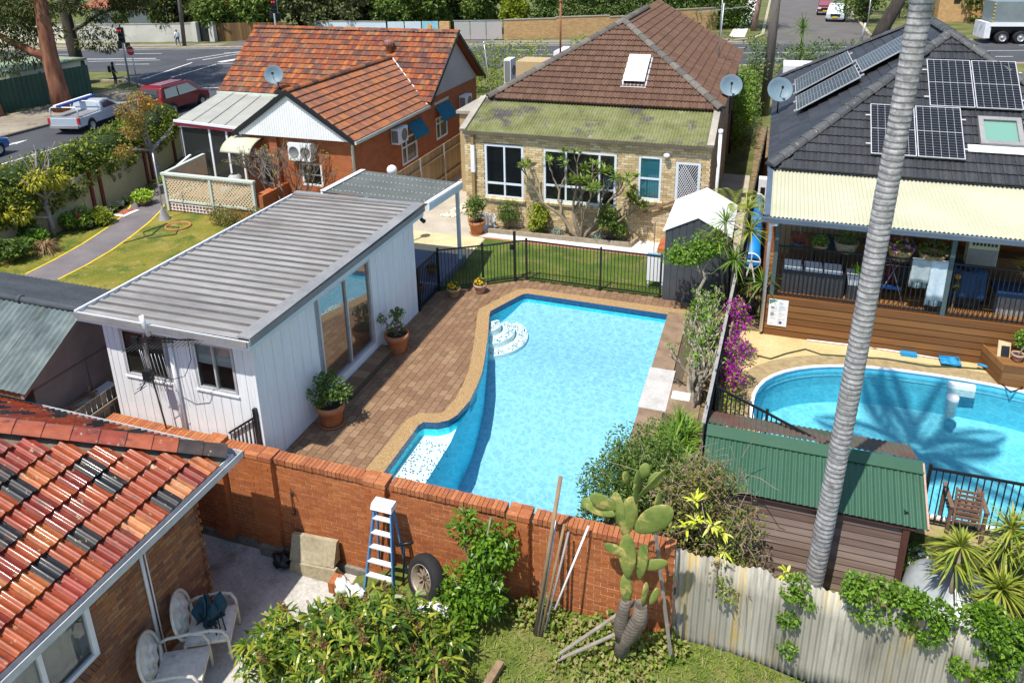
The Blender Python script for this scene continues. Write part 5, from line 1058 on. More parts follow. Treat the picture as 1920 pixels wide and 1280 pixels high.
dp = MB(); dp.tube([(.45, 18.55, 3.2), (.3, 18.7, 3.1), (.32, 18.82, 2.9), (.32, 18.82, .1)], .045, 10); dp.build('downpipe', m_gutw, rh)
# solar panels
m_cell = mat('solar_cell', [(.006, .008, .014), (.01, .012, .02)], scale=2, rough=.28, var=.1, spec=.3); m_bus = mat('busbar', (.3, .31, .3), rough=.4, var=0)
def fpt(x, s, h): return Vector((x, QY0+s*qa, QZ+s*qp*qa))+Vector((0, -qp*qa, qa))*h
def lpt(s, y, h): return Vector((QX0+s*qa, y, QZ+s*qp*qa))+Vector((-qp*qa, 0, qa))*h
def panel(label, f, u0, u1, v0, v1, nu=6, nv=20, h=.12):
 t = thing('solar_panel', label, 'solar panel', f((u0+u1)/2, v0, 0), 'roof solar panels'); H_ = lambda u0, u1, v0, v1, h0, h1: MB().hexa([f(u0, v0, h0), f(u1, v0, h0), f(u1, v1, h0), f(u0, v1, h0), f(u0, v0, h1), f(u1, v0, h1), f(u1, v1, h1), f(u0, v1, h1)])
 H_(u0+.02, u1-.02, v0+.02, v1-.02, h, h+.03).build('cell_sheet', m_cell, t)
 w = .022
 for q in ((u0, u1, v0, v0+w), (u0, u1, v1-w, v1), (u0, u0+w, v0+w, v1-w), (u1-w, u1, v0+w, v1-w)): H_(*q, h-.005, h+.036).build('frame_bar', m_alum, t)
 g = MB(); vm = (v0+v1)/2
 for k in range(1, nu): u = u0+(u1-u0)*k/nu; g.hexa([f(u-.005, v0+w, h+.03), f(u+.005, v0+w, h+.03), f(u+.005, v1-w, h+.03), f(u-.005, v1-w, h+.03), f(u-.005, v0+w, h+.033), f(u+.005, v0+w, h+.033), f(u+.005, v1-w, h+.033), f(u-.005, v1-w, h+.033)])
 for k in range(1, nv):
  v = v0+(v1-v0)*k/nv; e = .012 if k == nv//2 else .002; g.hexa([f(u0+w, v-e, h+.031), f(u1-w, v-e, h+.031), f(u1-w, v+e, h+.031), f(u0+w, v+e, h+.031), f(u0+w, v-e, h+.0345), f(u1-w, v-e, h+.0345), f(u1-w, v+e, h+.0345), f(u0+w, v+e, h+.0345)])
 g.build('busbars', m_bus, t, kind='stuff')
 for v in (v0+.4, v1-.4):
  H_(u0-.12, u1+.12, v-.02, v+.02, h-.06, h-.01).build('rail', m_alum, t)
 return t
panel('solar panel in the lower pair behind the palm trunk', fpt, 2.73, 3.85, .6, 2.48); panel('right solar panel of the lower pair beside the skylight', fpt, 3.88, 5.0, .6, 2.48)
panel('left solar panel of the upper pair on the front slope', fpt, 4.25, 5.37, 2.52, 4.42); panel('right solar panel of the upper pair on the front slope', fpt, 5.4, 6.52, 2.52, 4.42); panel('solar panel at the picture edge beyond the skylight', fpt, 6.6, 7.7, .6, 2.48)
panel('lowest nearer dark solar panel on the side slope', lpt, .97, 3.07, 25.7, 27.9, 20, 6, .2); panel('farther dark solar panel low on the side slope', lpt, .97, 3.07, 28.6, 31.2, 20, 6, .2); panel('dark solar panel higher up the side slope beside the palm', lpt, 3.15, 4.95, 26.4, 28.6, 20, 6, .2)
sk = thing('roof_window', 'grey framed roof window with green glass beside the solar panels', 'roof window', fpt(5.9, 1.7, 0)); H_ = lambda u0, u1, v0, v1, h0, h1: MB().hexa([fpt(u0, v0, h0), fpt(u1, v0, h0), fpt(u1, v1, h0), fpt(u0, v1, h0), fpt(u0, v0, h1), fpt(u1, v0, h1), fpt(u1, v1, h1), fpt(u0, v1, h1)])
for q in ((5.4, 6.42, 1.2, 1.32), (5.4, 6.42, 2.08, 2.2), (5.4, 5.52, 1.32, 2.08), (6.3, 6.42, 1.32, 2.08)): H_(*q, .02, .17).build('frame', m_cap, sk)
H_(5.52, 6.3, 1.32, 2.08, .08, .1).build('pane', glassmat('green_glass', (.16, .33, .25), 0, .08), sk); H_(5.1, 6.9, .95, 1.2, .075, .09).build('flashing', m_gutw, sk)
# satellite dishes
def dish(label, p, foot, r=.34, aim=(.25, -1, .45)):
 t = thing('satellite_dish', label, 'satellite dish', foot); ax = Vector(aim).normalized(); p = Vector(p)
 MB().lathe([(0, 0), (r*.35, .01), (r*.7, .045), (r, .1), (r*1.03, .1), (r*1.02, .085), (r*.7, .028), (0, -.015)], p, 28, ax).build('reflector', mat('blue_grey_dish', [(.13, .2, .25), (.17, .25, .3)], scale=2, rough=.5, var=.05) if 'blue_grey_dish' not in MATS else MATS['blue_grey_dish'], t)
 MB().tube([foot, p-ax*.03], .022, 8).build('mast', m_black, t); MB().tube([p-Vector((0, 0, r*.9)), p+ax*.42], .012, 6).box(*(p+ax*.42-Vector((.04, .04, .04))), *(p+ax*.42+Vector((.04, .04, .05)))).build('feed_arm', m_black, t)
dish('blue grey satellite dish on the edge of the slate roof', (.3, 27.8, 4.75), (.3, 27.95, 3.75), .42); dish('satellite dish beside the brown roof near the white vent pipe', (-1.35, 28.2, 4.75), (-1.35, 28.3, 3.7), .38, (.1, -1, .4)); dish('satellite dish behind the tin verandah roof of the red roofed house', (-22.0, 30.0, 4.0), (-21.95, 30.3, 3.2), .42, (.5, -1, .4))
# pool sign on the deck boards
sg = thing('pool_safety_sign', 'white pool safety notice with blue and green marks on the deck boards', 'sign', (.7, 18.84, .3)); MB().box(.46, 18.835, .3, .93, 18.855, 1.04).build('board', m_white, sg); m_sb = mat('sign_blue', (.03, .06, .3), rough=.5, var=0); m_sgn = mat('sign_green', (.03, .3, .1), rough=.5, var=0); m_sk = mat('sign_grey', (.25, .3, .34), rough=.5, var=0)
MB().poly([(.47, 18.833, 1.03), (.47, 18.833, .97), (.6, 18.833, 1.03)][::1]).build('corner_mark', m_sb, sg); MB().poly([(.47, 18.832, .96), (.47, 18.832, .9), (.68, 18.832, 1.03), (.61, 18.832, 1.03)]).build('green_band', m_sgn, sg)
mb = MB(); rs = random.Random(3)
for z in np.arange(.36, 1.0, .028):
 for q in range(2):
  x0 = .5+.2*q+rs.uniform(0, .03)
  if rs.random() < .75 and not (z > .86 and x0 < .7): mb.box(x0, 18.832, z, x0+rs.uniform(.05, .16), 18.835, z+.007)
mb.box(.52, 18.831, .6, .6, 18.835, .67); mb.box(.52, 18.831, .78, .6, 18.835, .84); mb.build('print_lines', m_sk, sg, kind='stuff'); MB().lathe([(0, 0), (.035, 0)], (.78, 18.832, .4), 14, (0, -1, 0)).build('blue_emblem', m_sb, sg)
# veranda railing
fence('r', [(.5, 18.96), (2.6, 18.96), (4.42, 18.96), (8.4, 18.96), (11.5, 18.96)], 'black baluster railing along the front of the timber deck', h=1.4, posts={i: 0 for i in range(5)}, z=1.1, zb=.07, cat='railing', name='veranda_railing')
# things on the veranda
bn = thing('storage_bench', 'long dark slatted storage bench with pale cushions behind the railing', 'bench', (1.4, 19.5, 1.1)); MB().box(.72, 19.25, 1.1, 2.2, 19.85, 1.72).build('bench_body', m_ggrey, bn)
for k in range(18): MB().box(.73+.082*k, 19.235, 1.13, .79+.082*k, 19.25, 1.7).build('slat', mat('charcoal_slat', (.05, .052, .057), rough=.6) if 'charcoal_slat' not in MATS else MATS['charcoal_slat'], bn)
for x in (.76, 1.25, 1.72): MB().box(x, 19.3, 1.72, x+.42, 19.8, 1.8).build('cushion', m_white, bn)
pl = thing('white_planter', 'white and charcoal planter box with a lime green plant behind the railing', 'planter', (2.5, 19.5, 1.1)); MB().box(2.28, 19.25, 1.1, 2.72, 19.6, 1.5).build('base_box', m_ggrey, pl); MB().hexa([(2.3, 19.25, 1.5), (2.7, 19.25, 1.5), (2.7, 19.6, 1.5), (2.3, 19.6, 1.5), (2.25, 19.2, 1.78), (2.75, 19.2, 1.78), (2.75, 19.65, 1.78), (2.25, 19.65, 1.78)]).build('tub', m_white, pl)
rosettes('plant', pl, [(np.array([2.5, 19.4, 1.75]), 26, .3, .04, 40, 85, .2)], leafmat('lime_leaf', [(.25, .5, .02), (.35, .6, .03)]))
sh = thing('director_chair', 'navy fabric chair standing behind the slatted bench', 'chair', (1.9, 20.3, 1.1)); m_navyf = mat('navy_fabric', [(.012, .025, .05), (.02, .035, .065)], scale=6, rough=.9)
MB().box(1.5, 20.4, 1.9, 2.2, 20.44, 2.35).build('back_cloth', m_navyf, sh); MB().box(1.5, 19.98, 1.55, 2.2, 20.4, 1.6).build('seat', m_navyf, sh)
for x in (1.52, 2.18):
 for y in (20.0, 20.4): MB().tube([(x, y, 1.1), (x, y, 2.35 if y > 20.2 else 1.75)], .02, 6).build('leg', m_black, sh)
# laundry rack with towels
lr = thing('clothes_airer', 'folding metal clothes airer with dark clothes behind the palm trunk', 'clothes airer', (3.2, 19.5, 1.1))
for a, b in (((2.95, 19.3, 1.12), (3.4, 19.5, 2.1)), ((3.6, 19.3, 1.12), (3.25, 19.5, 2.1)), ((2.95, 20.0, 1.12), (3.4, 19.8, 2.1)), ((3.6, 20.0, 1.12), (3.25, 19.8, 2.1))): MB().tube([a, b], .012, 6).build('leg', m_steel, lr)
for y in (19.35, 19.55, 19.75): MB().tube([(2.8, y, 2.12), (3.75, y, 2.12)], .009, 6).build('rail', m_steel, lr)
MB().box(2.9, 19.4, 1.45, 3.55, 19.5, 1.52).build('blue_peg_basket', mat('peg_blue', (.03, .15, .5), rough=.5), lr)
def cloth(name, label, x0, x1, y, z0, z1, m, seed, cat='towel'):
 rs = random.Random(seed); ph = rs.random()*6
 mb = MB(); mb.sheet(lambda u, v: Vector((x0+(x1-x0)*u, y+.03*math.sin(u*9+ph)*(1-v)+.02, z0+(z1-z0)*v)), 14, 6); mb.sheet(lambda u, v: Vector((x0+(x1-x0)*u, y-.045-.03*math.sin(u*8+ph)*(1-v), z0+.18+(z1-z0-.18)*v)), 14, 6)
 o = mb.build(name, m, None, label=label, cat=cat); md = o.modifiers.new('thick', 'SOLIDIFY'); md.thickness = .01; return o
m_towel = mat('grey_towel', [(.3, .36, .37), (.38, .43, .44)], scale=8, rough=.95); m_towel2 = mat('pale_blue_towel', [(.42, .52, .58), (.52, .6, .65)], scale=8, rough=.95)
cloth('towel', 'grey towel over the veranda railing nearest the airer', 3.6, 4.0, 18.96, 1.75, 2.52, m_towel, 1); cloth('towel', 'pale blue towel over the veranda railing beside the post', 4.0, 4.36, 18.96, 1.32, 2.52, m_towel2, 2)
for x, lb, mm in ((2.85, 'dark shirt hanging on the airer', m_navyf), (3.15, 'maroon garment hanging on the airer', mat('maroon_cloth', (.1, .015, .02), rough=.9)), (3.45, 'charcoal trousers hanging on the airer', mat('charcoal_cloth', (.03, .03, .035), rough=.95))): cloth('garment', lb, x, x+.25, 19.55, 1.55, 2.13, mm, int(x*10), 'clothes')
# baskets and pots
m_wick = mat('wicker', [(.3, .19, .09), (.42, .28, .14)], scale=25, rough=.9, var=.3)
def basket(label, x, y, z, r, fm, n=200, L=.1, bl=None, m=None, tub=m_wick, sq=.7, hgt=.3):
 t = thing('hanging_basket', label, 'flower basket', (x, y, z), 'veranda plants'); y -= 1.0; MB().lathe([(0, 0), (r*.7, .02), (r, hgt), (r*.93, hgt), (r*.6, .06)], (x, y, z), 16).build('basket', tub, t); MB().tube([(x, y, z+hgt), (x, y, 3.4)], .006, 4).build('wire', m_steel, t); foliage('foliage', t, [(x, y, z+hgt+.05, r*1.05, r*1.05, r*sq)], n, L, L*.45, m or l_bush, seed=int(x*10))
 if bl: blossoms('blossoms', t, [(x, y, z+hgt+.08, r*1.1, r*1.1, r*sq)], bl[0], bl[1], bl[2], 3)
 return t
MB().box(.9, 20.9, 1.1, 7.6, 21.4, 2.0).build('shelf', mat('plant_bench', (.14, .085, .045), rough=.9), None, label='long timber plant bench under the veranda roof', cat='bench')
m_purp = mat('magenta_petal', [(.35, .05, .4), (.5, .12, .5), (.6, .55, .1)], 'island', rough=.6, trans=.3)
basket('hanging basket with purple and yellow flowers right of the palm trunk', 3.35, 20.2, 2.35, .3, None, 160, .07, (70, .035, m_purp)); basket('wicker basket with sparse pink flowers next to the railing towels', 4.05, 20.2, 2.32, .32, None, 260, .08, (10, .03, m_pinkf), l_dark); basket('stone trough with round green shrub below the teal window', 2.15, 20.4, 2.32, .3, None, 500, .06, None, l_dark, mat('stone_trough', (.28, .22, .15), rough=.95), 1.1); basket('small green plant at the left of the plant bench', 1.55, 20.4, 2.32, .2, None, 350, .06, None, l_bright, m_wick, 1., .15); basket('rusty red fern in a small blue pot', 1.05, 20.4, 2.32, .17, None, 200, .08, None, leafmat('red_fern', [(.16, .05, .03), (.25, .08, .04)]), mat('blue_pot', (.03, .06, .12), rough=.5), 1.2, .15)
sp_ = thing('spiky_plant', 'spiky yellow green plant in a basket at the right of the veranda', 'plant', (6.2, 19.3, 2.2)); MB().lathe([(0, 0), (.22, .02), (.32, .22), (.28, .22)], (6.2, 19.3, 2.2), 14).build('basket', m_wick, sp_); rosettes('foliage', sp_, [(np.array([6.2, 19.3, 2.35]), 130, .5, .022, 15, 85, .35)], leafmat('yellow_spike', [(.35, .35, .02), (.5, .48, .04), (.25, .3, .02)]))
bq = thing('barbecue', 'covered barbecue trolley under blue cloth beside the white post', 'barbecue', (5.0, 20, 1.1)); MB().box(4.65, 19.6, 1.1, 5.3, 20.25, 2.09).build('body', m_black, bq); mb = MB(); mb.sheet(lambda u, v: Vector((4.58+.8*u, 19.52+.03*math.sin(u*12)-.04*math.sin(v*6), 1.35+.75*v)), 16, 8); mb.sheet(lambda u, v: Vector((4.58+.8*u, 19.5+.66*v, 2.1+.03*math.sin(u*8+v*5))), 12, 6); o = mb.build('cover', mat('blue_cover', [(.012, .045, .13), (.02, .07, .18)], scale=5, rough=.7), bq); o.modifiers.new('t', 'SOLIDIFY').thickness = .012
bc = thing('storage_tub', 'grey storage tub with a blue lid on the deck', 'tub', (6.1, 19.7, 1.1)); MB().box(5.65, 19.4, 1.1, 6.6, 19.95, 1.6).build('tub_body', mat('mottled_tub', [(.22, .21, .2), (.32, .3, .28)], scale=6, rough=.8), bc); MB().box(5.6, 19.35, 1.6, 6.65, 20.0, 1.75).build('lid', MATS['blue_cover'], bc)
ef = thing('heater_box', 'cream boxed appliance behind the covered barbecue', 'appliance', (5.25, 20.0, 2.1)); MB().box(4.95, 19.9, 2.1, 5.6, 20.2, 2.85).build('casing', m_creamroof, ef); MB().box(4.97, 19.88, 2.12, 5.58, 19.9, 2.55).build('front_panel', m_cap, ef); mb = MB()
for k in range(7): mb.box(5.02+.08*k, 19.885, 2.65, 5.07+.08*k, 19.9, 2.72)
mb.multi('vent_slot', m_black, ef)
kp = pot('plant_pot', 'ribbed black pot with a leafy plant behind the railing at the right', 6.5, 19.3, .24, .42, 1.1, mat('black_glaze', (.02, .02, .022), rough=.25, coat=.4), True); rosettes('foliage', kp, [(np.array([6.5, 19.3, 1.5]), 12, .55, .15, 30, 80, .5)], leafmat('rubber_leaf', [(.1, .09, .03), (.2, .18, .05), (.06, .08, .02)])); foliage('leaf_litter', kp, [(6.75, 19.3, 1.85, .3, .25, .25)], 30, .16, .08, MATS['rubber_leaf'])
gar = thing('garden_gnome', 'small figurine in orange and blue hanging on the blue cover', 'figurine', (4.75, 19.4, 1.5)); mb = MB(); mb.lathe([(0, 0), (.09, .02), (.1, .2), (.06, .3), (.05, .33)], (4.72, 19.42, 1.6), 10); mb.build('body', mat('olive_cloth', (.06, .06, .02), rough=.9), gar); MB().ball((4.72, 19.42, 1.98), .07, 10).build('head', mat('orange_hat', (.7, .25, .06), rough=.7), gar); MB().box(4.7, 19.41, 1.1, 4.74, 19.43, 1.6).build('stake', m_twig, gar)
# planter bench at the deck's corner with pots
pb3 = thing('timber_planter', 'low timber planter box against the deck at the picture edge', 'planter', (6.4, 18.5, 0))
for k in range(3): MB().box(5.62, 17.95, .01+.18*k, 8, 17.98, .18+.18*k).build('front_board', m_deck, pb3); MB().hexa([(5.6, 17.98, .01+.18*k), (5.63, 17.96, .01+.18*k), (5.4, 18.85, .01+.18*k), (5.37, 18.85, .01+.18*k), (5.6, 17.98, .18+.18*k), (5.63, 17.96, .18+.18*k), (5.4, 18.85, .18+.18*k), (5.37, 18.85, .18+.18*k)]).build('side_board', m_deck, pb3)
MB().hexa([(5.66, 18.0, .45), (8, 18.0, .45), (8, 18.85, .45), (5.45, 18.85, .45), (5.66, 18.0, .5), (8, 18.0, .5), (8, 18.85, .5), (5.45, 18.85, .5)]).build('top_board', m_deck, pb3)
q = pot('plant_pot', 'pale terracotta pot on the low timber planter', 5.95, 18.3, .13, .2, .5, m_wash, False); foliage('foliage', q, [(6.15, 18.55, .95, .28, .25, .22)], 450, .07, .04, l_bright, seed=3); MB().tube([(5.95, 18.3, .65), (6.15, 18.5, .9)], .015, 5).build('stem', m_twig, q)
pf_ = thing('photo_frame', 'pale leaning board with a dark square on the low planter', 'board', (5.72, 18.45, .5)); MB().hexa([(5.58, 18.42, .5), (5.84, 18.42, .5), (5.84, 18.45, .5), (5.58, 18.45, .5), (5.58, 18.52, .86), (5.84, 18.52, .82), (5.84, 18.55, .82), (5.58, 18.55, .86)]).build('board', m_sand, pf_); MB().hexa([(5.65, 18.405, .52), (5.82, 18.405, .52), (5.82, 18.42, .52), (5.65, 18.42, .52), (5.65, 18.49, .75), (5.82, 18.49, .75), (5.82, 18.51, .75), (5.65, 18.51, .75)]).build('dark_panel', m_black, pf_)
# pool gear
nt_ = thing('pool_net', 'long white pole with a blue leaf net lying beside the oval pool', 'pool net', (3, 18.5, .03)); MB().tube([G(1513, 637, .03), G(1640, 652, .03), G(1760, 672, .03)], .02, 8).build('pole', m_white, nt_); e = G(1780, 678, .06); mb = MB(); mb.sheet(lambda u, v: e+Vector((-.2+.42*u, -.18+.36*v, .03+.06*math.sin(u*7)*math.sin(v*6))), 10, 8); o = mb.build('net_bag', mat('net_blue', (.02, .25, .5), rough=.6), nt_); o.modifiers.new('t', 'SOLIDIFY').thickness = .02; MB().tube([e+Vector((-.2, -.18, .03)), e+Vector((-.2, .18, .03)), e+Vector((.22, .18, .05)), e+Vector((.22, -.18, .05)), e+Vector((-.2, -.18, .03))], .014, 6).build('hoop', MATS['net_blue'], nt_); MB().box(*(G(1692, 664, .0)-Vector((.05, .1, 0))), *(G(1712, 668, 0)+Vector((.08, .1, .08)))).build('blue_clip', MATS['net_blue'], nt_)
hose = MB(); hose.tube([G(x, y, .03) for x, y in ((1420, 666), (1445, 672), (1475, 662), (1510, 654), (1540, 664), (1600, 668), (1660, 672), (1740, 686), (1800, 688), (1850, 692), (1890, 702), (1920, 715))], .016, 6); hose.build('garden_hose', mat('green_hose', (.03, .07, .03), rough=.5), None, label='green garden hose curving along the pool deck', cat='hose')
cl_ = thing('pool_cleaner', 'white pool cleaner head with blue band by the timber planter', 'pool cleaner', G(1866, 692)); p = G(1866, 692, .1); MB().ball(p, .13, 12, (1.1, 1, .8)).build('body', m_white, cl_); MB().tube([p+Vector((-.12, 0, .02)), p+Vector((-.35, .1, .02))], .035, 8).build('blue_arm', MATS['net_blue'], cl_); MB().tube([p+Vector((.1, 0, 0)), G(1875, 705, .04), G(1880, 722, .04), G(1895, 735, .03), G(1915, 728, .04), G(1920, 720, .04)], .02, 6).build('hose', m_black, cl_)
# dark side fence, blue pool cover on a roller
sf = thing('timber_side_fence', 'dark weathered timber fence dividing the two pool yards', 'fence', (-.6, 16, 0)); m_dkf = mat('dark_fence_board', [(.03, .038, .042), (.045, .052, .055), (.06, .06, .06)], 'object', rough=.9, var=.2)
def fencex(y): return -.62+(y-12.4)*.028
n = 66; pm_ = MB().box(-.012, -.06, 0, .012, .06, 1.42).mesh('paling', m_dkf); rs = random.Random(5)
for k in range(n): y = 12.4+.125*k; piece('paling', pm_, (fencex(y), y, rs.uniform(-.03, .03)), sf, (0, rs.uniform(-.02, .02), 0))
for k in range(38): y = 20.7+.4*k; MB().box(fencex(y)-.02, y, 0, fencex(y)+.02, y+.36, 1.55+rs.uniform(-.06, .06)).build('panel', m_dkf, sf)
MB().bar((fencex(12.4)+.03, 12.4, 1.2), (fencex(20.6)+.03, 20.6, 1.2), .04, .08).build('rail', m_dkf, sf); MB().bar((fencex(12.4), 12.4, 1.43), (fencex(20.6), 20.6, 1.43), .07, .025).build('capping', mat('pale_cap', [(.25, .24, .22), (.36, .34, .31)], scale=6, rough=.9), sf)
pr = thing('pool_cover_roller', 'bright blue pool cover rolled on a long reel in the side passage', 'pool cover', (-.05, 23, .6)); MB().tube([(-.08, 21.6, .9), (-.08, 27.0, .9)], .24, 16).build('cover_roll', mat('blue_pool_cover', [(.005, .18, .55), (.01, .24, .65)], scale=4, rough=.4), pr)
for y in (21.5, 27.1): MB().lathe([(.24, -.012), (.27, -.012), (.27, .012), (.24, .012), (.24, -.012)], (-.08, y, .9), 20, (0, 1, 0)).bar((-.32, y, .9), (.16, y, .9), .03, .03).bar((-.08, y, .66), (-.08, y, 1.14), .03, .03).build('hand_wheel', m_white, pr); MB().bar((-.28, y, .02), (-.08, y, .9), .04, .04).bar((.12, y, .02), (-.08, y, .9), .04, .04).multi('stand_leg', m_white, pr)
gb = thing('gas_meter_box', 'white meter box standing beside the slate roofed house wall', 'meter box', (.1, 25.2, 0)); MB().box(-.1, 27.4, 0, .22, 27.8, 1.6).build('cabinet', m_white, gb); MB().box(-.02, 27.39, 1.0, .14, 27.4, 1.3).build('window', m_black, gb)
hp = MB();
for k in range(5): hp.ball((.0+.06*rs.uniform(-1, 1), 19.9+.13*k, .12+.05*rs.random()), .16, 8, (1, 1, .7))
hp.build('rubbish_bags', m_black, None, label='pile of black bags by the veranda corner', cat='bags')
sgt = fence('s', [(-.38, 19.6), (.42, 18.98)], 'black side gate between the dark fence and timber deck', h=1.25, cat='gate', name='side_gate')
# near pool fence of the right yard
fence('n', [(-.52, 14.1), (.5, 13.45), (1.55, 12.75)], 'black pool fence running diagonally beside the green roofed shed', h=1.2)
fence('m', [(3.2, 12.62), (5.3, 12.62), (7.4, 12.62)], 'black pool fence behind the slatted timber chair', h=1.2)
# timber shed with green roof
ts = thing('timber_shed', 'weathered timber board shed with dark green steel roof behind the palm', 'shed', (1.2, 12.4, -.95)); m_wb = mat('weathered_board', [(.19, .13, .105), (.24, .17, .14), (.28, .21, .175), (.15, .1, .08)], 'object', rough=.9, var=.25, vscale=7, stretch=(.15, 1, 3)); m_green = mat('cottage_green_steel', [(.026, .082, .046), (.034, .096, .056)], scale=1, rough=.4, var=.06); m_greenb = mat('rusted_green_steel', [(.06, .09, .06), (.12, .1, .075), (.14, .06, .045)], scale=1.5, rough=.7)
MB().box(-.5, 11.62, -.95, 2.78, 11.67, .7).box(2.72, 11.67, -.95, 2.78, 13.2, .9).multi('wall_core', m_black, ts)
for k in range(11):
 z = -.93+.145*k
 for x0, x1 in ((-.5, 1.38), (1.43, 2.74)): MB().hexa([(x0, 11.59, z), (x1, 11.59, z), (x1, 11.62, z), (x0, 11.62, z), (x0, 11.605, z+.138), (x1, 11.605, z+.138), (x1, 11.62, z+.138), (x0, 11.62, z+.138)]).build('weatherboard', m_wb, ts)
m_rb = mat('red_brown_post', (.09, .035, .025), rough=.8); MB().box(1.385, 11.56, -.95, 1.425, 11.59, .66).box(2.72, 11.55, -.95, 2.82, 11.62, .7).multi('corner_batten', m_rb, ts); MB().box(-.5, 11.53, .69, 2.9, 11.62, .73).build('eave_board', m_rb, ts)
E0_, E1_, RZ_ = Vector((-.55, 11.5, .78)), Vector((3.06, 11.5, .78)), Vector((0, 1.02, .52)); sw = (E1_-E0_)/5
for k in range(5):
 mb = MB(); corrug(mb, E0_+sw*k, sw, RZ_, .1, .012, 6); mb.build('roof_sheet', m_green, ts); mb = MB(); corrug(mb, E0_+RZ_+Vector((0, .12, -.01))+sw*k*.985, sw*.985, Vector((0, .85, -.3)), .1, .012, 6); mb.build('roof_sheet', m_greenb, ts)
MB().hexa([E0_+RZ_+Vector((0, -.2, -.07)), E1_+RZ_+Vector((0, -.2, -.07)), E1_+RZ_+Vector((0, .02, .03)), E0_+RZ_+Vector((0, .02, .03)), E0_+RZ_+Vector((0, -.2, -.055)), E1_+RZ_+Vector((0, -.2, -.055)), E1_+RZ_+Vector((0, .02, .045)), E0_+RZ_+Vector((0, .02, .045))]).build('ridge_capping', m_green, ts); MB().bar(E1_+Vector((.0, 0, 0)), E1_+RZ_, .03, .08).build('barge_trim', m_wash, ts)
# slatted timber chair
wc = thing('timber_chair', 'slatted brown timber chair seen from behind beside the right pool fence', 'chair', (3.85, 12.4, 0)); m_teak = mat('weathered_teak', [(.15, .085, .06), (.2, .12, .085)], scale=6, rough=.8, var=.2)
cx0, cx1 = 3.56, 4.1
for k in range(8): z = .36+.075*k; y = 12.38+.035*k*.5; MB().box(cx0+.07, y, z, cx1-.07, y+.018, z+.05).build('slat', m_teak, wc)
for x in (cx0+.06, cx1-.09): MB().hexa([(x, 12.36, .3), (x+.03, 12.36, .3), (x+.03, 12.4, .3), (x, 12.4, .3), (x, 12.5, .96), (x+.03, 12.5, .96), (x+.03, 12.54, .96), (x, 12.54, .96)]).build('back_stile', m_teak, wc)
for x in (cx0-.02, cx1-.03):
 MB().box(x, 12.36, 0, x+.05, 12.41, .66).build('leg', m_teak, wc); MB().box(x, 11.95+.96, 0, x+.05, 13.0-.04, .66).build('leg', m_teak, wc); MB().box(x-.01, 12.34, .66, x+.06, 13.0, .69).build('armrest', m_teak, wc)
for k in range(5): MB().box(cx0+.03, 12.5+.09*k, .38, cx1-.03, 12.56+.09*k, .4).build('seat_slat', m_teak, wc)
# tarpaulin-covered heap
tp = thing('tarpaulin', 'silver grey tarpaulin draped over a heap beside the timber shed', 'tarpaulin', (3.55, 11.7, -.95)); rs = random.Random(8); mb = MB(); HN = [(rs.uniform(2, 9), rs.uniform(2, 9), rs.uniform(0, 6)) for k in range(7)]
def tarp(u, v):
 e = (math.sin(math.pi*u)*math.sin(math.pi*v))**.35; h = .62*e; w = sum(math.sin(a*u+b*v+c) for a, b, c in HN)*.028; return Vector((2.85+1.45*u+.05*math.sin(v*9), 10.75+1.5*v+.06*math.sin(u*8), -.95+1.35*h+1.6*w*e+.3*e*max(0, .5-abs(v-.75))))
mb.sheet(tarp, 34, 28); mb.build('sheet', mat('grey_tarp', [(.27, .3, .32), (.36, .39, .41)], scale=3, rough=.35, var=.1, spec=.6), tp)
# the tall palm
pt = thing('palm_tree', 'tall ringed grey palm trunk crossing the view in front of the green roofed shed', 'palm tree', (1.42, 11.2, -.95)); path = []; rad = []; N = 520; rs = random.Random(4)
for k in range(N+1):
 t = k/N; z = -.95+10.6*t; ph = (z*11+.25*math.sin(z*1.7)) % 1.; path.append((1.43+.34*t+.02*math.sin(t*5), 11.2+.05*math.sin(t*4), z)); rad.append((.156-.016*t)*(1.025-.05*ph if ph > .12 else .97+.45*ph)*(1+.02*math.sin(z*2.3))+rs.uniform(-.002, .002))
mb = MB(); mb.tube(path, rad, 20)
m_palm = mat('ringed_palm_bark', [(.22, .215, .22), (.36, .355, .36), (.5, .495, .5)], scale=9, rough=.9, var=.25, vscale=25, bump=.4, bscale=60, stretch=(1, 1, 1), stain=[((.17, .15, .14), 5, .6, .74)], wave=((.15, .145, .15), 3.456, .34, .0, 'Z', 1.6)); mb.build('trunk', m_palm, pt)
tx, ty = path[-1][0], path[-1][1]; MB().tube([(tx, ty, 9.6), (tx+.02, ty, 10.2), (tx+.03, ty, 10.7)], [.16, .17, .08], 14).build('crownshaft', mat('crownshaft_green', [(.1, .17, .05), (.16, .23, .08)], scale=3, rough=.5), pt)
l_palm = leafmat('palm_leaf', [(.04, .1, .015), (.08, .15, .025), (.12, .19, .03)])
rng = np.random.default_rng(5)
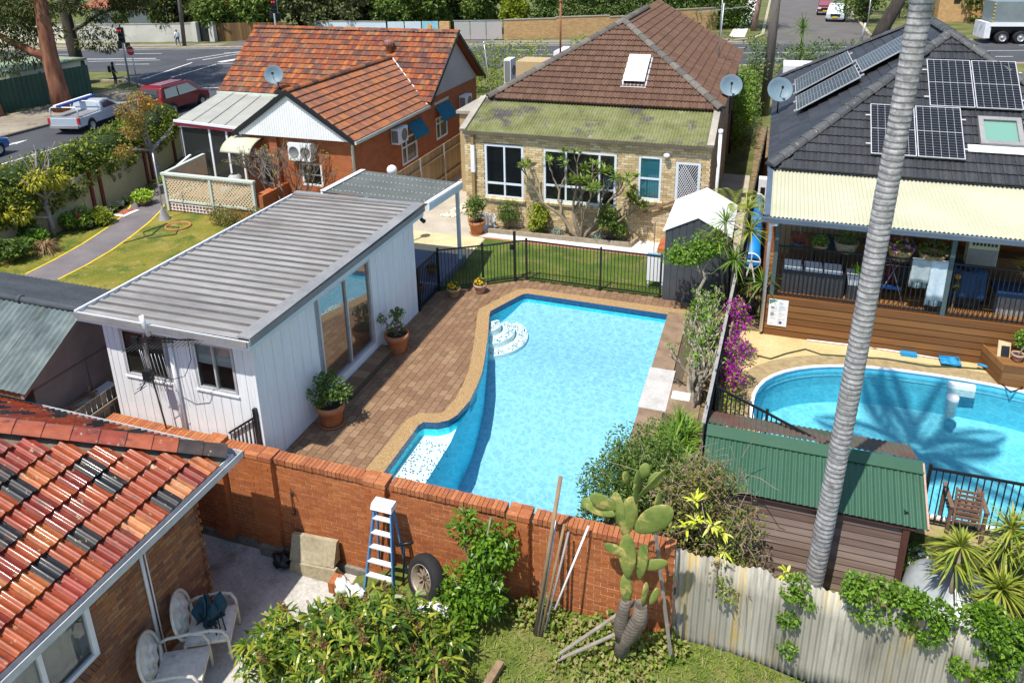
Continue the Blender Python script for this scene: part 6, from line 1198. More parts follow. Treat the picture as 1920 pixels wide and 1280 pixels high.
for k in range(11):
 az = 2*math.pi*(k/11)+rng.uniform(-.15, .15); el = rng.uniform(.35, 1.0); h = np.array([math.cos(az)*math.cos(el), math.sin(az)*math.cos(el), math.sin(el)]); L = rng.uniform(2.3, 2.9); ts_ = np.linspace(0, 1, 46); base = np.array([tx+.03, ty, 10.65])
 C = base+h*L*ts_[:, None]-np.array([0, 0, 1.])*(L*.42*ts_**2)[:, None]; D = unit(np.gradient(C, axis=0)); S = unit(np.cross(D, np.array([0, 0, 1.])))
 PP = []; DD = []; LL_ = []
 for sgn in (1, -1):
  PP.append(C[4:]); DD.append(unit(S[4:]*sgn+D[4:]*.55-np.array([0, 0, .25]))); LL_.append(.62*np.sin(np.pi*(.12+.86*ts_[4:]))**.7)
 V, F = leafgeo(np.concatenate(PP), np.concatenate(DD), np.repeat([[0, 0, 1.]], len(PP[0])*2, 0), np.concatenate(LL_), .045, .18)
 fo = npobj('frond', V, F, l_palm, pt); MB().tube([tuple(q) for q in C[::6]], [.03*(1-.1*i) for i in range(len(C[::6]))], 5).build('stalk', MATS['crownshaft_green'], fo)
# corrugated iron fence
cf = thing('corrugated_fence', 'rusty streaked corrugated iron fence of overlapping grey sheets below the palm', 'fence', (3, 10.1, -1.75))
m_iron = mat('weathered_iron', [(.29, .27, .22), (.38, .355, .3), (.46, .435, .375)], scale=1.4, rough=.75, var=.2, vscale=9, stretch=(1, 1, .12), stain=[((.47, .33, .08), 3.2, .54, .66), ((.15, .14, .125), 4.5, .53, .7), ((.2, .1, .05), 9, .66, .76)]); x = -.86; rs = random.Random(6); k = 0
while x < 9:
 w_ = .82; top = .52-.055*max(0, x)+rs.uniform(-.05, .05); mb = MB(); y = 10.1+.012*(k % 2); tl_ = rs.uniform(-.015, .015)
 mb.sheet(lambda u, v: Vector((x+w_*u+tl_*v, y+.02*math.sin(w_*u/.1*2*math.pi), -1.75+(top+1.75+.03*math.sin(u*9+k))*v)), 60, 4); o = mb.build('iron_sheet', m_iron, cf); o.modifiers.new('t', 'SOLIDIFY').thickness = .004; x += w_-.06; k += 1
MB().box(-.8, 10.15, .0, 9, 10.2, .07).box(-.8, 10.15, -1.3, 9, 10.2, -1.23).multi('rail', m_timber, cf)
# red brick house with orange tile roof
OT = dim(.68, [(.42, .12, .035), (.3, .085, .04), (.2, .07, .05), (.5, .17, .05), (.36, .11, .045), (.24, .1, .06), (.33, .085, .035), (.46, .145, .04), (.17, .06, .05), (.3, .15, .08), (.13, .06, .05), (.2, .1, .07)])
m_ot = mat('old_terracotta_tile', OT, 'object', rough=.85, var=.25, vscale=8, stain=[((.14, .09, .055), 1.6, .55, .75), ((.34, .27, .15), 5, .68, .76)]); m_ot_i = mat('old_terracotta_tile_field', OT, 'island', rough=.85, var=.25, vscale=8, stain=[((.15, .095, .06), 1.4, .52, .74), ((.34, .27, .15), 5, .68, .76)])
OT2 = dim(.75, [(.36, .13, .065), (.3, .12, .07), (.26, .12, .075), (.42, .16, .07), (.33, .14, .085), (.46, .17, .06)])
m_ot2 = mat('brown_terracotta_tile', OT2, 'object', rough=.8, var=.2, vscale=7, stain=[((.2, .11, .075), 1.3, .55, .75)]); m_ot2_i = mat('brown_terracotta_tile_field', OT2, 'island', rough=.8, var=.2, vscale=7, stain=[((.2, .11, .075), 1.3, .55, .75)])
def brickmat(name, c1, c2, cm, sx=.24, axis='x'):
 m = bpy.data.materials.new(name); m.use_nodes = True; N = m.node_tree.nodes; L = m.node_tree.links; b = N['Principled BSDF']; geo = N.new('ShaderNodeNewGeometry'); sp = N.new('ShaderNodeSeparateXYZ'); cb = N.new('ShaderNodeCombineXYZ'); L.new(geo.outputs['Position'], sp.inputs[0])
 L.new(sp.outputs[0 if axis == 'x' else 1], cb.inputs[0]); L.new(sp.outputs[2], cb.inputs[1]); br = N.new('ShaderNodeTexBrick'); L.new(cb.outputs[0], br.inputs['Vector']); br.inputs['Scale'].default_value = 1
 br.inputs['Brick Width'].default_value = sx; br.inputs['Row Height'].default_value = .086; br.inputs['Mortar Size'].default_value = .007; br.inputs['Color1'].default_value = lin(c1); br.inputs['Color2'].default_value = lin(c2); br.inputs['Mortar'].default_value = lin(cm)
 nz = N.new('ShaderNodeTexNoise'); nz.inputs['Scale'].default_value = 3; L.new(geo.outputs['Position'], nz.inputs['Vector']); mr = N.new('ShaderNodeMapRange'); mr.inputs[3].default_value = .75; mr.inputs[4].default_value = 1.25; L.new(nz.outputs[0], mr.inputs[0]); vm = N.new('ShaderNodeVectorMath'); vm.operation = 'SCALE'; L.new(br.outputs[0], vm.inputs[0]); L.new(mr.outputs[0], vm.inputs['Scale'])
 L.new(vm.outputs[0], b.inputs['Base Color']); b.inputs['Roughness'].default_value = .9; return m
m_redx = brickmat('red_brick_front', (.42, .12, .035), (.34, .09, .028), (.33, .15, .08)); m_redy = brickmat('red_brick_side', (.42, .12, .035), (.34, .09, .028), (.33, .15, .08), axis='y')
m_grn = mat('pale_green_trim', [(.5, .57, .5), (.58, .64, .56)], scale=3, rough=.6, var=.06); m_blk = mat('black_barge', (.012, .014, .018), rough=.5, var=.05); m_gab = mat('white_corrugated_gable', [(.78, .78, .78), (.84, .84, .84)], scale=2, rough=.6, var=.03); m_ggab = mat('grey_gable_render', [(.4, .39, .38), (.47, .46, .45)], scale=.8, rough=.9, var=.1)
h1 = thing('red_brick_house', 'red brick house with mottled orange tile roof and white gable at left', 'house', (-18, 26, 0))
WL = [(-18.7, -17.85, .85, 2.1), (-16.85, -15.95, .95, 1.85)]; SW = [(27.85, 29.35, .78, 1.95), (31.4, 32.7, 1.0, 2.05)]
mb = MB(); holed(mb, 'x', 24.0, 24.15, -19.3, -14.65, 0, 2.95, WL); mb.box(-19.3, 24.15, 0, -19.15, 30.5, 2.95); mb.build('front_wall', m_redx, h1)
mb = MB(); holed(mb, 'y', -14.5, -14.65, 24.0, 36.6, 0, 3.1, SW); mb.build('side_wall', m_redy, h1); MB().box(-25, 30.5, 0, -14.65, 30.65, 3.1).build('main_wall', m_redx, h1)
for q in WL: window(h1, 'x', 24.02, *q, m_white, m_glass, out=-1, fw=.07, trans=((q[2]+q[3])/2,))
for q in SW: window(h1, 'y', -14.52, *q, m_white, m_glass, out=1, fw=.09, mull=(q[0]+.5,), trans=(q[2]+.75,))
MB().box(-14.5, 27.7, 2.68, -14.46, 29.6, 2.8).box(-14.5, 31.3, 2.68, -14.46, 32.9, 2.8).multi('lintel', m_grn, h1)
# wing roof
WX0, WX1, WR, WZ, RZw = -19.55, -14.25, -16.95, 2.95, 4.66
for s, xe in ((-1, WX0), (1, WX1)):
 v = Vector((WR-xe, 0, RZw-WZ)); sl = v.length; run = abs(WR-xe)
 und = MB(); und.poly([(xe, 23.7, WZ-.03), (WR, 23.7, RZw-.03), (WR, 32.1, RZw-.03), (xe, 30.0, WZ-.03)] if s > 0 else [(xe, 23.7, WZ-.03), (xe, 30.0, WZ-.03), (WR, 32.1, RZw-.03), (WR, 23.7, RZw-.03)]); und.build('roof_deck', m_ot2_i, h1)
 lay_tiles(h1, (xe, 23.66 if s > 0 else 23.66, WZ), (0, 1, 0), v, 40, 9, .21, sl/9.2, [m_ot2], clip=lambda u, w_: u < 6.3+2.1*w_/sl, limit=300 if s > 0 else 0, rolls=2, amp=.028, th=.05, seed=3+s, seg=3, key=lambda p: p.y, name='wing_tile', rest='wing_tiling')
for o in bpy.data.objects:
 if o.parent == h1 and o.name.startswith('wing_tiling'): o.data.materials[0] = m_ot2_i
caps(h1, (WR, 23.66, RZw+.02), (WR, 32.0, RZw+.02), 20, m_ot, .13)
mb = MB(); mb.ext([(WX0+.2, 23.72, WZ-.05), (WX1-.15, 23.72, WZ-.05), (WR, 23.72, RZw-.12)], (0, .03, 0)); mb.build('white_gable', m_gab, h1)
for k in range(46):
 x = WX0+.25+k*.106; zt = RZw-.14-abs(x-WR)*(RZw-WZ)/2.62
 if zt > WZ: MB().box(x, 23.71, WZ-.04, x+.05, 23.72, zt).build('gable_rib', m_gab, h1)
for xe in (WX0-.02, WX1+.02): MB().hexa([(xe, 23.62, WZ-.16), (WR, 23.62, RZw-.13), (WR, 23.7, RZw-.13), (xe, 23.7, WZ-.16), (xe, 23.62, WZ+.05), (WR, 23.62, RZw+.08), (WR, 23.7, RZw+.08), (xe, 23.7, WZ+.05)]).build('barge_board', m_blk, h1)
MB().box(WX1-.02, 23.66, WZ-.12, WX1+.1, 30.2, WZ-.0).build('gutter', m_grn, h1); MB().tube([(-14.35, 23.75, 2.85), (-14.45, 23.85, 2.7), (-14.45, 23.9, .1)], .05, 8).build('downpipe', m_grn, h1)
# main roof
MX0, MX1, MY0, MY1, MR, MZ, MRZ = -25.4, -14.05, 30.1, 36.9, 33.5, 3.1, 5.72
for y0, s in ((MY0, 1), (MY1, -1)):
 v = Vector((0, MR-y0, MRZ-MZ)); sl = v.length
 und = MB(); und.poly([(MX0, y0, MZ-.03), (MX1, y0, MZ-.03), (MX1, MR, MRZ-.03), (MX0, MR, MRZ-.03)][::s]); und.build('roof_deck', m_ot_i, h1)
 lay_tiles(h1, (MX0, y0, MZ), (1, 0, 0), v, 50, 13, .2268, sl/13.1, [m_ot], clip=(lambda u, w_: not (WX0+.05 < MX0+u < WX1-.05 and w_/sl*2.62 < 1.56-abs(MX0+u-WR)*.65-.05)) if s > 0 else None, limit=300 if s > 0 else 0, rolls=1, amp=.016, th=.042, seed=11+s, seg=4, jit=.012, key=lambda p: p.y, name='roof_tile', rest='roof_tiling')
for o in bpy.data.objects:
 if o.parent == h1 and o.name.startswith('roof_tiling'): o.data.materials[0] = m_ot_i
caps(h1, (MX0, MR, MRZ+.02), (MX1, MR, MRZ+.02), 28, m_ot, .14)
mb = MB(); mb.ext([(-14.5, MY0+.3, MZ-.0), (-14.5, MY1-.3, MZ-.0), (-14.5, MR, MRZ-.15)], (.06, 0, 0)); mb.build('grey_gable', m_ggab, h1)
for y0 in (MY0, MY1): MB().hexa([(MX1-.06, y0, MZ-.14), (MX1, y0, MZ-.14), (MX1, MR, MRZ-.12), (MX1-.06, MR, MRZ-.12), (MX1-.06, y0, MZ+.06), (MX1, y0, MZ+.06), (MX1, MR, MRZ+.06), (MX1-.06, MR, MRZ+.06)]).build('barge_board', m_blk, h1)
MB().box(MX0, MY0-.12, MZ-.14, WX0, MY0-.02, MZ-.02).build('gutter', m_grn, h1); MB().bar((WX1+.03, 30.0, WZ+.06), (WR, 32.1, RZw+.07), .05, .03).build('valley_flashing', m_gutw, h1)
vt = thing('roof_ventilator', 'rusty ribbed whirly vent on the orange tile roof', 'roof vent', (-17.1, 32.5, 5.0)); p = Vector((-17.15, 32.35, 5.0)); MB().lathe([(.14, -.25), (.14, .12)], p, 14).build('base', m_ot, vt); m_vent = mat('rusty_vent', [(.2, .09, .07), (.28, .13, .1)], scale=6, rough=.7); MB().lathe([(.14, .12), (.25, .18), (.27, .3), (.2, .42), (0, .46)], p, 24).build('turbine', m_vent, vt)
for k in range(14): a = 2*math.pi*k/14; MB().bar(p+Vector((.27*math.cos(a), .27*math.sin(a), .16)), p+Vector((.25*math.cos(a+.2), .25*math.sin(a+.2), .4)), .02, .02).build('vane', m_vent, vt)
# air conditioners and awnings
m_acgr = mat('fan_grille', (.2, .2, .2), rough=.6)
def aircon(label, x, y, z, ax, w=.85, h=.65, d=.34, n=1):
 t = thing('air_conditioner', label, 'air conditioner', (x, y, z))
 if ax == 'x': MB().box(x, y-w/2, z, x+d, y+w/2, z+h).build('casing', m_white, t); MB().lathe([(0, 0), (.24, 0), (.25, .012), (.26, 0)], (x+d+.004, y+.1, z+h/2), 20, (1, 0, 0)).build('fan_grille', m_acgr, t); MB().box(x+.03, y-w/2-.01, z+.08, x+d-.03, y-w/2, z+h-.08).build('side_grille', m_acgr, t)
 else:
  MB().box(x-w/2, y-d, z, x+w/2, y, z+h).build('casing', m_white, t)
  for q in range(n): MB().lathe([(0, 0), (.2, 0), (.21, .012), (.22, 0)], (x-w/4+w/2*q if n > 1 else x, y-d-.004, z+h/2), 18, (0, -1, 0)).build('fan_grille', m_acgr, t)
 for k in (-.3, .3):
  a = (x, y+k*w, z-.02) if ax == 'x' else (x+k*w, y-d, z-.02); b = (x+d, y+k*w, z-.02) if ax == 'x' else (x+k*w, y, z-.02); MB().bar(a, b, .04, .04).build('bracket', m_steel, t)
 return t
aircon('white air conditioner on the red brick side wall beside the near awning', -14.46, 27.35, 1.98, 'x'); aircon('white air conditioner on the red brick side wall at the far end', -14.46, 34.6, 1.9, 'x'); aircon('white twin fan air conditioner on the front wall under the white gable', -16.65, 23.98, 2.02, 'y', 1.0, .68, .3, 2)
aircon('grey white air conditioner unit behind the flat annexe of the brick house', -12.6, 36.0, 3.0, 'x', .8, 1.2, .35)
m_awn = mat('teal_canvas', [(.012, .13, .2), (.018, .17, .25)], scale=4, rough=.9, var=.1)
for y0, y1, z, lb in ((28.4, 29.75, 2.5, 'teal canvas awning over the nearer side window'), (31.35, 32.95, 2.6, 'teal canvas awning over the farther side window')):
 t = thing('awning', lb, 'awning', (-14.5, (y0+y1)/2, z)); MB().hexa([(-14.48, y0, z), (-14.46, y0, z), (-14.46, y1, z), (-14.48, y1, z), (-14.08, y0, z-.58), (-14.06, y0, z-.58), (-14.06, y1, z-.58), (-14.08, y1, z-.58)]).build('canvas', m_awn, t); MB().box(-14.09, y0, z-.68, -14.06, y1, z-.58).build('valance', m_awn, t)
# sunroom with pale ribbed roof
S0, S1, S2, S3 = Vector((-23.45, 24.95, 2.92)), Vector((-20.2, 24.95, 2.78)), Vector((-22.2, 30.2, 2.95)), Vector((-25.25, 30.2, 3.06)); m_tin = mat('pale_tin_roof', [(.36, .36, .31), (.43, .43, .38)], scale=1, rough=.6, var=.08, stain=[((.25, .24, .2), 6, .72, .78)])
for k in range(4):
 a0, a1 = k/4, (k+1)/4; mb = MB(); mb.sheet(lambda u, v: (lambda t: S0.lerp(S1, t).lerp(S3.lerp(S2, t), v)+Vector((0, 0, .008*math.sin(t*43*2*math.pi))))(a0+(a1-a0)*u), 44, 1); mb.build('sunroom_sheet', m_tin, h1)
 a, b = S0.lerp(S1, a1), S3.lerp(S2, a1); MB().bar(a+Vector((0, 0, .015)), b+Vector((0, 0, .015)), .02, .02).build('seam', m_cap, h1)
MB().bar(S0+Vector((-.05, -.04, -.02)), S1+Vector((0, -.04, -.02)), .06, .1).build('front_gutter', m_gutw, h1); MB().bar(S0+Vector((-.05, -.02, -.14)), S1+Vector((.9, -.02, -.17)), .05, .14).build('maroon_fascia', mat('maroon_trim', (.2, .015, .035), rough=.6), h1)
m_scr = glassmat('dark_flyscreen', (.03, .035, .035), .35, .02, .3)
fl = .46
for x in (-23.3, -21.85, -21.0, -20.3): MB().box(x-.045, 25.0, fl, x+.045, 25.09, 2.72).build('sunroom_post', m_white, h1)
MB().box(-23.3, 25.02, 2.62, -20.25, 25.08, 2.72).build('sunroom_head', m_white, h1)
for a, b in ((-23.25, -21.9), (-21.8, -21.05), (-20.95, -20.35)): MB().box(a, 25.04, fl+.02, b, 25.05, 2.62).build('flyscreen', m_scr, h1)
MB().box(-24.9, 29.9, fl, -20, 30.0, 2.9).build('sunroom_back_wall', mat('sage_wall', (.2, .24, .21), rough=.9), h1); MB().box(-23.35, 25.0, fl, -23.28, 30, 2.6).build('sunroom_side', m_white, h1)
MB().box(-21.85, 22.2, .38, -19.31, 30.0, fl).build('verandah_floor', m_timber, h1)
# hanging clothes seen through the screen
for x, c, lb in ((-21.7, (.5, .45, .1), 'pale yellow garment hanging behind the sunroom screen'), (-21.45, (.5, .12, .2), 'pink garment hanging behind the sunroom screen')):
 mb = MB(); mb.sheet(lambda u, v: Vector((x+.12*u, 25.6+.03*math.sin(u*9), 1.5+.7*v)), 6, 4); o = mb.build('hung_garment', mat('garment_%d' % int(-x*100), c, rough=.9), None, label=lb, cat='clothes'); o.modifiers.new('t', 'SOLIDIFY').thickness = .02
# lattice verandah front
def lattice(x0, x1, y, z0, z1, par, m, sp=.15, w=.05):
 mb = MB(); L_ = x1-x0; Hh = z1-z0
 for s in (1, -1):
  k = -int(Hh/sp)-1
  while k*sp < L_+Hh:
   a = (x0+k*sp, z0) if s > 0 else (x0+k*sp, z1); b = (x0+k*sp+Hh, z1) if s > 0 else (x0+k*sp+Hh, z0); t0, t1 = max(0, (x0-a[0])/Hh), min(1, (x1-a[0])/Hh)
   if t1-t0 > .03: p = lambda t: (a[0]+Hh*t, y+.008*s, a[1]+(b[1]-a[1])*t); mb.bar(p(t0), p(t1), .006, w, up=(0, 0, 1))
   k += 1
 return mb.build('lattice', m, par, kind='stuff')
m_lat = mat('cream_lattice', [(.6, .47, .3), (.68, .56, .38)], scale=5, rough=.8); lt = thing('verandah_balustrade', 'pale green framed lattice balustrade along the front of the verandah', 'balustrade', (-19.8, 22.2, 0))
lattice(-21.8, -19.75, 22.2, .5, 1.5, lt, m_lat); lattice(-19.65, -17.8, 22.2, .5, 1.5, lt, m_lat)
for q in ((-21.95, 22.12, 1.5, -17.72, 22.3, 1.58), (-21.85, 22.17, .42, -17.8, 22.23, .5)): MB().box(*q).build('rail', m_grn, lt)
for x in (-21.85, -19.7, -17.78): MB().box(x-.05, 22.14, .05, x+.05, 22.24, 1.5).build('post', m_grn, lt)
MB().bar((-21.85, 22.25, 1.54), (-22.2, 24.9, 1.54), .14, .08).build('side_rail', m_grn, lt); MB().bar((-21.85, 22.25, 1.05), (-22.15, 24.9, 1.05), .02, .9).build('side_lattice', m_lat, lt)
for k in range(7): p = Vector((-22.6, 23.1, 0)).lerp(Vector((-22.9, 24.8, 0)), k/6); MB().box(p.x-.03, p.y-.03, .0, p.x+.03, p.y+.03, 1.3).build('stair_baluster', m_white, lt)
MB().bar((-22.6, 23.0, 1.1), (-22.9, 24.9, 1.45), .1, .07).build('stair_rail', m_white, lt)
MB().box(-21.8, 22.22, 0, -17.8, 22.3, .42).build('brick_base', m_redx, lt); mb = MB()
for k in range(16): MB().box(-21.7+.16*k, 22.19, .05, -21.66+.16*k, 22.2, .36).build('under_slat', m_white, lt)
for z in (.08, .2, .33): MB().box(-21.75, 22.185, z, -19.1, 22.19, z+.03).build('under_rail', m_white, lt)
pier = MB(); pier.box(-17.85, 22.3, 0, -17.5, 24.0, 1.0); pier.box(-18.1, 23.85, 0, -17.75, 24.0, 2.9); pier.build('brick_pier', m_redx, h1)
# curved awning over the side door
ca_ = thing('door_canopy', 'cream curved door canopy with black scroll brackets under the white gable', 'canopy', (-19.0, 23.7, 2.4)); mb = MB(); mb.sheet(lambda u, v: Vector((-19.75+1.35*u, 23.95-.95*math.sin(v*1.35), 2.2+.55*math.cos(v*1.35))), 6, 10); o = mb.build('curved_sheet', m_creamroof, ca_); o.modifiers.new('t', 'SOLIDIFY').thickness = .02
for x in (-19.75, -18.4): MB().tube([(x, 23.95-.93*math.sin(t), 2.17+.55*math.cos(t)) for t in np.linspace(0, 1.35, 8)], .02, 6).tube([(x, 23.98, 2.0), (x, 23.5, 2.35), (x, 23.1, 2.3)], .014, 6).build('bracket', m_blk, ca_)
# pot-like white things on the verandah
for x, y, s, lb in ((-20.2, 24.2, .3, 'mottled pale urn on the verandah beside the canopy'), (-19.85, 23.2, .22, 'blue white covered basket on the verandah')): MB().lathe([(0, 0), (s*.6, 0), (s, s*.8), (s*.9, s*1.6), (s*.5, s*2)], (x, y, fl), 14).build('garden_urn', mat('pale_urn_%d' % int(s*100), [(.35, .4, .42), (.5, .52, .5)], scale=8, rough=.7), None, label=lb, cat='urn')
# timber paling fence beside the side wall
tf = thing('timber_fence', 'tan timber paling fence with steel posts between the two brick houses', 'fence', (-12.75, 27, 0)); m_tanf = mat('tan_paling', [(.36, .25, .14), (.42, .3, .17), (.32, .22, .125)], 'object', rough=.9, var=.15); tpm = MB().box(-.01, -.072, 0, .01, .072, 1.78).mesh('paling', m_tanf)
for k in range(84): piece('paling', tpm, (-12.72-.03*(k/84), 22.6+.15*k, .02), tf)
for z in (.4, 1.35): MB().box(-12.69, 22.6, z, -12.65, 35.2, z+.09).build('rail', m_tanf, tf)
for k in range(6): MB().box(-12.65, 23.4+2.3*k, 0, -12.6, 23.46+2.3*k, 1.85).build('post', m_steel, tf)
# garden wall and hedge at the left
WP = [(-24.35, 11.5), (-24.3, 15.5), (-24.3, 20.5), (-24.9, 23.3), (-27.2, 29.0)]
gw = thing('garden_wall', 'cream rendered garden wall with dark red posts and breeze blocks under the hedge', 'wall', (-24.4, 20, 0)); m_crw = mat('cream_render', [(.42, .36, .2), (.5, .44, .26)], scale=.7, rough=.95, var=.12, stain=[((.3, .26, .15), 1.3, .6, .8)])
for i in range(len(WP)-1): a, b = Vector((*WP[i], .85)), Vector((*WP[i+1], .85)); MB().bar(a, b, .16, 1.75).build('panel', m_crw, gw)
m_dred = mat('dark_red_post', [(.13, .025, .02), (.18, .04, .03)], scale=5, rough=.7)
for y in (14.0, 16.3, 21.0, 21.55, 24.9, 25.4, 28.0):
 for i in range(len(WP)-1):
  if WP[i][1] <= y <= WP[i+1][1]: t = (y-WP[i][1])/(WP[i+1][1]-WP[i][1]); x = WP[i][0]+(WP[i+1][0]-WP[i][0])*t; MB().box(x+.07, y-.06, 0, x+.17, y+.06, 1.78).build('post', m_dred, gw)
def bblock(y, z, i):
 a, b = Vector(WP[i]), Vector(WP[i+1]); t = (y-a.y)/(b.y-a.y); x = a.x+(b.x-a.x)*t+.085; mb = MB()
 for s in range(8):
  an = s*math.pi/4+.2; mb.hexa([(x, y+math.cos(an)*.035, z+math.sin(an)*.035), (x, y+math.cos(an)*.13-.02, z+math.sin(an)*.13), (x+.012, y+math.cos(an)*.13-.02, z+math.sin(an)*.13), (x+.012, y+math.cos(an)*.035, z+math.sin(an)*.035), (x, y+math.cos(an)*.035, z+math.sin(an)*.035+.02), (x, y+math.cos(an)*.13+.02, z+math.sin(an)*.13+.035), (x+.012, y+math.cos(an)*.13+.02, z+math.sin(an)*.13+.035), (x+.012, y+math.cos(an)*.035, z+math.sin(an)*.035+.02)])
 mb.build('breeze_block', m_black, gw)
for y0, i in ((22.4, 2), (26.3, 3)):
 for dy in (0, .36):
  for z in (1.0, 1.36): bblock(y0+dy, z, i)
l_hedge = leafmat('hedge_leaf', [(.025, .055, .008), (.07, .11, .012), (.16, .2, .02), (.28, .29, .03), (.05, .085, .01)]); HP = [(-24.7, 12.0), (-24.8, 16.0), (-24.9, 20.5), (-25.5, 23.3), (-27.6, 29.0)]; hd_ = thing('hedge', 'long clipped green hedge spilling over the cream garden wall', 'hedge', (-25.5, 20, 0)); cl = []; rs = random.Random(3)
for i in range(len(HP)-1):
 a, b = Vector(HP[i]), Vector(HP[i+1]); n = int((b-a).length/.45)
 for k in range(n):
  p = a.lerp(b, k/n); cl.append((p.x-.3+rs.uniform(-.2, .2), p.y, 2.05+rs.uniform(-.1, .1), .95, .6, .7)); cl.append((p.x+.25+rs.uniform(-.1, .2), p.y, 1.7+rs.uniform(-.25, .15), .6, .5, .55))
  if p.y < 21.2: cl.append((p.x+.55, p.y, 1.15+rs.uniform(-.2, .25)+max(0, (p.y-19)*.15), .4, .45, .4))
foliage('foliage', hd_, cl, 38000, .1, .062, l_hedge, up=.5, seed=2); foliage('inner_foliage', hd_, [(*c[:3], c[3]*.75, c[4]*.75, c[5]*.75) for c in cl], 9000, .2, .15, l_hedge, seed=3)
mb = MB()
for k in range(10): p = Vector(HP[0]).lerp(Vector(HP[-1]), k/9); mb.tube(wob((p.x-.4, p.y, 0), (p.x-.4, p.y, 1.7), 3, .06, rs), .04, 5)
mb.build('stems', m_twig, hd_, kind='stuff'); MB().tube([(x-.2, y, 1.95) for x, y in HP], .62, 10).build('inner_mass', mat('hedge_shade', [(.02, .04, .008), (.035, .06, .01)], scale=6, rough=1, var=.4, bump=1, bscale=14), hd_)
# plants and trees in the left garden
l_mango = leafmat('yellow_mango_leaf', [(.22, .22, .015), (.34, .32, .02), (.42, .38, .035), (.16, .18, .015)]); l_cop = leafmat('copper_leaf', [(.24, .16, .03), (.34, .24, .05), (.3, .13, .06), (.2, .18, .03)])
def drooping(name, parent, cs, n, L, W, m, seed=1):
 rng = np.random.default_rng(seed); P, d = cloudpts(cs, n, .5, rng); D = unit(d*.9+rng.normal(size=(n, 3))*.35+np.array([0, 0, -.55])); N_ = unit(d+np.array([0, 0, .8])+rng.normal(size=(n, 3))*.3); s = .7+.5*rng.random(n); V, F = leafgeo(P, D, N_, L*s, W*s, .2); return npobj(name, V, F, m, parent)
t1 = thing('garden_tree', 'small grey trunked tree with drooping yellow green leaf clusters by the wall', 'tree', (-24.0, 18.6, 0)); mb = MB(); B = Vector((-23.95, 18.75, 0)); F1 = B+Vector((-.05, .05, 1.45)); mb.tube([B, B+Vector((.05, 0, .6)), B+Vector((-.03, 0, 1.1)), F1], [.11, .1, .085, .08], 8)
for e in ((.1, -.75, 2.35), (-.1, .1, 2.5), (0, .7, 2.1), (-.3, .3, 3.1), (.1, .45, 3.0)): mb.tube(wob(F1, B+Vector(e), 3, .1, rs), [.06, .05, .035, .025], 6)
mb.tube(wob(B+Vector((.02, 0, .75)), B+Vector((.1, -1.1, 1.15)), 3, .08, rs), [.06, .05, .04, .03], 6); mb.build('trunk', mat('grey_bark', [(.2, .17, .16), (.3, .27, .25)], scale=7, rough=.95, var=.2), t1)
for k in range(6): q = B+Vector((rs.uniform(-.4, .3), rs.uniform(-.8, .9), 0)); MB().tube(wob(F1+Vector((0, rs.uniform(-.3, .5), .5)), q+Vector((0, 0, rs.uniform(2.7, 3.5))), 3, .08, rs), [.03, .022, .016, .01], 5).build('bare_branch', MATS['grey_bark'], t1)
drooping('crown', t1, [(B.x, B.y-.2, 2.15, .35, .4, .25), (B.x, B.y+.55, 2.05, .4, .45, .3), (B.x-.1, B.y+.1, 2.3, .3, .35, .25), (B.x+.1, B.y-1.1, 1.25, .3, .35, .22), (B.x, B.y-1.6, 1.5, .25, .3, .18)], 1200, .24, .055, l_mango)
t2 = thing('garden_tree', 'small tree with coppery yellow leaf sprays beside the verandah steps', 'tree', (-24.2, 24.3, 0)); mb = MB(); B = Vector((-24.2, 24.3, 0)); F2 = B+Vector((-.05, -.1, 1.75)); mb.tube([B, B+Vector((.05, 0, .8)), F2], [.11, .1, .08], 8)
for e in ((-.1, -1.3, 2.05), (-.2, -.6, 2.9), (-.3, -.1, 3.9), (.2, .9, 2.35), (.1, 1.5, 2.7)): mb.tube(wob(F2, B+Vector(e), 4, .12, rs), [.06, .05, .04, .03, .02], 6)
mb.build('trunk', MATS['grey_bark'], t2); foliage('crown', t2, [(B.x-.2, B.y-.7, 2.75, .35, .5, .4), (B.x-.2, B.y-.45, 3.2, .3, .4, .35), (B.x-.3, B.y-.15, 3.9, .35, .45, .3), (B.x-.1, B.y-1.45, 2.1, .25, .4, .25), (B.x-.3, B.y+.4, 3.6, .3, .4, .3), (B.x-.3, B.y-.9, 3.55, .3, .3, .3)], 1500, .13, .055, l_cop, seed=9)
for (x, y, r, h, m, lb, fl_) in ((-23.3, 16.6, .6, .8, l_dark, 'dark leafy shrub at the near end of the garden bed', None), (-23.6, 17.9, .5, .6, l_bright, 'bright green leafy plants in front of the cream wall', None), (-23.75, 19.6, .55, .95, l_bright, 'plant with large crimson flowers under the yellow leaved tree', (10, .13, m_red)), (-23.3, 20.3, .45, .6, l_yel, 'yellow green leafy plant next to the crimson flowers', None), (-24.1, 18.0, .5, 1.0, l_dark, 'dark green shrub against the cream wall by the tree', None)): shrub(lb, x, y, r, h, 900, m, .13, .08, int(y*3), flowers=fl_)
tg = thing('grass_tussock', 'dry tan tussock of grass beside the path', 'grass', (-22.9, 17.6, 0)); rosettes('blades', tg, [(np.array([-22.95, 17.6, .25]), 170, .6, .03, 0, 65, .9)], leafmat('dry_blade', [(.25, .15, .08), (.33, .22, .12), (.2, .13, .06)]))
for k in range(7):
 p = Vector((-23.15, 19.7, 0)).lerp(Vector((-24.0, 22.3, 0)), k/6); q = pot('seedling_pot', ['first', 'second', 'third', 'fourth', 'fifth', 'sixth', 'seventh'][k]+' small pot of seedlings along the path edge counted from the tussock', p.x-.1, p.y, .12, .16, m=m_black, saucer=False); foliage('foliage', q, [(p.x-.1, p.y, .24, .14, .14, .1)], 90, .07, .035, m_silv if k % 2 else l_dark, seed=k)
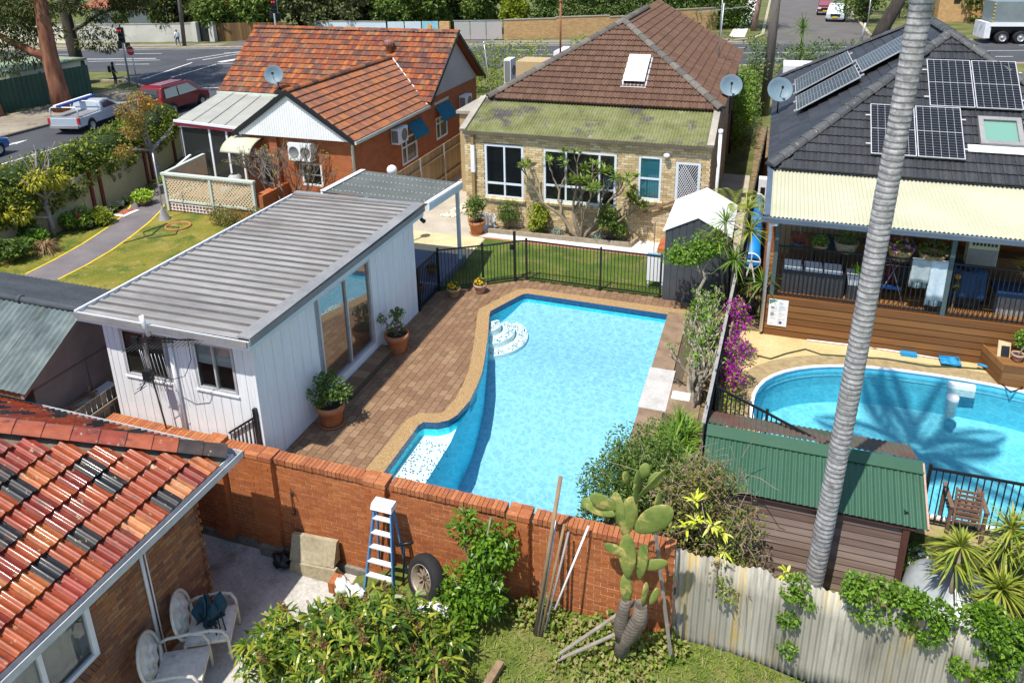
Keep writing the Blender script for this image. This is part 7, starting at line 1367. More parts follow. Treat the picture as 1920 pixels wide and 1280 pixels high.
q = pot('trough_planter', 'low brown planter of lime green leaves beside the path', -23.4, 22.5, .3, .22, m=m_timber, saucer=False); foliage('foliage', q, [(-23.4, 22.5, .4, .35, .4, .2)], 350, .13, .07, leafmat('lime_shrub', [(.2, .32, .02), (.3, .42, .04)]))
q = pot('plant_pot', 'grey pot with a spiky yellow plant near the verandah steps', -23.75, 24.0, .25, .45, m=m_cap, saucer=False); rosettes('foliage', q, [(np.array([-23.75, 24.0, .45]), 45, .5, .04, 20, 85, .3)], MATS['yellow_spike'])
bag = thing('potting_mix_bag', 'printed plastic bag with white edges lying beside the path', 'bag', (-23.3, 21.6, .05)); MB().sheet(lambda u, v: Vector((-23.6+.55*u, 21.1+.8*v, .03+.1*math.sin(math.pi*u)*math.sin(math.pi*v))), 8, 8).build('bag_film', m_white, bag); MB().sheet(lambda u, v: Vector((-23.52+.38*u, 21.2+.6*v, .04+.1*math.sin(math.pi*(.15+.7*u))*math.sin(math.pi*(.12+.75*v)))), 8, 8).build('print', mat('bag_print', [(.05, .1, .06), (.5, .1, .06), (.06, .07, .1)], scale=9, rough=.6), bag)
cy_ = thing('clothes_line_post', 'thin grey pole with a dark triangular base standing on the lawn edge', 'post', (-21.4, 21.4, 0)); MB().tube([(-21.4, 21.4, 0), (-21.4, 21.4, 2.6)], .025, 8).build('pole', m_steel, cy_); MB().lathe([(.28, 0), (.05, .5), (.03, .55)], (-21.4, 21.4, 0), 4).build('base', m_cap, cy_)
rg_ = MB(); rg_.lathe([(.45, 0), (.47, .05), (.42, .06), (.41, .0)], (-20.3, 20.9, .0), 22); rg_.build('tree_ring', m_terra, None, label='round terracotta tree ring set in the yellowing lawn', cat='tree ring')
hs = MB(); hs.tube([(-21.0, 19.0, .02), (-20.6, 19.9, .02), (-20.9, 20.7, .02), (-20.2, 20.8, .02), (-19.8, 20.2, .02), (-20.5, 19.6, .02), (-21.1, 20.0, .02), (-20.9, 21.0, .02)], .02, 6); hs.build('garden_hose', MATS['green_hose'], None, label='green hose coiled on the yellowing lawn', cat='hose')
for k, (x, y) in enumerate(((-18.9, 21.6), (-18.0, 21.2), (-17.1, 21.3))): shrub(['low olive shrub at the lattice corner nearest the lawn', 'low olive shrub behind the white shed roof edge', 'low olive shrub below the bare branched bush'][k], x, y, .6, .75+.12*k, 900, leafmat('olive_leaf', [(.09, .11, .02), (.15, .17, .03), (.2, .15, .05)]) if k == 0 else MATS['olive_leaf'], .08, .04, 40+k)
db = thing('bare_bush', 'tangle of bare grey branches in front of the red brick wing', 'bush', (-16.9, 23.2, 0)); mb = MB(); tips = []; rf = random.Random(21)
for d in ((-.5, 0, 1), (.3, 0, 1), (-.9, -.1, 1), (.7, -.1, .9), (0, -.3, 1)): limbs(mb, (-17.0+.3*d[0], 23.2, 0), d, 1.0, .045, 4, rf, .75, tips, 5, .12, 3)
mb.build('branches', mat('dead_branch', [(.14, .11, .085), (.24, .2, .16)], scale=8, rough=.95), db); foliage('leaves', db, [(*t[0], .1, .1, .1) for t in tips[::9]], 140, .08, .045, l_yel, seed=3)
# street: trees
l_gum = leafmat('gum_leaf', [(.018, .032, .008), (.04, .06, .013), (.07, .085, .02), (.1, .11, .028)], .6, .2); l_tree = leafmat('tree_leaf', [(.03, .065, .012), (.06, .11, .018), (.11, .165, .03), (.17, .22, .045)]); l_pine = leafmat('pine_leaf', [(.035, .045, .022), (.06, .075, .03), (.1, .11, .045), (.13, .15, .05)])
m_gumb = mat('red_gum_bark', [(.13, .05, .03), (.22, .09, .05), (.3, .15, .09)], scale=3, rough=.95, var=.3, vscale=10, stretch=(1, 1, .2)); m_drkb = mat('dark_bark', [(.035, .028, .024), (.07, .055, .045)], scale=4, rough=.95, var=.3, stretch=(1, 1, .25)); m_pinkb = mat('pink_gum_bark', [(.22, .12, .1), (.33, .2, .17), (.12, .07, .06)], scale=1.5, rough=.9, var=.2, stretch=(1, 1, .3))
def tree(label, base, path, rad, cl, n, L, W, lm, bm, br=(), seed=1, name='street_tree', dro=False):
 t = thing(name, label, 'tree', base); mb = MB(); mb.tube(path, rad, 10); r_ = random.Random(seed)
 for a, b, r in br: mb.tube(wob(a, b, 4, .25, r_), [r, r*.85, r*.7, r*.5, r*.35], 7)
 mb.build('trunk', bm, t)
 if dro: drooping('crown', t, cl, n, L, W, lm, seed)
 else: foliage('crown', t, cl, n, L, W, lm, seed=seed)
 return t
cl = [(*GX(x, y, -44+(x % 5)*.5), .9, .9, .5) for x, y in ((20, 40), (60, 30), (30, 95), (5, 70), (45, 65), (10, 125), (60, 110), (75, 70), (35, 15), (5, 10), (95, 60), (30, 55), (15, 100))]
for c, r, k in (((-45, 36.5, 6.0), (4, 3, 1.4), 24), ((-47, 34, 6.5), (4, 3.5, 2.6), 30), ((-45.5, 41.5, 7.9), (3.0, 2.5, 1.0), 18), ((-44, 38, 11.5), (5, 6, 2.5), 60), ((-42, 43.5, 11.2), (5, 3.5, 1.4), 40)): cl += subclumps(c, r, k, .8, int(c[1]), .6)
tree('tall red barked gum tree on the verge beside the silver utility truck', (-42, 35.5, 0), [(-42, 35.5, 0), (-42.1, 35.5, 1.8), (-42.2, 35.5, 3.6), (-42.0, 35.4, 5.5), (-42.0, 35.6, 8), (-42, 36, 11)], [.62, .5, .46, .4, .3, .15], cl, 24000, .3, .1, l_gum, m_gumb, [((-42.2, 35.5, 3.2), (-45.5, 33.5, 5.6), .3), ((-42, 35.5, 5), (-44.5, 37, 8), .24), ((-42, 35.6, 7), (-42.5, 41, 10.5), .2), ((-42, 35.5, 6.5), (-46, 34, 8.5), .2), ((-45, 34, 5.3), (-48, 33, 6.4), .15)], 3, 'gum_tree', True)
cl = [(*GX(x, y, -46+(x % 3)*.7), .8, .8, .45) for x, y in ((180, 30), (210, 60), (170, 60), (240, 20), (150, 15), (195, 10), (200, 85), (165, 80), (215, 30), (225, 5), (135, 10))]
for c, r, k in (((-47.0, 44.0, 7.4), (2.2, 1.8, .9), 14), ((-46.0, 46, 9.8), (3, 3, 1.6), 30), ((-44.2, 44.5, 6.0), (1.6, 1.2, .9), 14)): cl += subclumps(c, r, k, .7, int(c[0]*-1), .6)
tree('second darker gum tree rising behind the green steel fence', (-48.6, 43.2, 0), [(-48.6, 43.2, 0), (-48.9, 43.2, 3), (-49.2, 43.4, 5.5), (-49.2, 43.6, 9)], [.5, .42, .36, .2], cl, 9000, .28, .1, l_gum, m_drkb, [((-49.1, 43.3, 5), (-46.5, 44.2, 7.2), .2), ((-49.2, 43.5, 7), (-46, 46, 9.5), .18), ((-48.9, 43.3, 3.8), (-45, 44.4, 5.9), .16)], 5, 'gum_tree', True)
# far row of trees and hedge across the main road
def rowtree(label, s, t, h, r, lm, seed, n=5200, tr=.5, name='street_tree', L=.42, W=.24, bm=m_drkb):
 p = RP(s, t, 0); cl = subclumps((p[0], p[1], tr+(h-tr)*.5), (r, r, (h-tr)*.55), 30, r*.36, seed); q = [(p[0], p[1], 0), (p[0]+.1, p[1], tr+.5), (p[0], p[1], h*.7)]
 return tree(label, p, q, [r*.09+.06, r*.08+.05, .06], cl, n, L, W, lm, bm, [((p[0], p[1], tr*.8+.3), (p[0]+r*.6*math.cos(k*2.1+seed), p[1]+r*.6*math.sin(k*2.1+seed), h*.6), .1) for k in range(3)], seed, name)
for s, t, h, r, lm, lb in ((-35.5, 6.8, 5.5, 2.0, l_gum, 'olive leaved bushy tree behind the brown timber gate'), (-31, 7, 6, 2.4, l_tree, 'bushy green tree behind the orange roof ridge at its left end'), (-26, 7.5, 7, 2.6, l_tree, 'rounded green tree left of the dark pine trunk'), (-21, 7, 9, 3.0, l_pine, 'dark pine like tree with hanging grey foliage across the road'), (-16.5, 7.5, 9, 3.0, l_pine, 'second dark shaggy tree right of the pine'), (-12, 7, 7, 2.4, l_tree, 'green tree shading the pale fence across the road'), (-7.5, 7.5, 6.5, 2.3, l_tree, 'green tree above the blue painted gate'), (-2.6, 9, 6.5, 2.4, l_tree, 'green tree behind the grey double gate'), (.8, 7.5, 4.2, 1.5, l_yel, 'yellow green tree at the left end of the tan brick wall')): rowtree(lb, s, t, h, r, lm, int(abs(s)*7)+1)
for k, s in enumerate((-38, -33.5, -28.5, -23.5, -18.5, -14, -9.5, -5)): rowtree(['first', 'second', 'third', 'fourth', 'fifth', 'sixth', 'seventh', 'eighth'][k]+' tree from the left in the back row across the road', s, 11+(k % 2), 8.5, 3.0, (l_tree, l_gum)[k % 2], 80+k, 4200)
hg = thing('tall_hedge', 'tall dense green hedge above the tan brick wall', 'hedge', RP(10, 9, 0)); cl = []; rs = random.Random(5)
for k in range(38): s = 3+k*.62; p = RP(s, 7.6+.19*(s-3)+rs.uniform(-.4, .4), 0); cl += [(p[0], p[1], .9+rs.uniform(-.2, .2), .9, .9, .9), (p[0], p[1], 2.3+rs.uniform(-.2, .2), .9, .9, 1.0), (p[0], p[1]+.3, 3.9+rs.uniform(-.3, .3), .9, .9, 1.0)]
foliage('foliage', hg, cl, 19000, .3, .19, leafmat('hedge_mid_leaf', [(.02, .05, .01), (.05, .1, .014), (.09, .15, .02)]), seed=8); mb = MB()
for k in range(8): p = RP(4+k*3, 8+.57*k, 0); mb.tube([p, (p[0], p[1], 3)], .1, 6)
mb.build('stems', m_drkb, hg, kind='stuff')
# far walls and gates
def wallseg(name, label, s0, s1, t0, t1, h, m, th=.25, cat='wall', h1=None):
 t = thing(name, label, cat, RP((s0+s1)/2, (t0+t1)/2, 0)); a, b = Vector(RP(s0, t0, 0)), Vector(RP(s1, t1, 0)); d = (b-a).normalized(); q = Vector((-d.y, d.x, 0))*th; MB().hexa([a, b, b+q, a+q, a+Vector((0, 0, h)), b+Vector((0, 0, h1 or h)), b+q+Vector((0, 0, h1 or h)), a+q+Vector((0, 0, h))]).build('panel', m, t); MB().bar(a+Vector((0, 0, h+.03))+q/2, b+Vector((0, 0, (h1 or h)+.03))+q/2, th+.08, .07).build('capping', m_barge, t); return t
m_fwall = mat('aged_white_render', [(.48, .46, .4), (.6, .58, .52)], scale=.5, rough=.95, var=.1, stain=[((.3, .28, .23), .8, .58, .78)]); m_cwall = mat('cream_smooth_wall', [(.72, .66, .5), (.78, .72, .56)], scale=.5, rough=.9, var=.05)
wallseg('boundary_wall', 'smooth cream boundary wall behind the gum trees', -58, -45.2, 5.0, 5.0, 1.9, m_cwall); wallseg('boundary_wall', 'aged white rendered wall behind the walking man', -45, -32.6, 5.0, 5.2, 1.85, m_fwall)
gp = thing('gate_entrance', 'white gate pillars with a dark narrow gate in the far wall', 'gate', RP(-31.5, 5.2, 0))
for s in (-32.4, -30.6): a = Vector(RP(s, 5.1, 0)); MB().box(a.x-.3, a.y-.2, 0, a.x+.3, a.y+.3, 2.0).build('pillar', m_fwall, gp)
a = Vector(RP(-31.5, 5.2, 0)); MB().box(a.x-.55, a.y-.03, .05, a.x+.55, a.y+.03, 1.9).build('gate_leaf', m_black, gp)
tg_ = thing('timber_gate', 'brown upright timber driveway gate across the road', 'gate', RP(-27, 5.4, 0)); m_brg = mat('brown_gate_board', [(.16, .09, .035), (.22, .13, .05), (.12, .07, .03)], 'object', rough=.9, var=.15); gbm = MB().box(-.07, -.02, 0, .07, .02, 1.85).mesh('board', m_brg); ra = math.atan2(RD.y, RD.x)
for k in range(48): p = RP(-30.1+k*.155, 5.4, 0); piece('board', gbm, p, tg_, (0, 0, ra))
bwf = thing('tan_brick_wall', 'long stepped tan brick wall below the tall hedge', 'wall', RP(8, 5, 0)); m_tanb = brickmat('tan_brick', (.55, .33, .14), (.42, .23, .09), (.5, .38, .22), .3)
for s0, s1, t0, t1, h in ((-.2, 5.0, 4.0, 4.9, 1.95), (5.0, 10.5, 4.9, 6.1, 2.05), (10.5, 16, 6.1, 8.0, 1.9), (16, 22.3, 8.0, 10.6, 2.3)):
 a, b = Vector(RP(s0, t0, 0)), Vector(RP(s1, t1, 0)); d = (b-a).normalized(); q = Vector((-d.y, d.x, 0))*.25; Z = Vector((0, 0, h)); MB().hexa([a, b, b+q, a+q, a+Z, b+Z, b+q+Z, a+q+Z]).build('wall_panel', m_tanb, bwf); MB().bar(a+q/2+Z+Vector((0, 0, .03)), b+q/2+Z+Vector((0, 0, .03)), .34, .08).build('cap', m_barge, bwf)
a = Vector(RP(-6.2, 3.8, 0)); MB().box(a.x-.5, a.y-.1, 0, a.x+.6, a.y+.25, 1.9).build('brick_pier', m_tanb, bwf)
gg = thing('double_gate', 'grey and pink panelled double gate beside the tan brick wall', 'gate', RP(-3, 4, 0)); m_gg = mat('faded_gate', [(.38, .4, .36), (.48, .4, .38)], scale=.5, rough=.7)
for k in range(3): a, b = Vector(RP(-5.2+1.62*k, 4.0, 0)), Vector(RP(-3.64+1.62*k, 4.0, 0)); MB().bar(a+Vector((0, 0, 1.0)), b+Vector((0, 0, 1.0)), .05, 1.85).build('leaf_panel', m_gg, gg)
MB().bar(Vector(RP(-5.3, 3.97, 1.95)), Vector(RP(-.3, 3.97, 1.95)), .06, .08).build('frame', m_steel, gg)
bf_ = thing('painted_fence', 'pale blue panels painted with a small orange motif beside the brick pier', 'fence', RP(-8.5, 4.2, 0)); m_pb = mat('pale_blue_panel', [(.5, .6, .66), (.58, .67, .72)], scale=1, rough=.6); m_pb2 = mat('blue_mural', [(.12, .4, .55), (.3, .55, .65), (.1, .25, .35)], scale=1.5, rough=.7)
for k in range(3): a, b = Vector(RP(-12+1.75*k, 4.2, .95)), Vector(RP(-10.35+1.75*k, 4.2, .95)); MB().bar(a, b, .05, 1.9).build('panel', m_pb2 if k == 2 else m_pb, bf_)
a = Vector(RP(-7.7, 4.15, 1.35)); MB().box(a.x-.2, a.y-.04, 1.15, a.x+.15, a.y-.0, 1.6).build('orange_motif', mat('orange_motif', (.7, .3, .02), rough=.6), bf_); wallseg('pale_fence', 'pale fence half hidden behind the dark trees', -20, -12.2, 5.5, 4.3, 1.9, m_pb, .06, 'fence')
# white house behind the far wall
fh = thing('white_house', 'white rendered house with red tile roof and arched window across the road', 'house', RP(-36, 12, 0)); A = Vector(RP(-46, 10, 0)); Bq = Vector(RP(-28, 11, 0)); d = (Bq-A).normalized(); nq = Vector((-d.y, d.x, 0)); Z = Vector((0, 0, 1)); m_fhw = mat('white_house_render', [(.6, .58, .54), (.7, .68, .64)], scale=.8, rough=.9, var=.06); m_fht = mat('red_far_tile', [(.36, .12, .06), (.28, .085, .045), (.42, .16, .08)], scale=2, rough=.85, var=.25, wave=((.15, .06, .04), 1.6, .8, 1., 'Z', .5))
MB().hexa([A, Bq, Bq+nq*8, A+nq*8, A+Z*3.3, Bq+Z*3.3, Bq+nq*8+Z*3.3, A+nq*8+Z*3.3]).build('wall', m_fhw, fh); r0 = MB(); e = 1.0; a0, b0 = A-d*e-nq*e+Z*3.2, Bq+d*e-nq*e+Z*3.2; c0, d0 = A+d*3+nq*4+Z*5.8, Bq-d*3+nq*4+Z*5.8; r0.poly([a0, b0, d0, c0]); r0.poly([b0, Bq+d*e+nq*9+Z*3.2, d0]); r0.poly([A-d*e+nq*9+Z*3.2, a0, c0]); r0.poly([Bq+d*e+nq*9+Z*3.2, A-d*e+nq*9+Z*3.2, c0, d0]); r0.build('roof', m_fht, fh)
def fwin(s, w, z0, z1, arch=False, name='window', m=None):
 p = A+d*s-nq*.04; mb = MB(); pts = [p-d*w/2+Z*z0, p+d*w/2+Z*z0, p+d*w/2+Z*z1]
 if arch: pts += [p+d*(w/2*math.cos(t))+Z*(z1+w/2*math.sin(t)) for t in np.linspace(.3, 2.84, 7)]
 pts.append(p-d*w/2+Z*z1); mb.ext(pts, nq*.03); o = mb.build(name, m or m_glass, fh)
 if not arch: MB().bar(p-nq*.01+Z*(z0-.05)-d*(w/2+.1), p-nq*.01+Z*(z0-.05)+d*(w/2+.1), .1, .08).build('sill', m_fhw, o)
fwin(3, 1.6, 1, 2.4); fwin(7.0, 1.2, .3, 2.4, name='door'); fwin(9.3, .9, 1.2, 2.2); fwin(12.1, .8, 1.0, 1.9, True); fwin(14.6, 1.6, 1.2, 2.3); MB().hexa([A+d*10.3-nq*.6, A+d*11.0-nq*.6, A+d*11.0, A+d*10.3, A+d*10.3-nq*.6+Z*3.6, A+d*11-nq*.6+Z*3.6, A+d*11+Z*3.6, A+d*10.3+Z*3.6]).build('chimney_breast', m_fhw, fh)
p = A+d*9+nq*1.5+Z*4.15; MB().bar(p-d*1.7, p+d*1.7, 1.2, .08, up=(nq*-.8+Z).normalized()).build('solar_collector', m_cell, fh)
wallh = thing('neighbour_house', 'pale wall and roof glimpsed between the dark trees', 'house', RP(-14, 14, 0)); a = Vector(RP(-20, 12, 0)); b = Vector(RP(-4, 13, 0)); MB().hexa([a, b, b+nq*6, a+nq*6, a+Z*3, b+Z*3, b+nq*6+Z*3, a+nq*6+Z*3]).build('wall', m_fhw, wallh); MB().hexa([a-nq+Z*3, b-nq+Z*3, b+nq*7+Z*3, a+nq*7+Z*3, a+nq*2+d*3+Z*5, b+nq*2-d*3+Z*5, b+nq*4-d*3+Z*5, a+nq*4+d*3+Z*5]).build('roof', m_cap, wallh)
# green steel fence and shed at the corner
gf = thing('green_steel_fence', 'dark green ribbed steel fence behind the gum tree', 'fence', (-44.9, 37, 0)); m_gst = mat('forest_green_steel', [(.03, .075, .05), (.04, .095, .065)], scale=1, rough=.5, var=.08)
for k in range(10):
 mb = MB(); mb.sheet(lambda u, v: Vector((-45.15+.06*k+.06*u+.025*math.copysign(min(1, abs(3*math.sin(u*12.6))), math.sin(u*12.6)), 33.6+.66*(k+u), 2.05*v)), 30, 1, sm=False); mb.build('steel_panel', m_gst, gf)
for y in (33.6, 36.9, 40.2): MB().box(-45.1, y-.04, 0, -44.95, y+.04, 2.15).build('post', m_gst, gf)
gs2 = thing('cream_shed', 'low cream shed with mossy green roof behind the steel fence', 'shed', (-48, 37.5, 0)); MB().box(-50.5, 35.5, 0, -46, 41, 2.2).build('wall', m_cwall, gs2); MB().box(-50.8, 35.2, 2.2, -45.7, 41.3, 2.34).build('roof', mat('pale_green_roof', [(.2, .26, .17), (.28, .34, .23)], scale=1, rough=.7), gs2)
MB().hexa([(-46, 28, 0), (-44.4, 28, 0), (-44.4, 33.4, 0), (-46, 33.4, 0), (-46, 28, .7), (-44.5, 28, .7), (-44.5, 33.4, .7), (-46, 33.4, .7)]).build('low_brick_wall', m_brown_i, None, label='low brown brick wall under shrubs at the picture edge', cat='wall'); shrub('leafy shrub at the end of the green steel fence', -45.3, 32.6, .9, 1.9, 900, l_bright, .2, .11, 31)
# vehicles
def car(name, label, loc, ang, prof, Wd, belt, col, wheels, wins, cat='car', rw=.33, group=None, tum=.16, extra=None):
 """prof: side outline (x forward, z); wins: side glass outlines; everything in the car's own frame, then turned into place"""
 R = Matrix.Rotation(ang, 3, 'Z'); o = Vector((*loc, .02)); T = lambda p: o+R @ Vector(p)
 t = thing(name, label, cat, o, group); hw = Wd/2; zmax = max(z for x, z in prof)
 def y(z): return hw if z <= belt else hw-tum*(z-belt)/(zmax-belt)
 def put(mb, nm, m, par=t): mb.v = [tuple(T(v)) for v in mb.v]; return mb.build(nm, m, par)
 n = len(prof); mb = MB(); mb.add([(x, -y(z), z) for x, z in prof]+[(x, y(z), z) for x, z in prof], [tuple(range(n)), tuple(range(2*n-1, n-1, -1))]+[(i, n+i, n+(i+1) % n, (i+1) % n) for i in range(n)])
 b = put(mb, 'body', col); bv = b.modifiers.new('soft', 'BEVEL'); bv.width = .06; bv.segments = 3; bv.limit_method = 'ANGLE'; bv.angle_limit = .25
 for w in wins:
  for s in (-1, 1): mb = MB(); mb.ext([(x, s*(y(z)+.004), z) for x, z in w], (0, s*.006, 0)); put(mb, 'side_window', m_glass)
 for x in wheels:
  for s in (-1, 1):
   mb = MB(); mb.lathe([(.0, -.1), (rw*.62, -.1), (rw*.64, -.12), (rw*.96, -.12), (rw, -.06), (rw, .06), (rw*.96, .1), (rw*.6, .1)], (x, s*(hw-.08), rw), 20, (0, s*-1, 0)); wo = put(mb, 'wheel', m_tyre); mb = MB(); mb.lathe([(0, 0), (rw*.18, .01), (rw*.55, -.015), (rw*.62, .01), (rw*.6, .03)], (x, s*(hw+.035), rw), 16, (0, s, 0)); put(mb, 'rim', m_steel, wo)
   mb = MB(); mb.lathe([(0, 0), (rw*1.16, 0)], (x, s*(hw+.004), rw+.02), 20, (0, s, 0)); put(mb, 'wheel_arch', m_black)
 if extra: extra(put, y, hw, t)
 return t
m_tyre = mat('rubber', (.018, .018, .019), rough=.85); m_redl = mat('red_lamp', (.45, .02, .015), rough=.3, coat=.4, var=0); m_lamp = mat('head_lamp', (.75, .76, .78), rough=.15, coat=.5, var=0); m_platey = mat('yellow_plate', (.75, .55, .02), rough=.5, var=0)
def paint(name, c): return mat(name, c, rough=.35, coat=.6, var=.03, metal=.1)
p_red, p_silver, p_blue, p_white, p_maroon = paint('red_car_paint', (.2, .008, .014)), paint('silver_car_paint', (.42, .47, .53)), paint('blue_car_paint', (.01, .12, .36)), paint('white_car_paint', (.6, .66, .7)), paint('maroon_car_paint', (.13, .012, .03))
def vanx(put, y, hw, t):
 mb = MB(); mb.poly([(-2.165, -hw+.28, 1.0), (-2.165, hw-.28, 1.0), (-2.06, hw-.36, 1.6), (-2.06, -hw+.36, 1.6)][::-1]); put(mb, 'rear_window', m_glass); mb = MB(); mb.poly([(1.32, -hw+.16, 1.06), (.58, -hw+.3, 1.66), (.58, hw-.3, 1.66), (1.32, hw-.16, 1.06)][::-1]); put(mb, 'windscreen', m_glass)
 for s in (-1, 1): mb = MB(); mb.box(-2.19, s*(hw-.14)-.07, .7, -2.1, s*(hw-.14)+.07, 1.15); put(mb, 'tail_lamp', m_redl)
 mb = MB(); mb.box(-2.2, -.26, .68, -2.17, .26, .8); put(mb, 'number_plate', m_platey); mb = MB(); mb.box(-2.28, -hw+.04, .34, -2.14, hw-.04, .58); put(mb, 'bumper', p_red); mb = MB(); mb.box(-1.7, -.6, 1.79, .3, -.56, 1.83); mb.box(-1.7, .56, 1.79, .3, .6, 1.83)
 for i, q in enumerate((mb,)): put(q, 'roof_rails', m_black)
car('red_van', 'red compact passenger van waiting at the corner', (-35.15, 37.75), math.radians(92), [(-2.15, .35), (-2.17, .95), (-2.0, 1.68), (-1.7, 1.79), (.4, 1.79), (.75, 1.68), (1.35, 1.05), (2.0, .9), (2.12, .6), (2.05, .32)], 1.78, 1.0, p_red, (-1.35, 1.3), [[(-1.85, 1.05), (-1.78, 1.58), (-.75, 1.62), (-.75, 1.05)], [(-.65, 1.05), (-.65, 1.62), (.3, 1.62), (1.0, 1.08)]], 'van', extra=vanx)
def utex(put, y, hw, t):
 mb = MB(); mb.box(-2.4, -hw+.08, .93, -.45, hw-.08, .97); put(mb, 'tray_cover', m_cap); mb = MB(); mb.box(-2.53, -hw+.1, .5, -2.5, hw-.1, .9); put(mb, 'tailgate', p_silver)
 for s in (-1, 1): mb = MB(); mb.box(-2.54, s*(hw-.06)-.07, .6, -2.44, s*(hw-.06)+.07, .92); put(mb, 'tail_lamp', m_redl)
 for x in (-2.35, -.6): mb = MB(); mb.tube([(x, -hw+.1, .95), (x, -hw+.12, 1.4), (x, -hw+.25, 1.48), (x, hw-.25, 1.48), (x, hw-.12, 1.4), (x, hw-.1, .95)], .03, 8); put(mb, 'rack_hoop', m_white)
 mb = MB(); mb.box(-2.5, .28, 1.5, .7, .46, 1.62); mb.box(-2.5, -.46, 1.5, .7, -.28, 1.62); mb.v = mb.v[:8]; mb.f = mb.f[:6]; mb.mi = mb.mi[:6]; mb.sm = mb.sm[:6]; put(mb, 'carried_tube', m_white); mb = MB(); mb.box(-2.5, .1, 1.51, .7, .26, 1.58); put(mb, 'blue_ladder', mat('blue_strap', (.01, .04, .25), rough=.5)); mb = MB(); mb.poly([(1.05, -hw+.14, 1.0), (.5, -hw+.28, 1.42), (.5, hw-.28, 1.42), (1.05, hw-.14, 1.0)][::-1]); put(mb, 'windscreen', m_glass_r)
 mb = MB(); mb.box(-2.6, -hw+.08, .36, -2.5, hw-.08, .5); put(mb, 'bumper', m_cap)
car('utility_truck', 'silver utility truck with white tray hoops and carried tube beside the hedge', (-37.0, 33.1), math.radians(103), [(-2.5, .38), (-2.5, .92), (-.5, .93), (-.35, 1.42), (.1, 1.5), (.5, 1.44), (1.15, .98), (2.2, .85), (2.35, .6), (2.3, .32)], 1.82, .95, p_silver, (-1.5, 1.45), [[(-.25, 1.0), (-.2, 1.36), (.35, 1.38), (.95, 1.0)]], 'utility truck', extra=utex)
car('blue_car', 'front corner of a bright blue car at the picture edge', (-36.7, 24.9), math.radians(97), [(-2.1, .35), (-2.1, .9), (-1.5, 1.4), (.2, 1.42), (.95, .98), (2.0, .78), (2.1, .5), (2.0, .3)], 1.76, .95, p_blue, (-1.3, 1.35), [[(-1.2, 1.0), (-1.0, 1.33), (.15, 1.35), (.7, 1.0)]], extra=lambda put, y, hw, t: [put(MB().box(1.95, s*(hw-.2)-.15, .62, 2.08, s*(hw-.2)+.15, .76), 'head_lamp', m_lamp) for s in (-1, 1)])
def suvx(put, y, hw, t):
 mb = MB(); mb.poly([(1.0, -hw+.14, 1.08), (.35, -hw+.28, 1.68), (.35, hw-.28, 1.68), (1.0, hw-.14, 1.08)][::-1]); put(mb, 'windscreen', m_glass)
 for s in (-1, 1): put(MB().box(2.2, s*(hw-.25)-.18, .78, 2.3, s*(hw-.25)+.18, .98), 'head_lamp', m_lamp)
 put(MB().box(2.26, -.5, .62, 2.32, .5, .92), 'grille', m_black); put(MB().box(2.31, -.28, .48, 2.36, .28, .62), 'number_plate', m_platey); put(MB().box(2.24, -hw+.1, .3, 2.3, hw-.1, .46), 'bumper', m_cap)
SP = [(-2.2, .4), (-2.25, 1.1), (-2.0, 1.75), (.2, 1.8), (.45, 1.72), (1.05, 1.08), (2.15, .98), (2.28, .7), (2.25, .35)]
car('white_suv', 'white four wheel drive with a yellow plate parked in the far side street', (6.4, 97.6), math.radians(-95), SP, 1.9, 1.08, p_white, (-1.4, 1.45), [[(-1.9, 1.12), (-1.8, 1.65), (.2, 1.68), (.8, 1.12)]], extra=suvx, rw=.38)
car('maroon_car', 'maroon car parked behind the white four wheel drive', (5.6, 105), math.radians(-93), SP, 1.85, 1.05, p_maroon, (-1.4, 1.45), [[(-1.9, 1.12), (-1.8, 1.65), (.2, 1.68), (.8, 1.12)]], extra=suvx, rw=.36)
tk = thing('tipper_truck', 'silver tipper truck with twin rear wheels at the picture edge', 'truck', (22, 80.5, 0)); m_tip = mat('grey_tipper_body', [(.2, .24, .25), (.26, .3, .31)], scale=1, rough=.4, metal=.2); Rk = Matrix.Rotation(.16, 3, 'Z')
def tkp(mb, nm, m, par=tk): mb.v = [tuple(Vector((19.6, 80.9, 0))+Rk @ Vector(v)) for v in mb.v]; return mb.build(nm, m, par)
tkp(MB().hexa([(-1.6, -1.2, 1.9), (8, -1.2, 1.9), (8, 1.2, 1.9), (-1.6, 1.2, 1.9), (-1.6, -1.25, 3.7), (8, -1.25, 3.7), (8, 1.25, 3.7), (-1.6, 1.25, 3.7)]), 'tipper_body', m_tip); tkp(MB().box(-1.7, -1.27, 1.55, 8, 1.27, 1.9), 'side_rail', m_white); tkp(MB().box(-1.4, -.5, .8, 8, .5, 1.55), 'chassis', m_black); tkp(MB().box(-2.1, -1.2, .5, -1.6, 1.2, 1.9), 'rear_guard', m_gutw)
for k in range(6): tkp(MB().box(-1.65, -1.3, 1.95+.3*k, -1.55, -1.2, 2.05+.3*k), 'marker_lamp', m_platey)
for x in (-.55, .95, 6.2):
 for s in (-1, 1):
  mb = MB(); mb.lathe([(0, -.2), (.34, -.2), (.36, -.25), (.54, -.25), (.57, -.15), (.57, .2), (.54, .25), (.3, .25)], (x, s*1.0, .57), 22, (0, -s, 0)); w_ = tkp(mb, 'wheel', m_tyre); mb = MB(); mb.lathe([(0, .08), (.1, .08), (.12, .03), (.3, .0), (.34, .06), (.33, .09)], (x, s*1.23, .57), 18, (0, s, 0)); tkp(mb, 'rim', m_steel, w_)
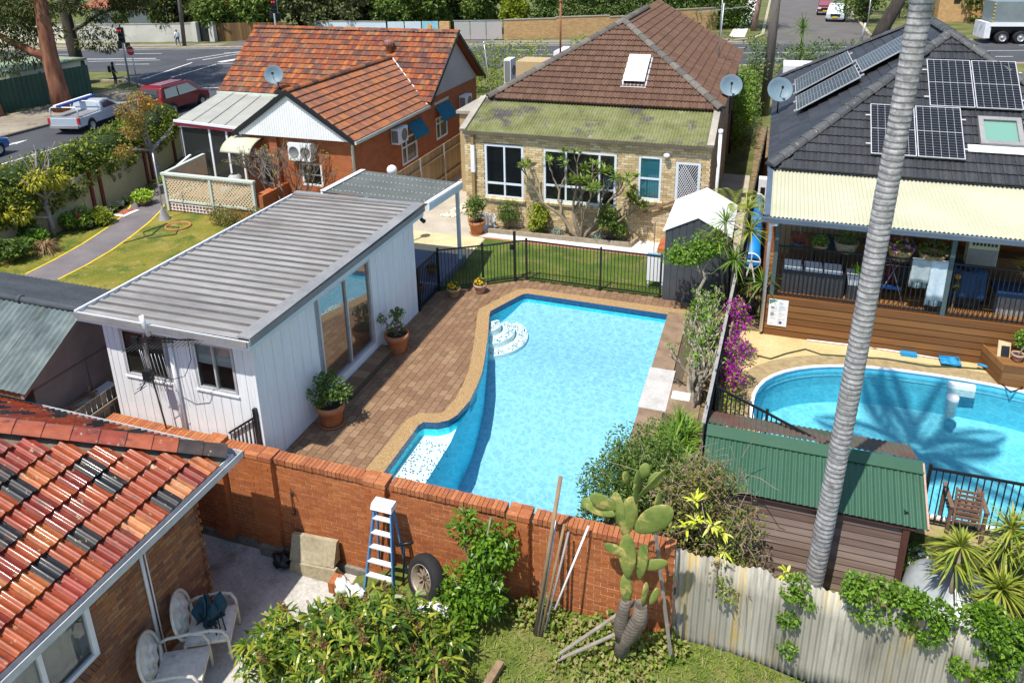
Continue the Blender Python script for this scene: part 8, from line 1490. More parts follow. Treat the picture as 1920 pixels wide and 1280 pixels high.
# signals, signs, poles
def signal(label, x, y, h, aim=(.3, -1, 0), stop=False):
 t = thing('traffic_light', label, 'traffic light', (x, y, 0)); MB().tube([(x, y, 0), (x, y, h)], .07, 8).build('pole', m_steel, t); c = Vector((x+.25, y-.2, h-.75)); MB().box(c.x-.24, c.y-.12, c.z-.55, c.x+.24, c.y+.0, c.z+.55).build('backing_board', m_black, t); MB().box(c.x-.26, c.y+.001, c.z-.57, c.x+.26, c.y+.02, c.z+.57).build('white_border', m_white, t)
 for k in range(3):
  for dx in (-.1, .1):
   m = m_sigred if k == 0 else m_black; MB().lathe([(.08, .0), (.085, .07), (.09, .0)], (c.x+dx, c.y-.125, c.z+.34-.32*k), 12, (0, -1, 0)).build('visor', m_black, t); MB().disc((c.x+dx, c.y-.124, c.z+.34-.32*k), .078, 12, (0, -1, 0)).build('lens', m, t)
 MB().box(x-.4, y-.1, h-1.75, x-.12, y+.1, h-1.2).build('side_signal', m_black, t); MB().box(x+.3, y-.1, h-1.75, x+.58, y+.1, h-1.3).build('side_signal', m_black, t)
 return t
m_sigred = bpy.data.materials.new('red_signal_light'); m_sigred.use_nodes = True; b_ = m_sigred.node_tree.nodes['Principled BSDF']; b_.inputs['Base Color'].default_value = (.5, .01, .01, 1); b_.inputs['Emission Color'].default_value = (1, .05, .04, 1); b_.inputs['Emission Strength'].default_value = 1.2
signal('traffic light showing red on the corner beside the walking person', -45.1, 44.1, 4.35); signal('traffic light showing red above the orange roof ridge', -38.9, 54.0, 5.6)
st_ = thing('stop_sign', 'red octagonal stop sign on a grey pole by the traffic light', 'sign', (-43.6, 43.3, 0)); MB().tube([(-43.6, 43.3, 0), (-43.6, 43.3, 2.9)], .045, 8).build('pole', m_steel, st_); oc = lambda r, y: [(-43.6+r*math.cos(math.pi/8+k*math.pi/4), y, 2.6+r*math.sin(math.pi/8+k*math.pi/4)) for k in range(8)]; MB().ext(oc(.38, 43.2), (0, .02, 0)).build('border', m_white, st_); MB().ext(oc(.345, 43.185), (0, .014, 0)).build('red_face', m_redl, st_)
fc = bpy.data.curves.new('lettering', 'FONT'); fc.body = 'STOP'; fc.size = .25; fc.align_x = 'CENTER'; fc.align_y = 'CENTER'; fc.extrude = .003; fc.materials.append(m_white); fo = bpy.data.objects.new('lettering_source', fc); COL.objects.link(fo); bpy.context.view_layer.update(); lm_ = bpy.data.meshes.new_from_object(fo.evaluated_get(bpy.context.evaluated_depsgraph_get())); bpy.data.objects.remove(fo); fo = bpy.data.objects.new('lettering', lm_); link(fo, st_); fo.location = Vector((-43.6, 43.178, 2.6))-org(st_); fo.rotation_euler = (math.pi/2, 0, 0)
def pole(label, x, y, h, r, m, lean=(0, 0), name='utility_pole', arm=False):
 t = thing(name, label, 'pole', (x, y, 0)); MB().tube([(x, y, 0), (x+lean[0]*.5, y+lean[1]*.5, h/2), (x+lean[0], y+lean[1], h)], [r, r*.92, r*.8], 10).build('shaft', m, t)
 if arm: MB().bar((x-1, y, h-1), (x+1, y, h-1), .1, .12).build('cross_arm', m_drkb, t)
 return t
m_oldp = mat('old_pole_timber', [(.12, .1, .09), (.2, .17, .15)], scale=3, rough=.95, var=.2, stretch=(1, 1, .2))
p = G(346, 86); pole('leaning timber utility pole beside the man in white', p.x, p.y, 11, .2, m_oldp, (.3, .3), arm=True); p = G(1432, 216); pole('thick dark ivy sided timber pole behind the slate roof', p.x, p.y, 11, .27, m_oldp, (.15, 0), arm=True); p = G(320, 78); pole('thin grey sign pole behind the man in white', p.x, p.y, 4.5, .05, m_steel); p = G(1347, 90); pole('thin grey street sign pole beside the pink barked tree', p.x, p.y+1, 5, .06, m_steel)
p = G(1626, 50); sp_ = pole('grey pole with a white street sign on the far corner', p.x, p.y, 3.2, .06, m_steel, name='street_sign'); MB().box(p.x-.5, p.y-.05, 2.9, p.x+.5, p.y-.02, 3.3).build('sign_plate', m_white, sp_); p = G(1614, 78); pole('short grey leaning post at the street corner', p.x, p.y, 1.7, .13, m_steel, (.2, 0), 'corner_post'); p = G(318, 78); p = G(312, 75); wb_ = pole('thin pole with a blue banner before the white house', p.x-.3, p.y, 4, .05, m_steel, name='banner_pole'); MB().box(p.x-.6, p.y, 2.3, p.x-.35, p.y+.03, 3.6).build('banner', m_sb, wb_)
# wires
for z, dx in ((10.0, -.8),): MB().tube([(p.x, p.y, z) for p in (Vector((-.2, 45, 0)), Vector((5, 30, 0)))], .01, 4)
# people on the street
def person(label, loc, face, h, cloth, stride=.12, arm=.1, pack=None):
 """continuous body grown from a jointed skeleton, coloured by height; cloth = (skin, top, bottom, hair, shoe)"""
 t = thing('person', label, 'person', (*loc, 0)); k = h/1.75
 J = {'pel': (0, 0, .95), 'wai': (0, .01, 1.1), 'che': (0, 0, 1.3), 'nec': (0, .0, 1.48), 'hed': (0, .02, 1.58), 'top': (0, .02, 1.72), 'ls': (-.17, 0, 1.42), 'le': (-.23, -.03, 1.15), 'lw': (-.22, .08+arm, .93), 'lh': (-.21, .12+arm, .84), 'rs': (.17, 0, 1.42), 're': (.23, -.04, 1.15), 'rw': (.23, .04, .92), 'rh': (.22, .07, .83), 'lp': (-.09, 0, .9), 'lk': (-.1, .05+stride, .5), 'la': (-.1, stride, .1), 'lt': (-.11, .16+stride, .04), 'rp': (.09, 0, .9), 'rk': (.1, .02-stride*.5, .5), 'ra': (.1, -.05-stride, .1), 'rt': (.11, .1-stride, .04)}
 E_ = ['pel-wai', 'wai-che', 'che-nec', 'nec-hed', 'hed-top', 'che-ls', 'ls-le', 'le-lw', 'lw-lh', 'che-rs', 'rs-re', 're-rw', 'rw-rh', 'pel-lp', 'lp-lk', 'lk-la', 'la-lt', 'pel-rp', 'rp-rk', 'rk-ra', 'ra-rt']
 Rr = {'pel': .14, 'wai': .13, 'che': .16, 'nec': .06, 'hed': .095, 'top': .07, 'ls': .075, 'le': .05, 'lw': .035, 'lh': .04, 'rs': .075, 're': .05, 'rw': .035, 'rh': .04, 'lp': .1, 'lk': .07, 'la': .045, 'lt': .035, 'rp': .1, 'rk': .07, 'ra': .045, 'rt': .035}
 ks = list(J); me = bpy.data.meshes.new('body'); me.from_pydata([tuple(c*k for c in J[q]) for q in ks], [tuple(ks.index(x) for x in e.split('-')) for e in E_], []); o = bpy.data.objects.new('body', me); link(o, t); o.rotation_euler = (0, 0, face)
 sm = o.modifiers.new('skin', 'SKIN'); o.modifiers.new('sub', 'SUBSURF').levels = 1; o.modifiers['sub'].render_levels = 1; lay = me.skin_vertices[0] if me.skin_vertices else None
 if lay is None: return t
 for i, q in enumerate(ks): lay.data[i].radius = (Rr[q]*k, Rr[q]*k); lay.data[i].use_root = q == 'pel'
 bpy.context.view_layer.update(); dg = bpy.context.evaluated_depsgraph_get(); nm = bpy.data.meshes.new_from_object(o.evaluated_get(dg)); o.modifiers.clear(); o.data = nm; nm.materials.clear()
 for i, c in enumerate(cloth): nm.materials.append(mat('person_cloth_%d_%d' % (int(loc[0]*-10), i), c, rough=.9))
 for pg in nm.polygons:
  z = pg.center.z/k; x = abs(pg.center.x)/k; pg.use_smooth = True
  pg.material_index = 3 if z > 1.6 or (z > 1.54 and pg.center.y < 0) else 0 if z > 1.5 else 1 if (z > .98 and x < .21) or (z > 1.16) else 0 if x > .19 and z > .75 else 2 if z > .52 else 0 if z > .12 else 4
 if pack: MB().box(loc[0]-.17, loc[1]-.05, 1.0*k, loc[0]+.17, loc[1]+.0, 1.45*k); mb = MB(); mb.box(-.16, -.34, 1.0*k, .16, -.14, 1.46*k); Rz = Matrix.Rotation(face, 3, 'Z'); mb.v = [tuple(Vector((*loc, 0))+Rz @ Vector(v)) for v in mb.v]; q = mb.build('backpack', m_black, t); q.modifiers.new('b', 'BEVEL').width = .05
 return t
person('person in dark clothes with a backpack waiting at the crossing', (-45.3, 43.0), math.radians(-40), 1.85, [(.3, .17, .11), (.012, .012, .016), (.014, .014, .018), (.015, .012, .012), (.6, .6, .6)], .05, .12, True)
p = G(335, 88); person('person in a white shirt and blue shorts walking along the far footpath', (p.x, p.y), math.radians(70), 1.72, [(.22, .12, .08), (.75, .75, .75), (.05, .12, .3), (.015, .012, .012), (.7, .7, .7)], .14, .08)
# planting near the far kerb
def hedgerow(label, a, b, r, h, n, lm, seed, L=.16, name='hedge'):
 t = thing(name, label, 'hedge', (*a, 0)); cl = []; rs = random.Random(seed); a, b = Vector(a), Vector(b); k = max(2, int((b-a).length/(r*.7)))
 for i in range(k): p = a.lerp(b, i/(k-1)); cl += [(p.x+rs.uniform(-.2, .2), p.y, z+rs.uniform(-.15, .15), r, r, r*.8) for z in np.arange(r*.5, h, r*.9)]
 foliage('foliage', t, cl, n, L, L*.55, lm, seed=seed); MB().tube(wob((*a, 0), (a.x, a.y, h*.7), 3, .1, rs), .08, 6).build('stem', m_drkb, t); return t
hedgerow('bright green clipped hedge between the grey gable and brown roof', (-19.4, 47.5), (-15.0, 48.5), 1.1, 2.6, 4200, leafmat('hedge_bright_leaf', [(.05, .1, .01), (.11, .17, .015), (.2, .26, .025), (.27, .3, .03)]), 3); hedgerow('rounded bright shrub beyond the brown roof ridge', (-15.3, 62.5), (-13.8, 62.8), .9, 1.8, 900, l_bright, 5, .18)
hedgerow('grey brown feathery bush beyond the brown hip roof', (-4.6, 56), (-3.6, 57), 1.1, 3.0, 2600, leafmat('brown_leaf', [(.1, .08, .04), (.15, .13, .06), (.1, .12, .04)]), 7, .14); hedgerow('olive green bush left of the feathery brown bush', (-6.4, 55), (-5.4, 55), .9, 2.2, 1300, l_gum, 8, .15)
hedgerow('bright green shrubs filling the gap beside the dark timber pole', (-1.6, 36.5), (-1.3, 43), .8, 3.2, 4200, l_bright, 9, .16); hedgerow('leafy green shrubs behind the slate roof and flat annexe', (1.0, 56), (7.5, 57), 1.3, 2.6, 4200, l_dark, 10, .2); hedgerow('ivy mass climbing beside the dark timber pole', (-.9, 44.6), (-.6, 45.6), .6, 4.2, 1500, l_dark, 12, .16)
cd = thing('cabbage_palm', 'spiky cabbage palm standing above the shrubs behind the slate roof', 'palm tree', (1.8, 58, 0)); MB().tube([(1.8, 58, 0), (1.75, 58, 3.3)], .1, 7).build('trunk', m_drkb, cd); rosettes('crown', cd, [(np.array([1.75, 58, 3.4]), 75, 1.5, .07, -20, 85, .35)], l_palm); cd = thing('yucca_plant', 'spiky green yucca in front of the white house across the road', 'yucca', RP(-41, 6.5, 0)); p = RP(-41, 6.5, 0); MB().tube([p, (p[0], p[1], 2.2)], .12, 7).build('trunk', m_drkb, cd); rosettes('crown', cd, [(np.array([p[0]-.3+.5*i, p[1], 2.4+.35*(i % 2)]), 50, 1.5, .07, -25, 80, .4) for i in range(3)], l_tree)
tree('leaning dark trunk rising behind the slate roof', (8.4, 74.9, 0), [(8.4, 74.9, 0), (9.0, 75, 2), (10.0, 75.2, 4.3), (10.5, 75.5, 7), (10.5, 76, 10)], [.75, .6, .55, .45, .3], subclumps((10.5, 77, 12.5), (5, 5, 2.5), 40, 1.2, 4), 3500, .35, .13, l_gum, m_drkb, [((10.4, 75.4, 6.5), (14, 77, 11), .3), ((10.4, 75.4, 6.5), (7, 78, 11), .3)], 7)
p = G(1365, 52); tree('twin trunked pink barked tree at the street corner', p, [p, p+Vector((-.3, 0, 2)), p+Vector((-.5, 0, 5)), p+Vector((-.4, 0, 9))], [.7, .6, .45, .3], subclumps((p.x, p.y, 10.5), (5, 4, 2.5), 40, 1.1, 3), 3500, .35, .13, l_gum, m_pinkb, [(p+Vector((.4, 0, 0)), p+Vector((.9, .3, 6)), .5), (p+Vector((-.3, 0, 3)), p+Vector((-3.5, 0, 4)), .35)], 9)
p = G(1412, 58); tree('slender leaning trunk on the grass beside the far street', p, [p, p+Vector((.3, 0, 2.5)), p+Vector((.6, 0, 6))], [.3, .26, .2], subclumps((p.x+.6, p.y, 8.5), (2.5, 2.5, 1.5), 20, .9, 5), 1500, .35, .13, l_gum, m_pinkb, (), 5); p = G(1612, 30); tree('broad grey trunk on the lawn behind the white four wheel drive', p, [p, p+Vector((0, 0, 3)), p+Vector((.2, 0, 8))], [.7, .6, .4], subclumps((p.x, p.y, 11), (4, 4, 2), 30, 1.1, 6), 2500, .35, .13, l_gum, m_drkb, (), 6)
ob = thing('orange_brick_house', 'orange brick house piers behind the silver truck', 'house', (21, 99, 0))
for x0, x1 in ((17.0, 20.3), (22.6, 26.5), (30, 40)): MB().box(x0, 98, 0, x1, 104, 5).build('brick_pier', m_tanb, ob)
MB().box(15, 104, 0, 40, 105, 5).build('wall', m_tanb, ob); MB().box(18.4, 97.96, 2.0, 19.0, 98, 2.9).build('window', m_glass, ob); p = G(1722, 20); MB().box(p.x-2, p.y+4, 1.2, p.x+2, p.y+8, 5).build('timber_wall', m_deck, ob)
hedgerow('dark hedge between the orange brick piers and palm', (13.5, 101), (16.5, 101), 1.2, 3.4, 1200, l_dark, 14, .25)
for k, (s, t) in enumerate(((40, 16), (52, 14), (66, 16), (-70, 12), (-60, 14))): rowtree(['round tree behind the orange brick house', 'tree far along the road at the right', 'last tree along the road at the right', 'tree at the far left behind the cream wall', 'bushy tree behind the cream wall'][k], s, t, 7, 3, l_tree, 60+k, 1800)
hedgerow('shrubs along the inside of the cream boundary wall', RP(-58, 7, 0)[:2], RP(-46, 7, 0)[:2], 1.3, 3.0, 3000, l_dark, 16, .22)
ta = thing('roof_antenna', 'tall thin television aerial at the far edge of the brown hip roof', 'antenna', (-2.2, 36, 4.3)); MB().tube([(-2.3, 34.5, 4.2), (-2.2, 34.5, 7.1)], .025, 6).build('mast', m_steel, ta); MB().bar((-3.2, 34.2, 6.75), (-1.2, 34.8, 6.95), .025, .025).build('boom', m_steel, ta)
for k in range(9): p = Vector((-3.2, 34.2, 6.75)).lerp(Vector((-1.2, 34.8, 6.95)), k/8); MB().tube([p+Vector((-.12, .35, 0)), p+Vector((.12, -.35, 0))], .007, 4).build('element', m_steel, ta)
# near garden
def gh(x, y):
 t = min(1, max(0, (x+7.0)/1.3)); t = t*t*(3-2*t); u = min(1, max(0, (x+.2)/2.6)); near = min(1, max(0, (y-6.2)/2.2)) if x < -3.6 else 1.
 return -1.76+(.52-.36*u)*t*near+.03*math.sin(x*3.1)*math.sin(y*2.7)
mb = MB(); mb.sheet(lambda u, v: (lambda x, y: Vector((x, y, gh(x, y))))(-7.2+17*u, -3+13.06*v), 80, 50); struct(mb, 'garden_ground', mat('weedy_grass', [(.07, .1, .015), (.12, .16, .025), (.2, .19, .06)], scale=2.2, rough=1, var=.4, vscale=25, bump=1, bscale=60, stain=[((.2, .15, .09), 1.3, .56, .7)]))
rng = np.random.default_rng(4); l_weed = leafmat('weed_leaf', [(.06, .12, .015), (.13, .2, .025), (.22, .26, .04), (.25, .22, .09)])
def tufts(name, label, n, x0, x1, y0, y1, L, W, m, cat='grass', cond=None, seed=1):
 rng = np.random.default_rng(seed); X = x0+(x1-x0)*rng.random(n); Y = y0+(y1-y0)*rng.random(n); K = np.array([cond is None or cond(a, b) for a, b in zip(X, Y)]); X, Y = X[K], Y[K]; P = np.stack([X, Y, [gh(a, b) for a, b in zip(X, Y)]], 1); n = len(P); a = rng.random(n)*6.28; e = np.radians(35+50*rng.random(n)); D = np.stack([np.cos(a)*np.cos(e), np.sin(a)*np.cos(e), np.sin(e)], 1); V, F = strapgeo(P, D, L*(.5+rng.random(n)), W, .3+.5*rng.random(n), 2); return npobj(name, V, F, m, None, label=label, cat=cat, kind='stuff')
tufts('grass', 'rough green grass in front of the corrugated fence and brick wall', 16000, -4.2, 6, 6.2, 10.0, .16, .014, l_weed, seed=3)
def ground_cover(name, label, cl, n, L, W, m, seed=1, parent=None, cat='weeds'): return foliage(name, None, cl, n, L, W, m, seed=seed, up=.8, label=label, cat=cat, kind='stuff')
ground_cover('weeds', 'leafy weeds along the foot of the brick wall', [(-3.2+.35*k, 9.6+.15*math.sin(k*2), gh(-3.2+.35*k, 9.6)+.12, .3, .25, .22) for k in range(8)]+[(-2.3+.4*k, 8.9+.2*math.sin(k), gh(-2.3+.4*k, 8.9)+.06, .3, .3, .12) for k in range(6)], 3200, .08, .06, l_weed, 5)
MB().bar((-3.75, 6.0, -1.15), (-3.3, 8.6, -1.12), .12, .1).build('timber_edging', m_timber, None, label='grey timber edging between the bushes and grass', cat='timber')
# mango-like bush with brown flower heads
l_mang = leafmat('glossy_mango_leaf', [(.03, .065, .008), (.06, .12, .012), (.11, .17, .015), (.19, .22, .02), (.26, .26, .03), (.04, .085, .01)], .3, .2); mg = thing('mango_bush', 'broad yellow green mango bush with brown flower heads at the bottom edge', 'bush', (-5.6, 7.6, -1.7)); cl = subclumps((-5.25, 7.6, -.62), (1.7, 1.0, 1.05), 58, .34, 5, .8)+subclumps((-6.7, 7.5, -1.05), (.6, .6, .6), 14, .26, 6)+subclumps((-4.2, 8.0, -.6), (.7, .7, .8), 14, .3, 7); R_ = random.Random(3)
P, d_ = cloudpts(cl, 820, .35, np.random.default_rng(3)); heads = [(P[i], 10, .23, .046, -20, 65, .5) for i in range(820)]; rosettes('foliage', mg, heads, l_mang, seed=6); foliage('inner_leaves', mg, cl, 4500, .2, .05, l_mang, seed=4, droop=.3); mb = MB()
for k in range(9): mb.tube(wob((-5.6+R_.uniform(-.2, .2), 7.6, -1.75), (-5.6+R_.uniform(-1.8, 1.7), 7.6+R_.uniform(-.7, .7), R_.uniform(-.9, -.1)), 4, .1, R_), [.06, .05, .04, .03, .02], 6)
mb.build('stems', m_twig, mg); hi = P[(P[:, 2] > -.6)][:80]; foliage('flower_heads', mg, [(p[0], p[1], p[2]+.13, .045, .045, .11) for p in hi]+[(p[0]+.05, p[1], p[2]+.08, .05, .05, .06) for p in hi], 11000, .03, .022, leafmat('brown_panicle', [(.16, .075, .035), (.24, .13, .06), (.14, .1, .035)]), seed=5)
# citrus tree against the wall
l_cit = leafmat('citrus_leaf', [(.04, .1, .01), (.09, .18, .012), (.17, .28, .025), (.06, .13, .012)], .3); ct = thing('citrus_tree', 'glossy bright green citrus tree growing against the brick wall', 'tree', (-4.05, 9.35, -1.2)); cl = subclumps((-4.0, 9.35, -.5), (.62, .42, .55), 22, .24, 4)+subclumps((-3.72, 9.5, .45), (.3, .25, .6), 12, .2, 5)+subclumps((-4.25, 9.5, .55), (.2, .2, .35), 6, .16, 6)+subclumps((-4.2, 8.75, -1.0), (.5, .4, .4), 10, .22, 8); mb = MB()
for e in ((-3.75, 9.5, .9), (-4.25, 9.5, .7), (-4.4, 9.3, -.3), (-3.6, 9.3, -.2)): mb.tube(wob((-4.05, 9.35, -1.25), e, 4, .06, R_), [.05, .04, .03, .022, .015], 6)
mb.build('trunk', m_twig, ct); foliage('crown', ct, cl, 4200, .105, .055, l_cit, seed=9, up=.5)
# prickly pear
cc = thing('prickly_pear', 'tall prickly pear cactus with flat green and yellowed pads by the wall', 'cactus', (-1.42, 9.3, -1.2)); m_pad = mat('cactus_pad', [(.09, .15, .03), (.17, .22, .05), (.25, .27, .07)], scale=3, rough=.6, var=.15, stain=[((.45, .36, .12), 3.6, .54, .62), ((.14, .1, .05), 13, .66, .7)]); m_cst = mat('cactus_stem', [(.13, .105, .085), (.2, .17, .14)], scale=4, rough=.95, var=.25, bump=.6, wave=((.08, .065, .05), 5, .75, .95, 'Z', 2))
mb = MB(); mb.tube([(-1.5, 9.35, -1.25), (-1.45, 9.33, -.8), (-1.35, 9.3, -.55), (-1.2, 9.3, -.2), (-1.2, 9.28, .1)], [.12, .13, .15, .13, .1], 12); mb.tube([(-1.46, 9.33, -.85), (-1.5, 9.3, -.45), (-1.45, 9.28, -.05), (-1.42, 9.28, .15)], [.11, .12, .1, .08], 12); mb.build('woody_stem', m_cst, cc)
def pad(c, ln, w, tilt, turn, lean=0, m=m_pad, th=.045):
 w *= .84; mb = MB(); mb.ball((0, 0, 0), 1, 16, (w/2, th/2, ln/2)); mb.v = [(x*(1-.28*max(0, -z/(ln/2))), y+.06*(z/ln)**2, z+ln/2) for x, y, z in mb.v]; R = Matrix.Rotation(turn, 3, 'Z') @ Matrix.Rotation(lean, 3, 'X') @ Matrix.Rotation(tilt, 3, 'Y'); mb.v = [tuple(Vector(c)+R @ Vector(v)) for v in mb.v]; mb.build('pad', m, cc)
for a in (((-1.4, 9.25, .05), .62, .24, -.08, .3), ((-1.4, 9.2, .62), .85, .33, -.05, .1), ((-1.25, 9.25, .6), .75, .25, .12, -.5), ((-1.48, 9.2, 1.4), .75, .34, .12, .2), ((-1.4, 9.2, 1.05), .42, .24, -1.1, .2), ((-1.28, 9.22, .85), .5, .26, 1.15, .1), ((-1.55, 9.2, 1.55), .62, .3, -.15, -.3), ((-1.6, 9.2, 1.85), .5, .3, -.95, .3), ((-1.62, 9.15, 1.8), .55, .28, -1.35, 0, -.3), ((-1.3, 9.2, 2.05), .62, .32, -.05, 1.2), ((-1.3, 9.2, 2.15), .65, .34, .5, .9, .4), ((-1.3, 9.12, 1.6), .72, .5, .75, .15), ((-1.05, 9.25, 1.5), .75, .28, .12, 1.1), ((-1.15, 9.25, 2.3), .35, .22, .35, .2), ((-1.25, 9.25, 2.45), .3, .22, .1, .4), ((-1.45, 9.25, 2.3), .3, .16, -.3, .8), ((-1.15, 9.25, .1), .45, .2, .1, 1.0), ((-1.05, 9.3, .1), .35, .16, .3, .4)): pad(*a)
# poles and planks against the wall
for k, (x, z, r, m, lb) in enumerate(((-2.68, 1.62, .035, m_timber, 'tallest of the timber stakes leaning on the brick wall'), (-2.75, .75, .025, m_steel, 'galvanised pipe leaning beside the tallest stake'), (-2.6, .72, .025, m_timber, 'brown stake leaning just right of the galvanised pipe'), (-2.52, .6, .02, m_cap, 'short grey stake leaning on the brick wall'))): MB().tube([(-2.95+.05*k, 9.35, -1.2), (x, 9.95-.02*k, z)], r, 8).build('leaning_stake', m, None, label=lb, cat='stake')
MB().tube([(-2.62, 9.4, -.6), (-2.2, 9.96, .75)], .018, 8).build('leaning_stake', m_white, None, label='thin pale tube leaning on the wall right of the stakes', cat='stake'); MB().tube([(-.75, 9.6, -1.2), (-.72, 9.7, .3)], .02, 6).build('rusty_stake', MATS['rusty_iron'], None, label='rusty star picket at the corner of wall and fence', cat='stake')
for a, b, lb in (((-2.5, 9.0, -1.15), (-1.3, 9.6, -.2), 'grey plank propped towards the cactus'), ((-2.45, 8.95, -1.15), (-1.35, 9.35, -.5), 'lower grey plank lying below the propped plank'), ((-1.1, 9.7, 1.3), (-.7, 9.4, -.9), 'dead palm stalk hanging over the end of the wall')): MB().bar(a, b, .055, .025).build('loose_plank', mat('silver_plank', [(.2, .175, .15), (.3, .27, .23)], scale=6, rough=.95, stretch=(.3, 1, 1)) if 'silver_plank' not in MATS else MATS['silver_plank'], None, label=lb, cat='plank')
# step ladder, wheel, stone, bags
ld = thing('step_ladder', 'blue and white folding step ladder standing against the brick wall', 'ladder', (-5.9, 9.6, -1.2)); m_lbl = mat('ladder_blue', (.07, .22, .42), rough=.5, var=.05); f0, f1, t0_, t1_ = Vector((-6.2, 9.35, -1.22)), Vector((-5.62, 9.35, -1.22)), Vector((-6.06, 9.72, .38)), Vector((-5.74, 9.72, .38))
for a, b in ((f0, t0_), (f1, t1_)): MB().bar(a, b, .03, .085, up=(0, 1, 0)).build('front_rail', m_lbl, ld); MB().bar(a+Vector((0, .55, 0)), b+Vector((0, .06, 0)), .025, .05, up=(0, 1, 0)).build('rear_rail', m_lbl, ld)
for k in range(5): t = .17+.17*k; a, b = f0.lerp(t0_, t), f1.lerp(t1_, t); MB().bar(a, b, .09, .03, up=(0, 0, 1)).build('tread', m_white, ld)
MB().hexa([t0_+Vector((-.05, -.1, -.05)), t1_+Vector((.05, -.1, -.05)), t1_+Vector((.05, .14, -.05)), t0_+Vector((-.05, .14, -.05)), t0_+Vector((-.04, -.07, .06)), t1_+Vector((.04, -.07, .06)), t1_+Vector((.04, .12, .06)), t0_+Vector((-.04, .12, .06))]).build('top_cap', m_white, ld)
wh = thing('car_wheel', 'old car wheel with black tyre and grimy alloy rim leaning by the wall', 'wheel', (-5.0, 9.5, -1.2)); c = Vector((-5.0, 9.45, -.72)); ax = Vector((-.42, -.85, .3)).normalized(); MB().lathe([(.2, -.11), (.29, -.13), (.36, -.125), (.4, -.08), (.41, 0), (.4, .08), (.36, .125), (.29, .13), (.25, .11)], c, 32, ax).build('tyre', m_tyre, wh); ri = MB().lathe([(.19, -.1), (.23, -.02), (.235, .1), (.26, .13), (.265, .11)], c, 32, ax).build('rim', mat('grimy_alloy', [(.3, .25, .19), (.42, .36, .28)], scale=6, rough=.4, metal=.4), wh); q0 = ax.orthogonal().normalized(); q1 = ax.cross(q0); MB().lathe([(0, .03), (.05, .03), (.06, .0)], c, 14, ax).disc(c-ax*.02, .2, 20, ax).build('hub', MATS['rusty_iron'], ri)
for k in range(10): an = 2*math.pi*k/10; dd = q0*math.cos(an)+q1*math.sin(an); MB().bar(c+dd*.05+ax*.015, c+dd*.225+ax*.0, .03, .025, up=ax).build('spoke', MATS['grimy_alloy'], ri)
MB().tube([(-5.55, 9.6, -1.2), (-5.52, 9.7, -.35)], .02, 8).tube([(-5.66, 9.66, -.38), (-5.36, 9.74, -.3)], .03, 8).build('jack_handle', m_black, None, label='black handled tool standing between ladder and wheel', cat='tool')
sn = thing('stone_bench_block', 'mossy concrete trough block standing against the brick wall', 'concrete block', (-7.6, 9.8, -1.74)); m_stone = mat('mossy_concrete', [(.3, .25, .16), (.4, .35, .24)], scale=2, rough=.95, var=.25); MB().hexa([(-8.1, 9.72, -1.5), (-7.1, 9.72, -1.4), (-7.1, 9.95, -1.4), (-8.1, 9.95, -1.5), (-8.1, 9.9, -1.02), (-7.1, 9.9, -.95), (-7.1, 9.98, -.95), (-8.1, 9.98, -1.02)]).build('upright_slab', m_stone, sn); MB().hexa([(-8.1, 9.66, -1.74), (-7.0, 9.66, -1.74), (-7.0, 9.9, -1.74), (-8.1, 9.9, -1.74), (-8.05, 9.68, -1.5), (-7.05, 9.68, -1.42), (-7.05, 9.78, -1.42), (-8.05, 9.78, -1.5)]).build('base_slab', m_stone, sn)
bp_ = thing('brick_pair', 'two loose orange bricks resting at the end of the concrete block', 'bricks', (-6.9, 9.5, -1.5))
for k in range(2): MB().box(-7.0+.12*k, 9.35, -1.6, -6.89+.12*k, 9.6, -1.36).build('brick', m_capbrick, bp_)
def bag(label, c, s, m, seed): rs = random.Random(seed); H = [(rs.uniform(2, 7), rs.uniform(2, 7), rs.random()*6) for _ in range(5)]; mb = MB(); mb.ball((0, 0, 0), 1, 20, (1, 1, 1)); mb.v = [(c[0]+x*s[0]*(1+.18*sum(math.sin(a*x+b*y+5*z+q) for a, b, q in H)/2), c[1]+y*s[1]*(1+.15*math.sin(6*x+z*5)), c[2]+z*s[2]*(1+.3*math.sin(7*x+3*y))) for x, y, z in mb.v]; mb.build('plastic_bag', m, None, label=label, cat='bag')
bag('crumpled white bag beside the loose bricks', (-6.75, 9.45, -1.45), (.16, .14, .16), m_white, 1); bag('white bag at the foot of the step ladder', (-6.3, 9.2, -1.2), (.2, .12, .12), m_white, 2); bag('white sack lying below the car wheel', (-4.75, 9.15, -1.05), (.3, .16, .15), m_white, 3); bag('dark rags in the corner beside the pier', (-8.3, 9.75, -1.6), (.2, .14, .16), m_black, 4)
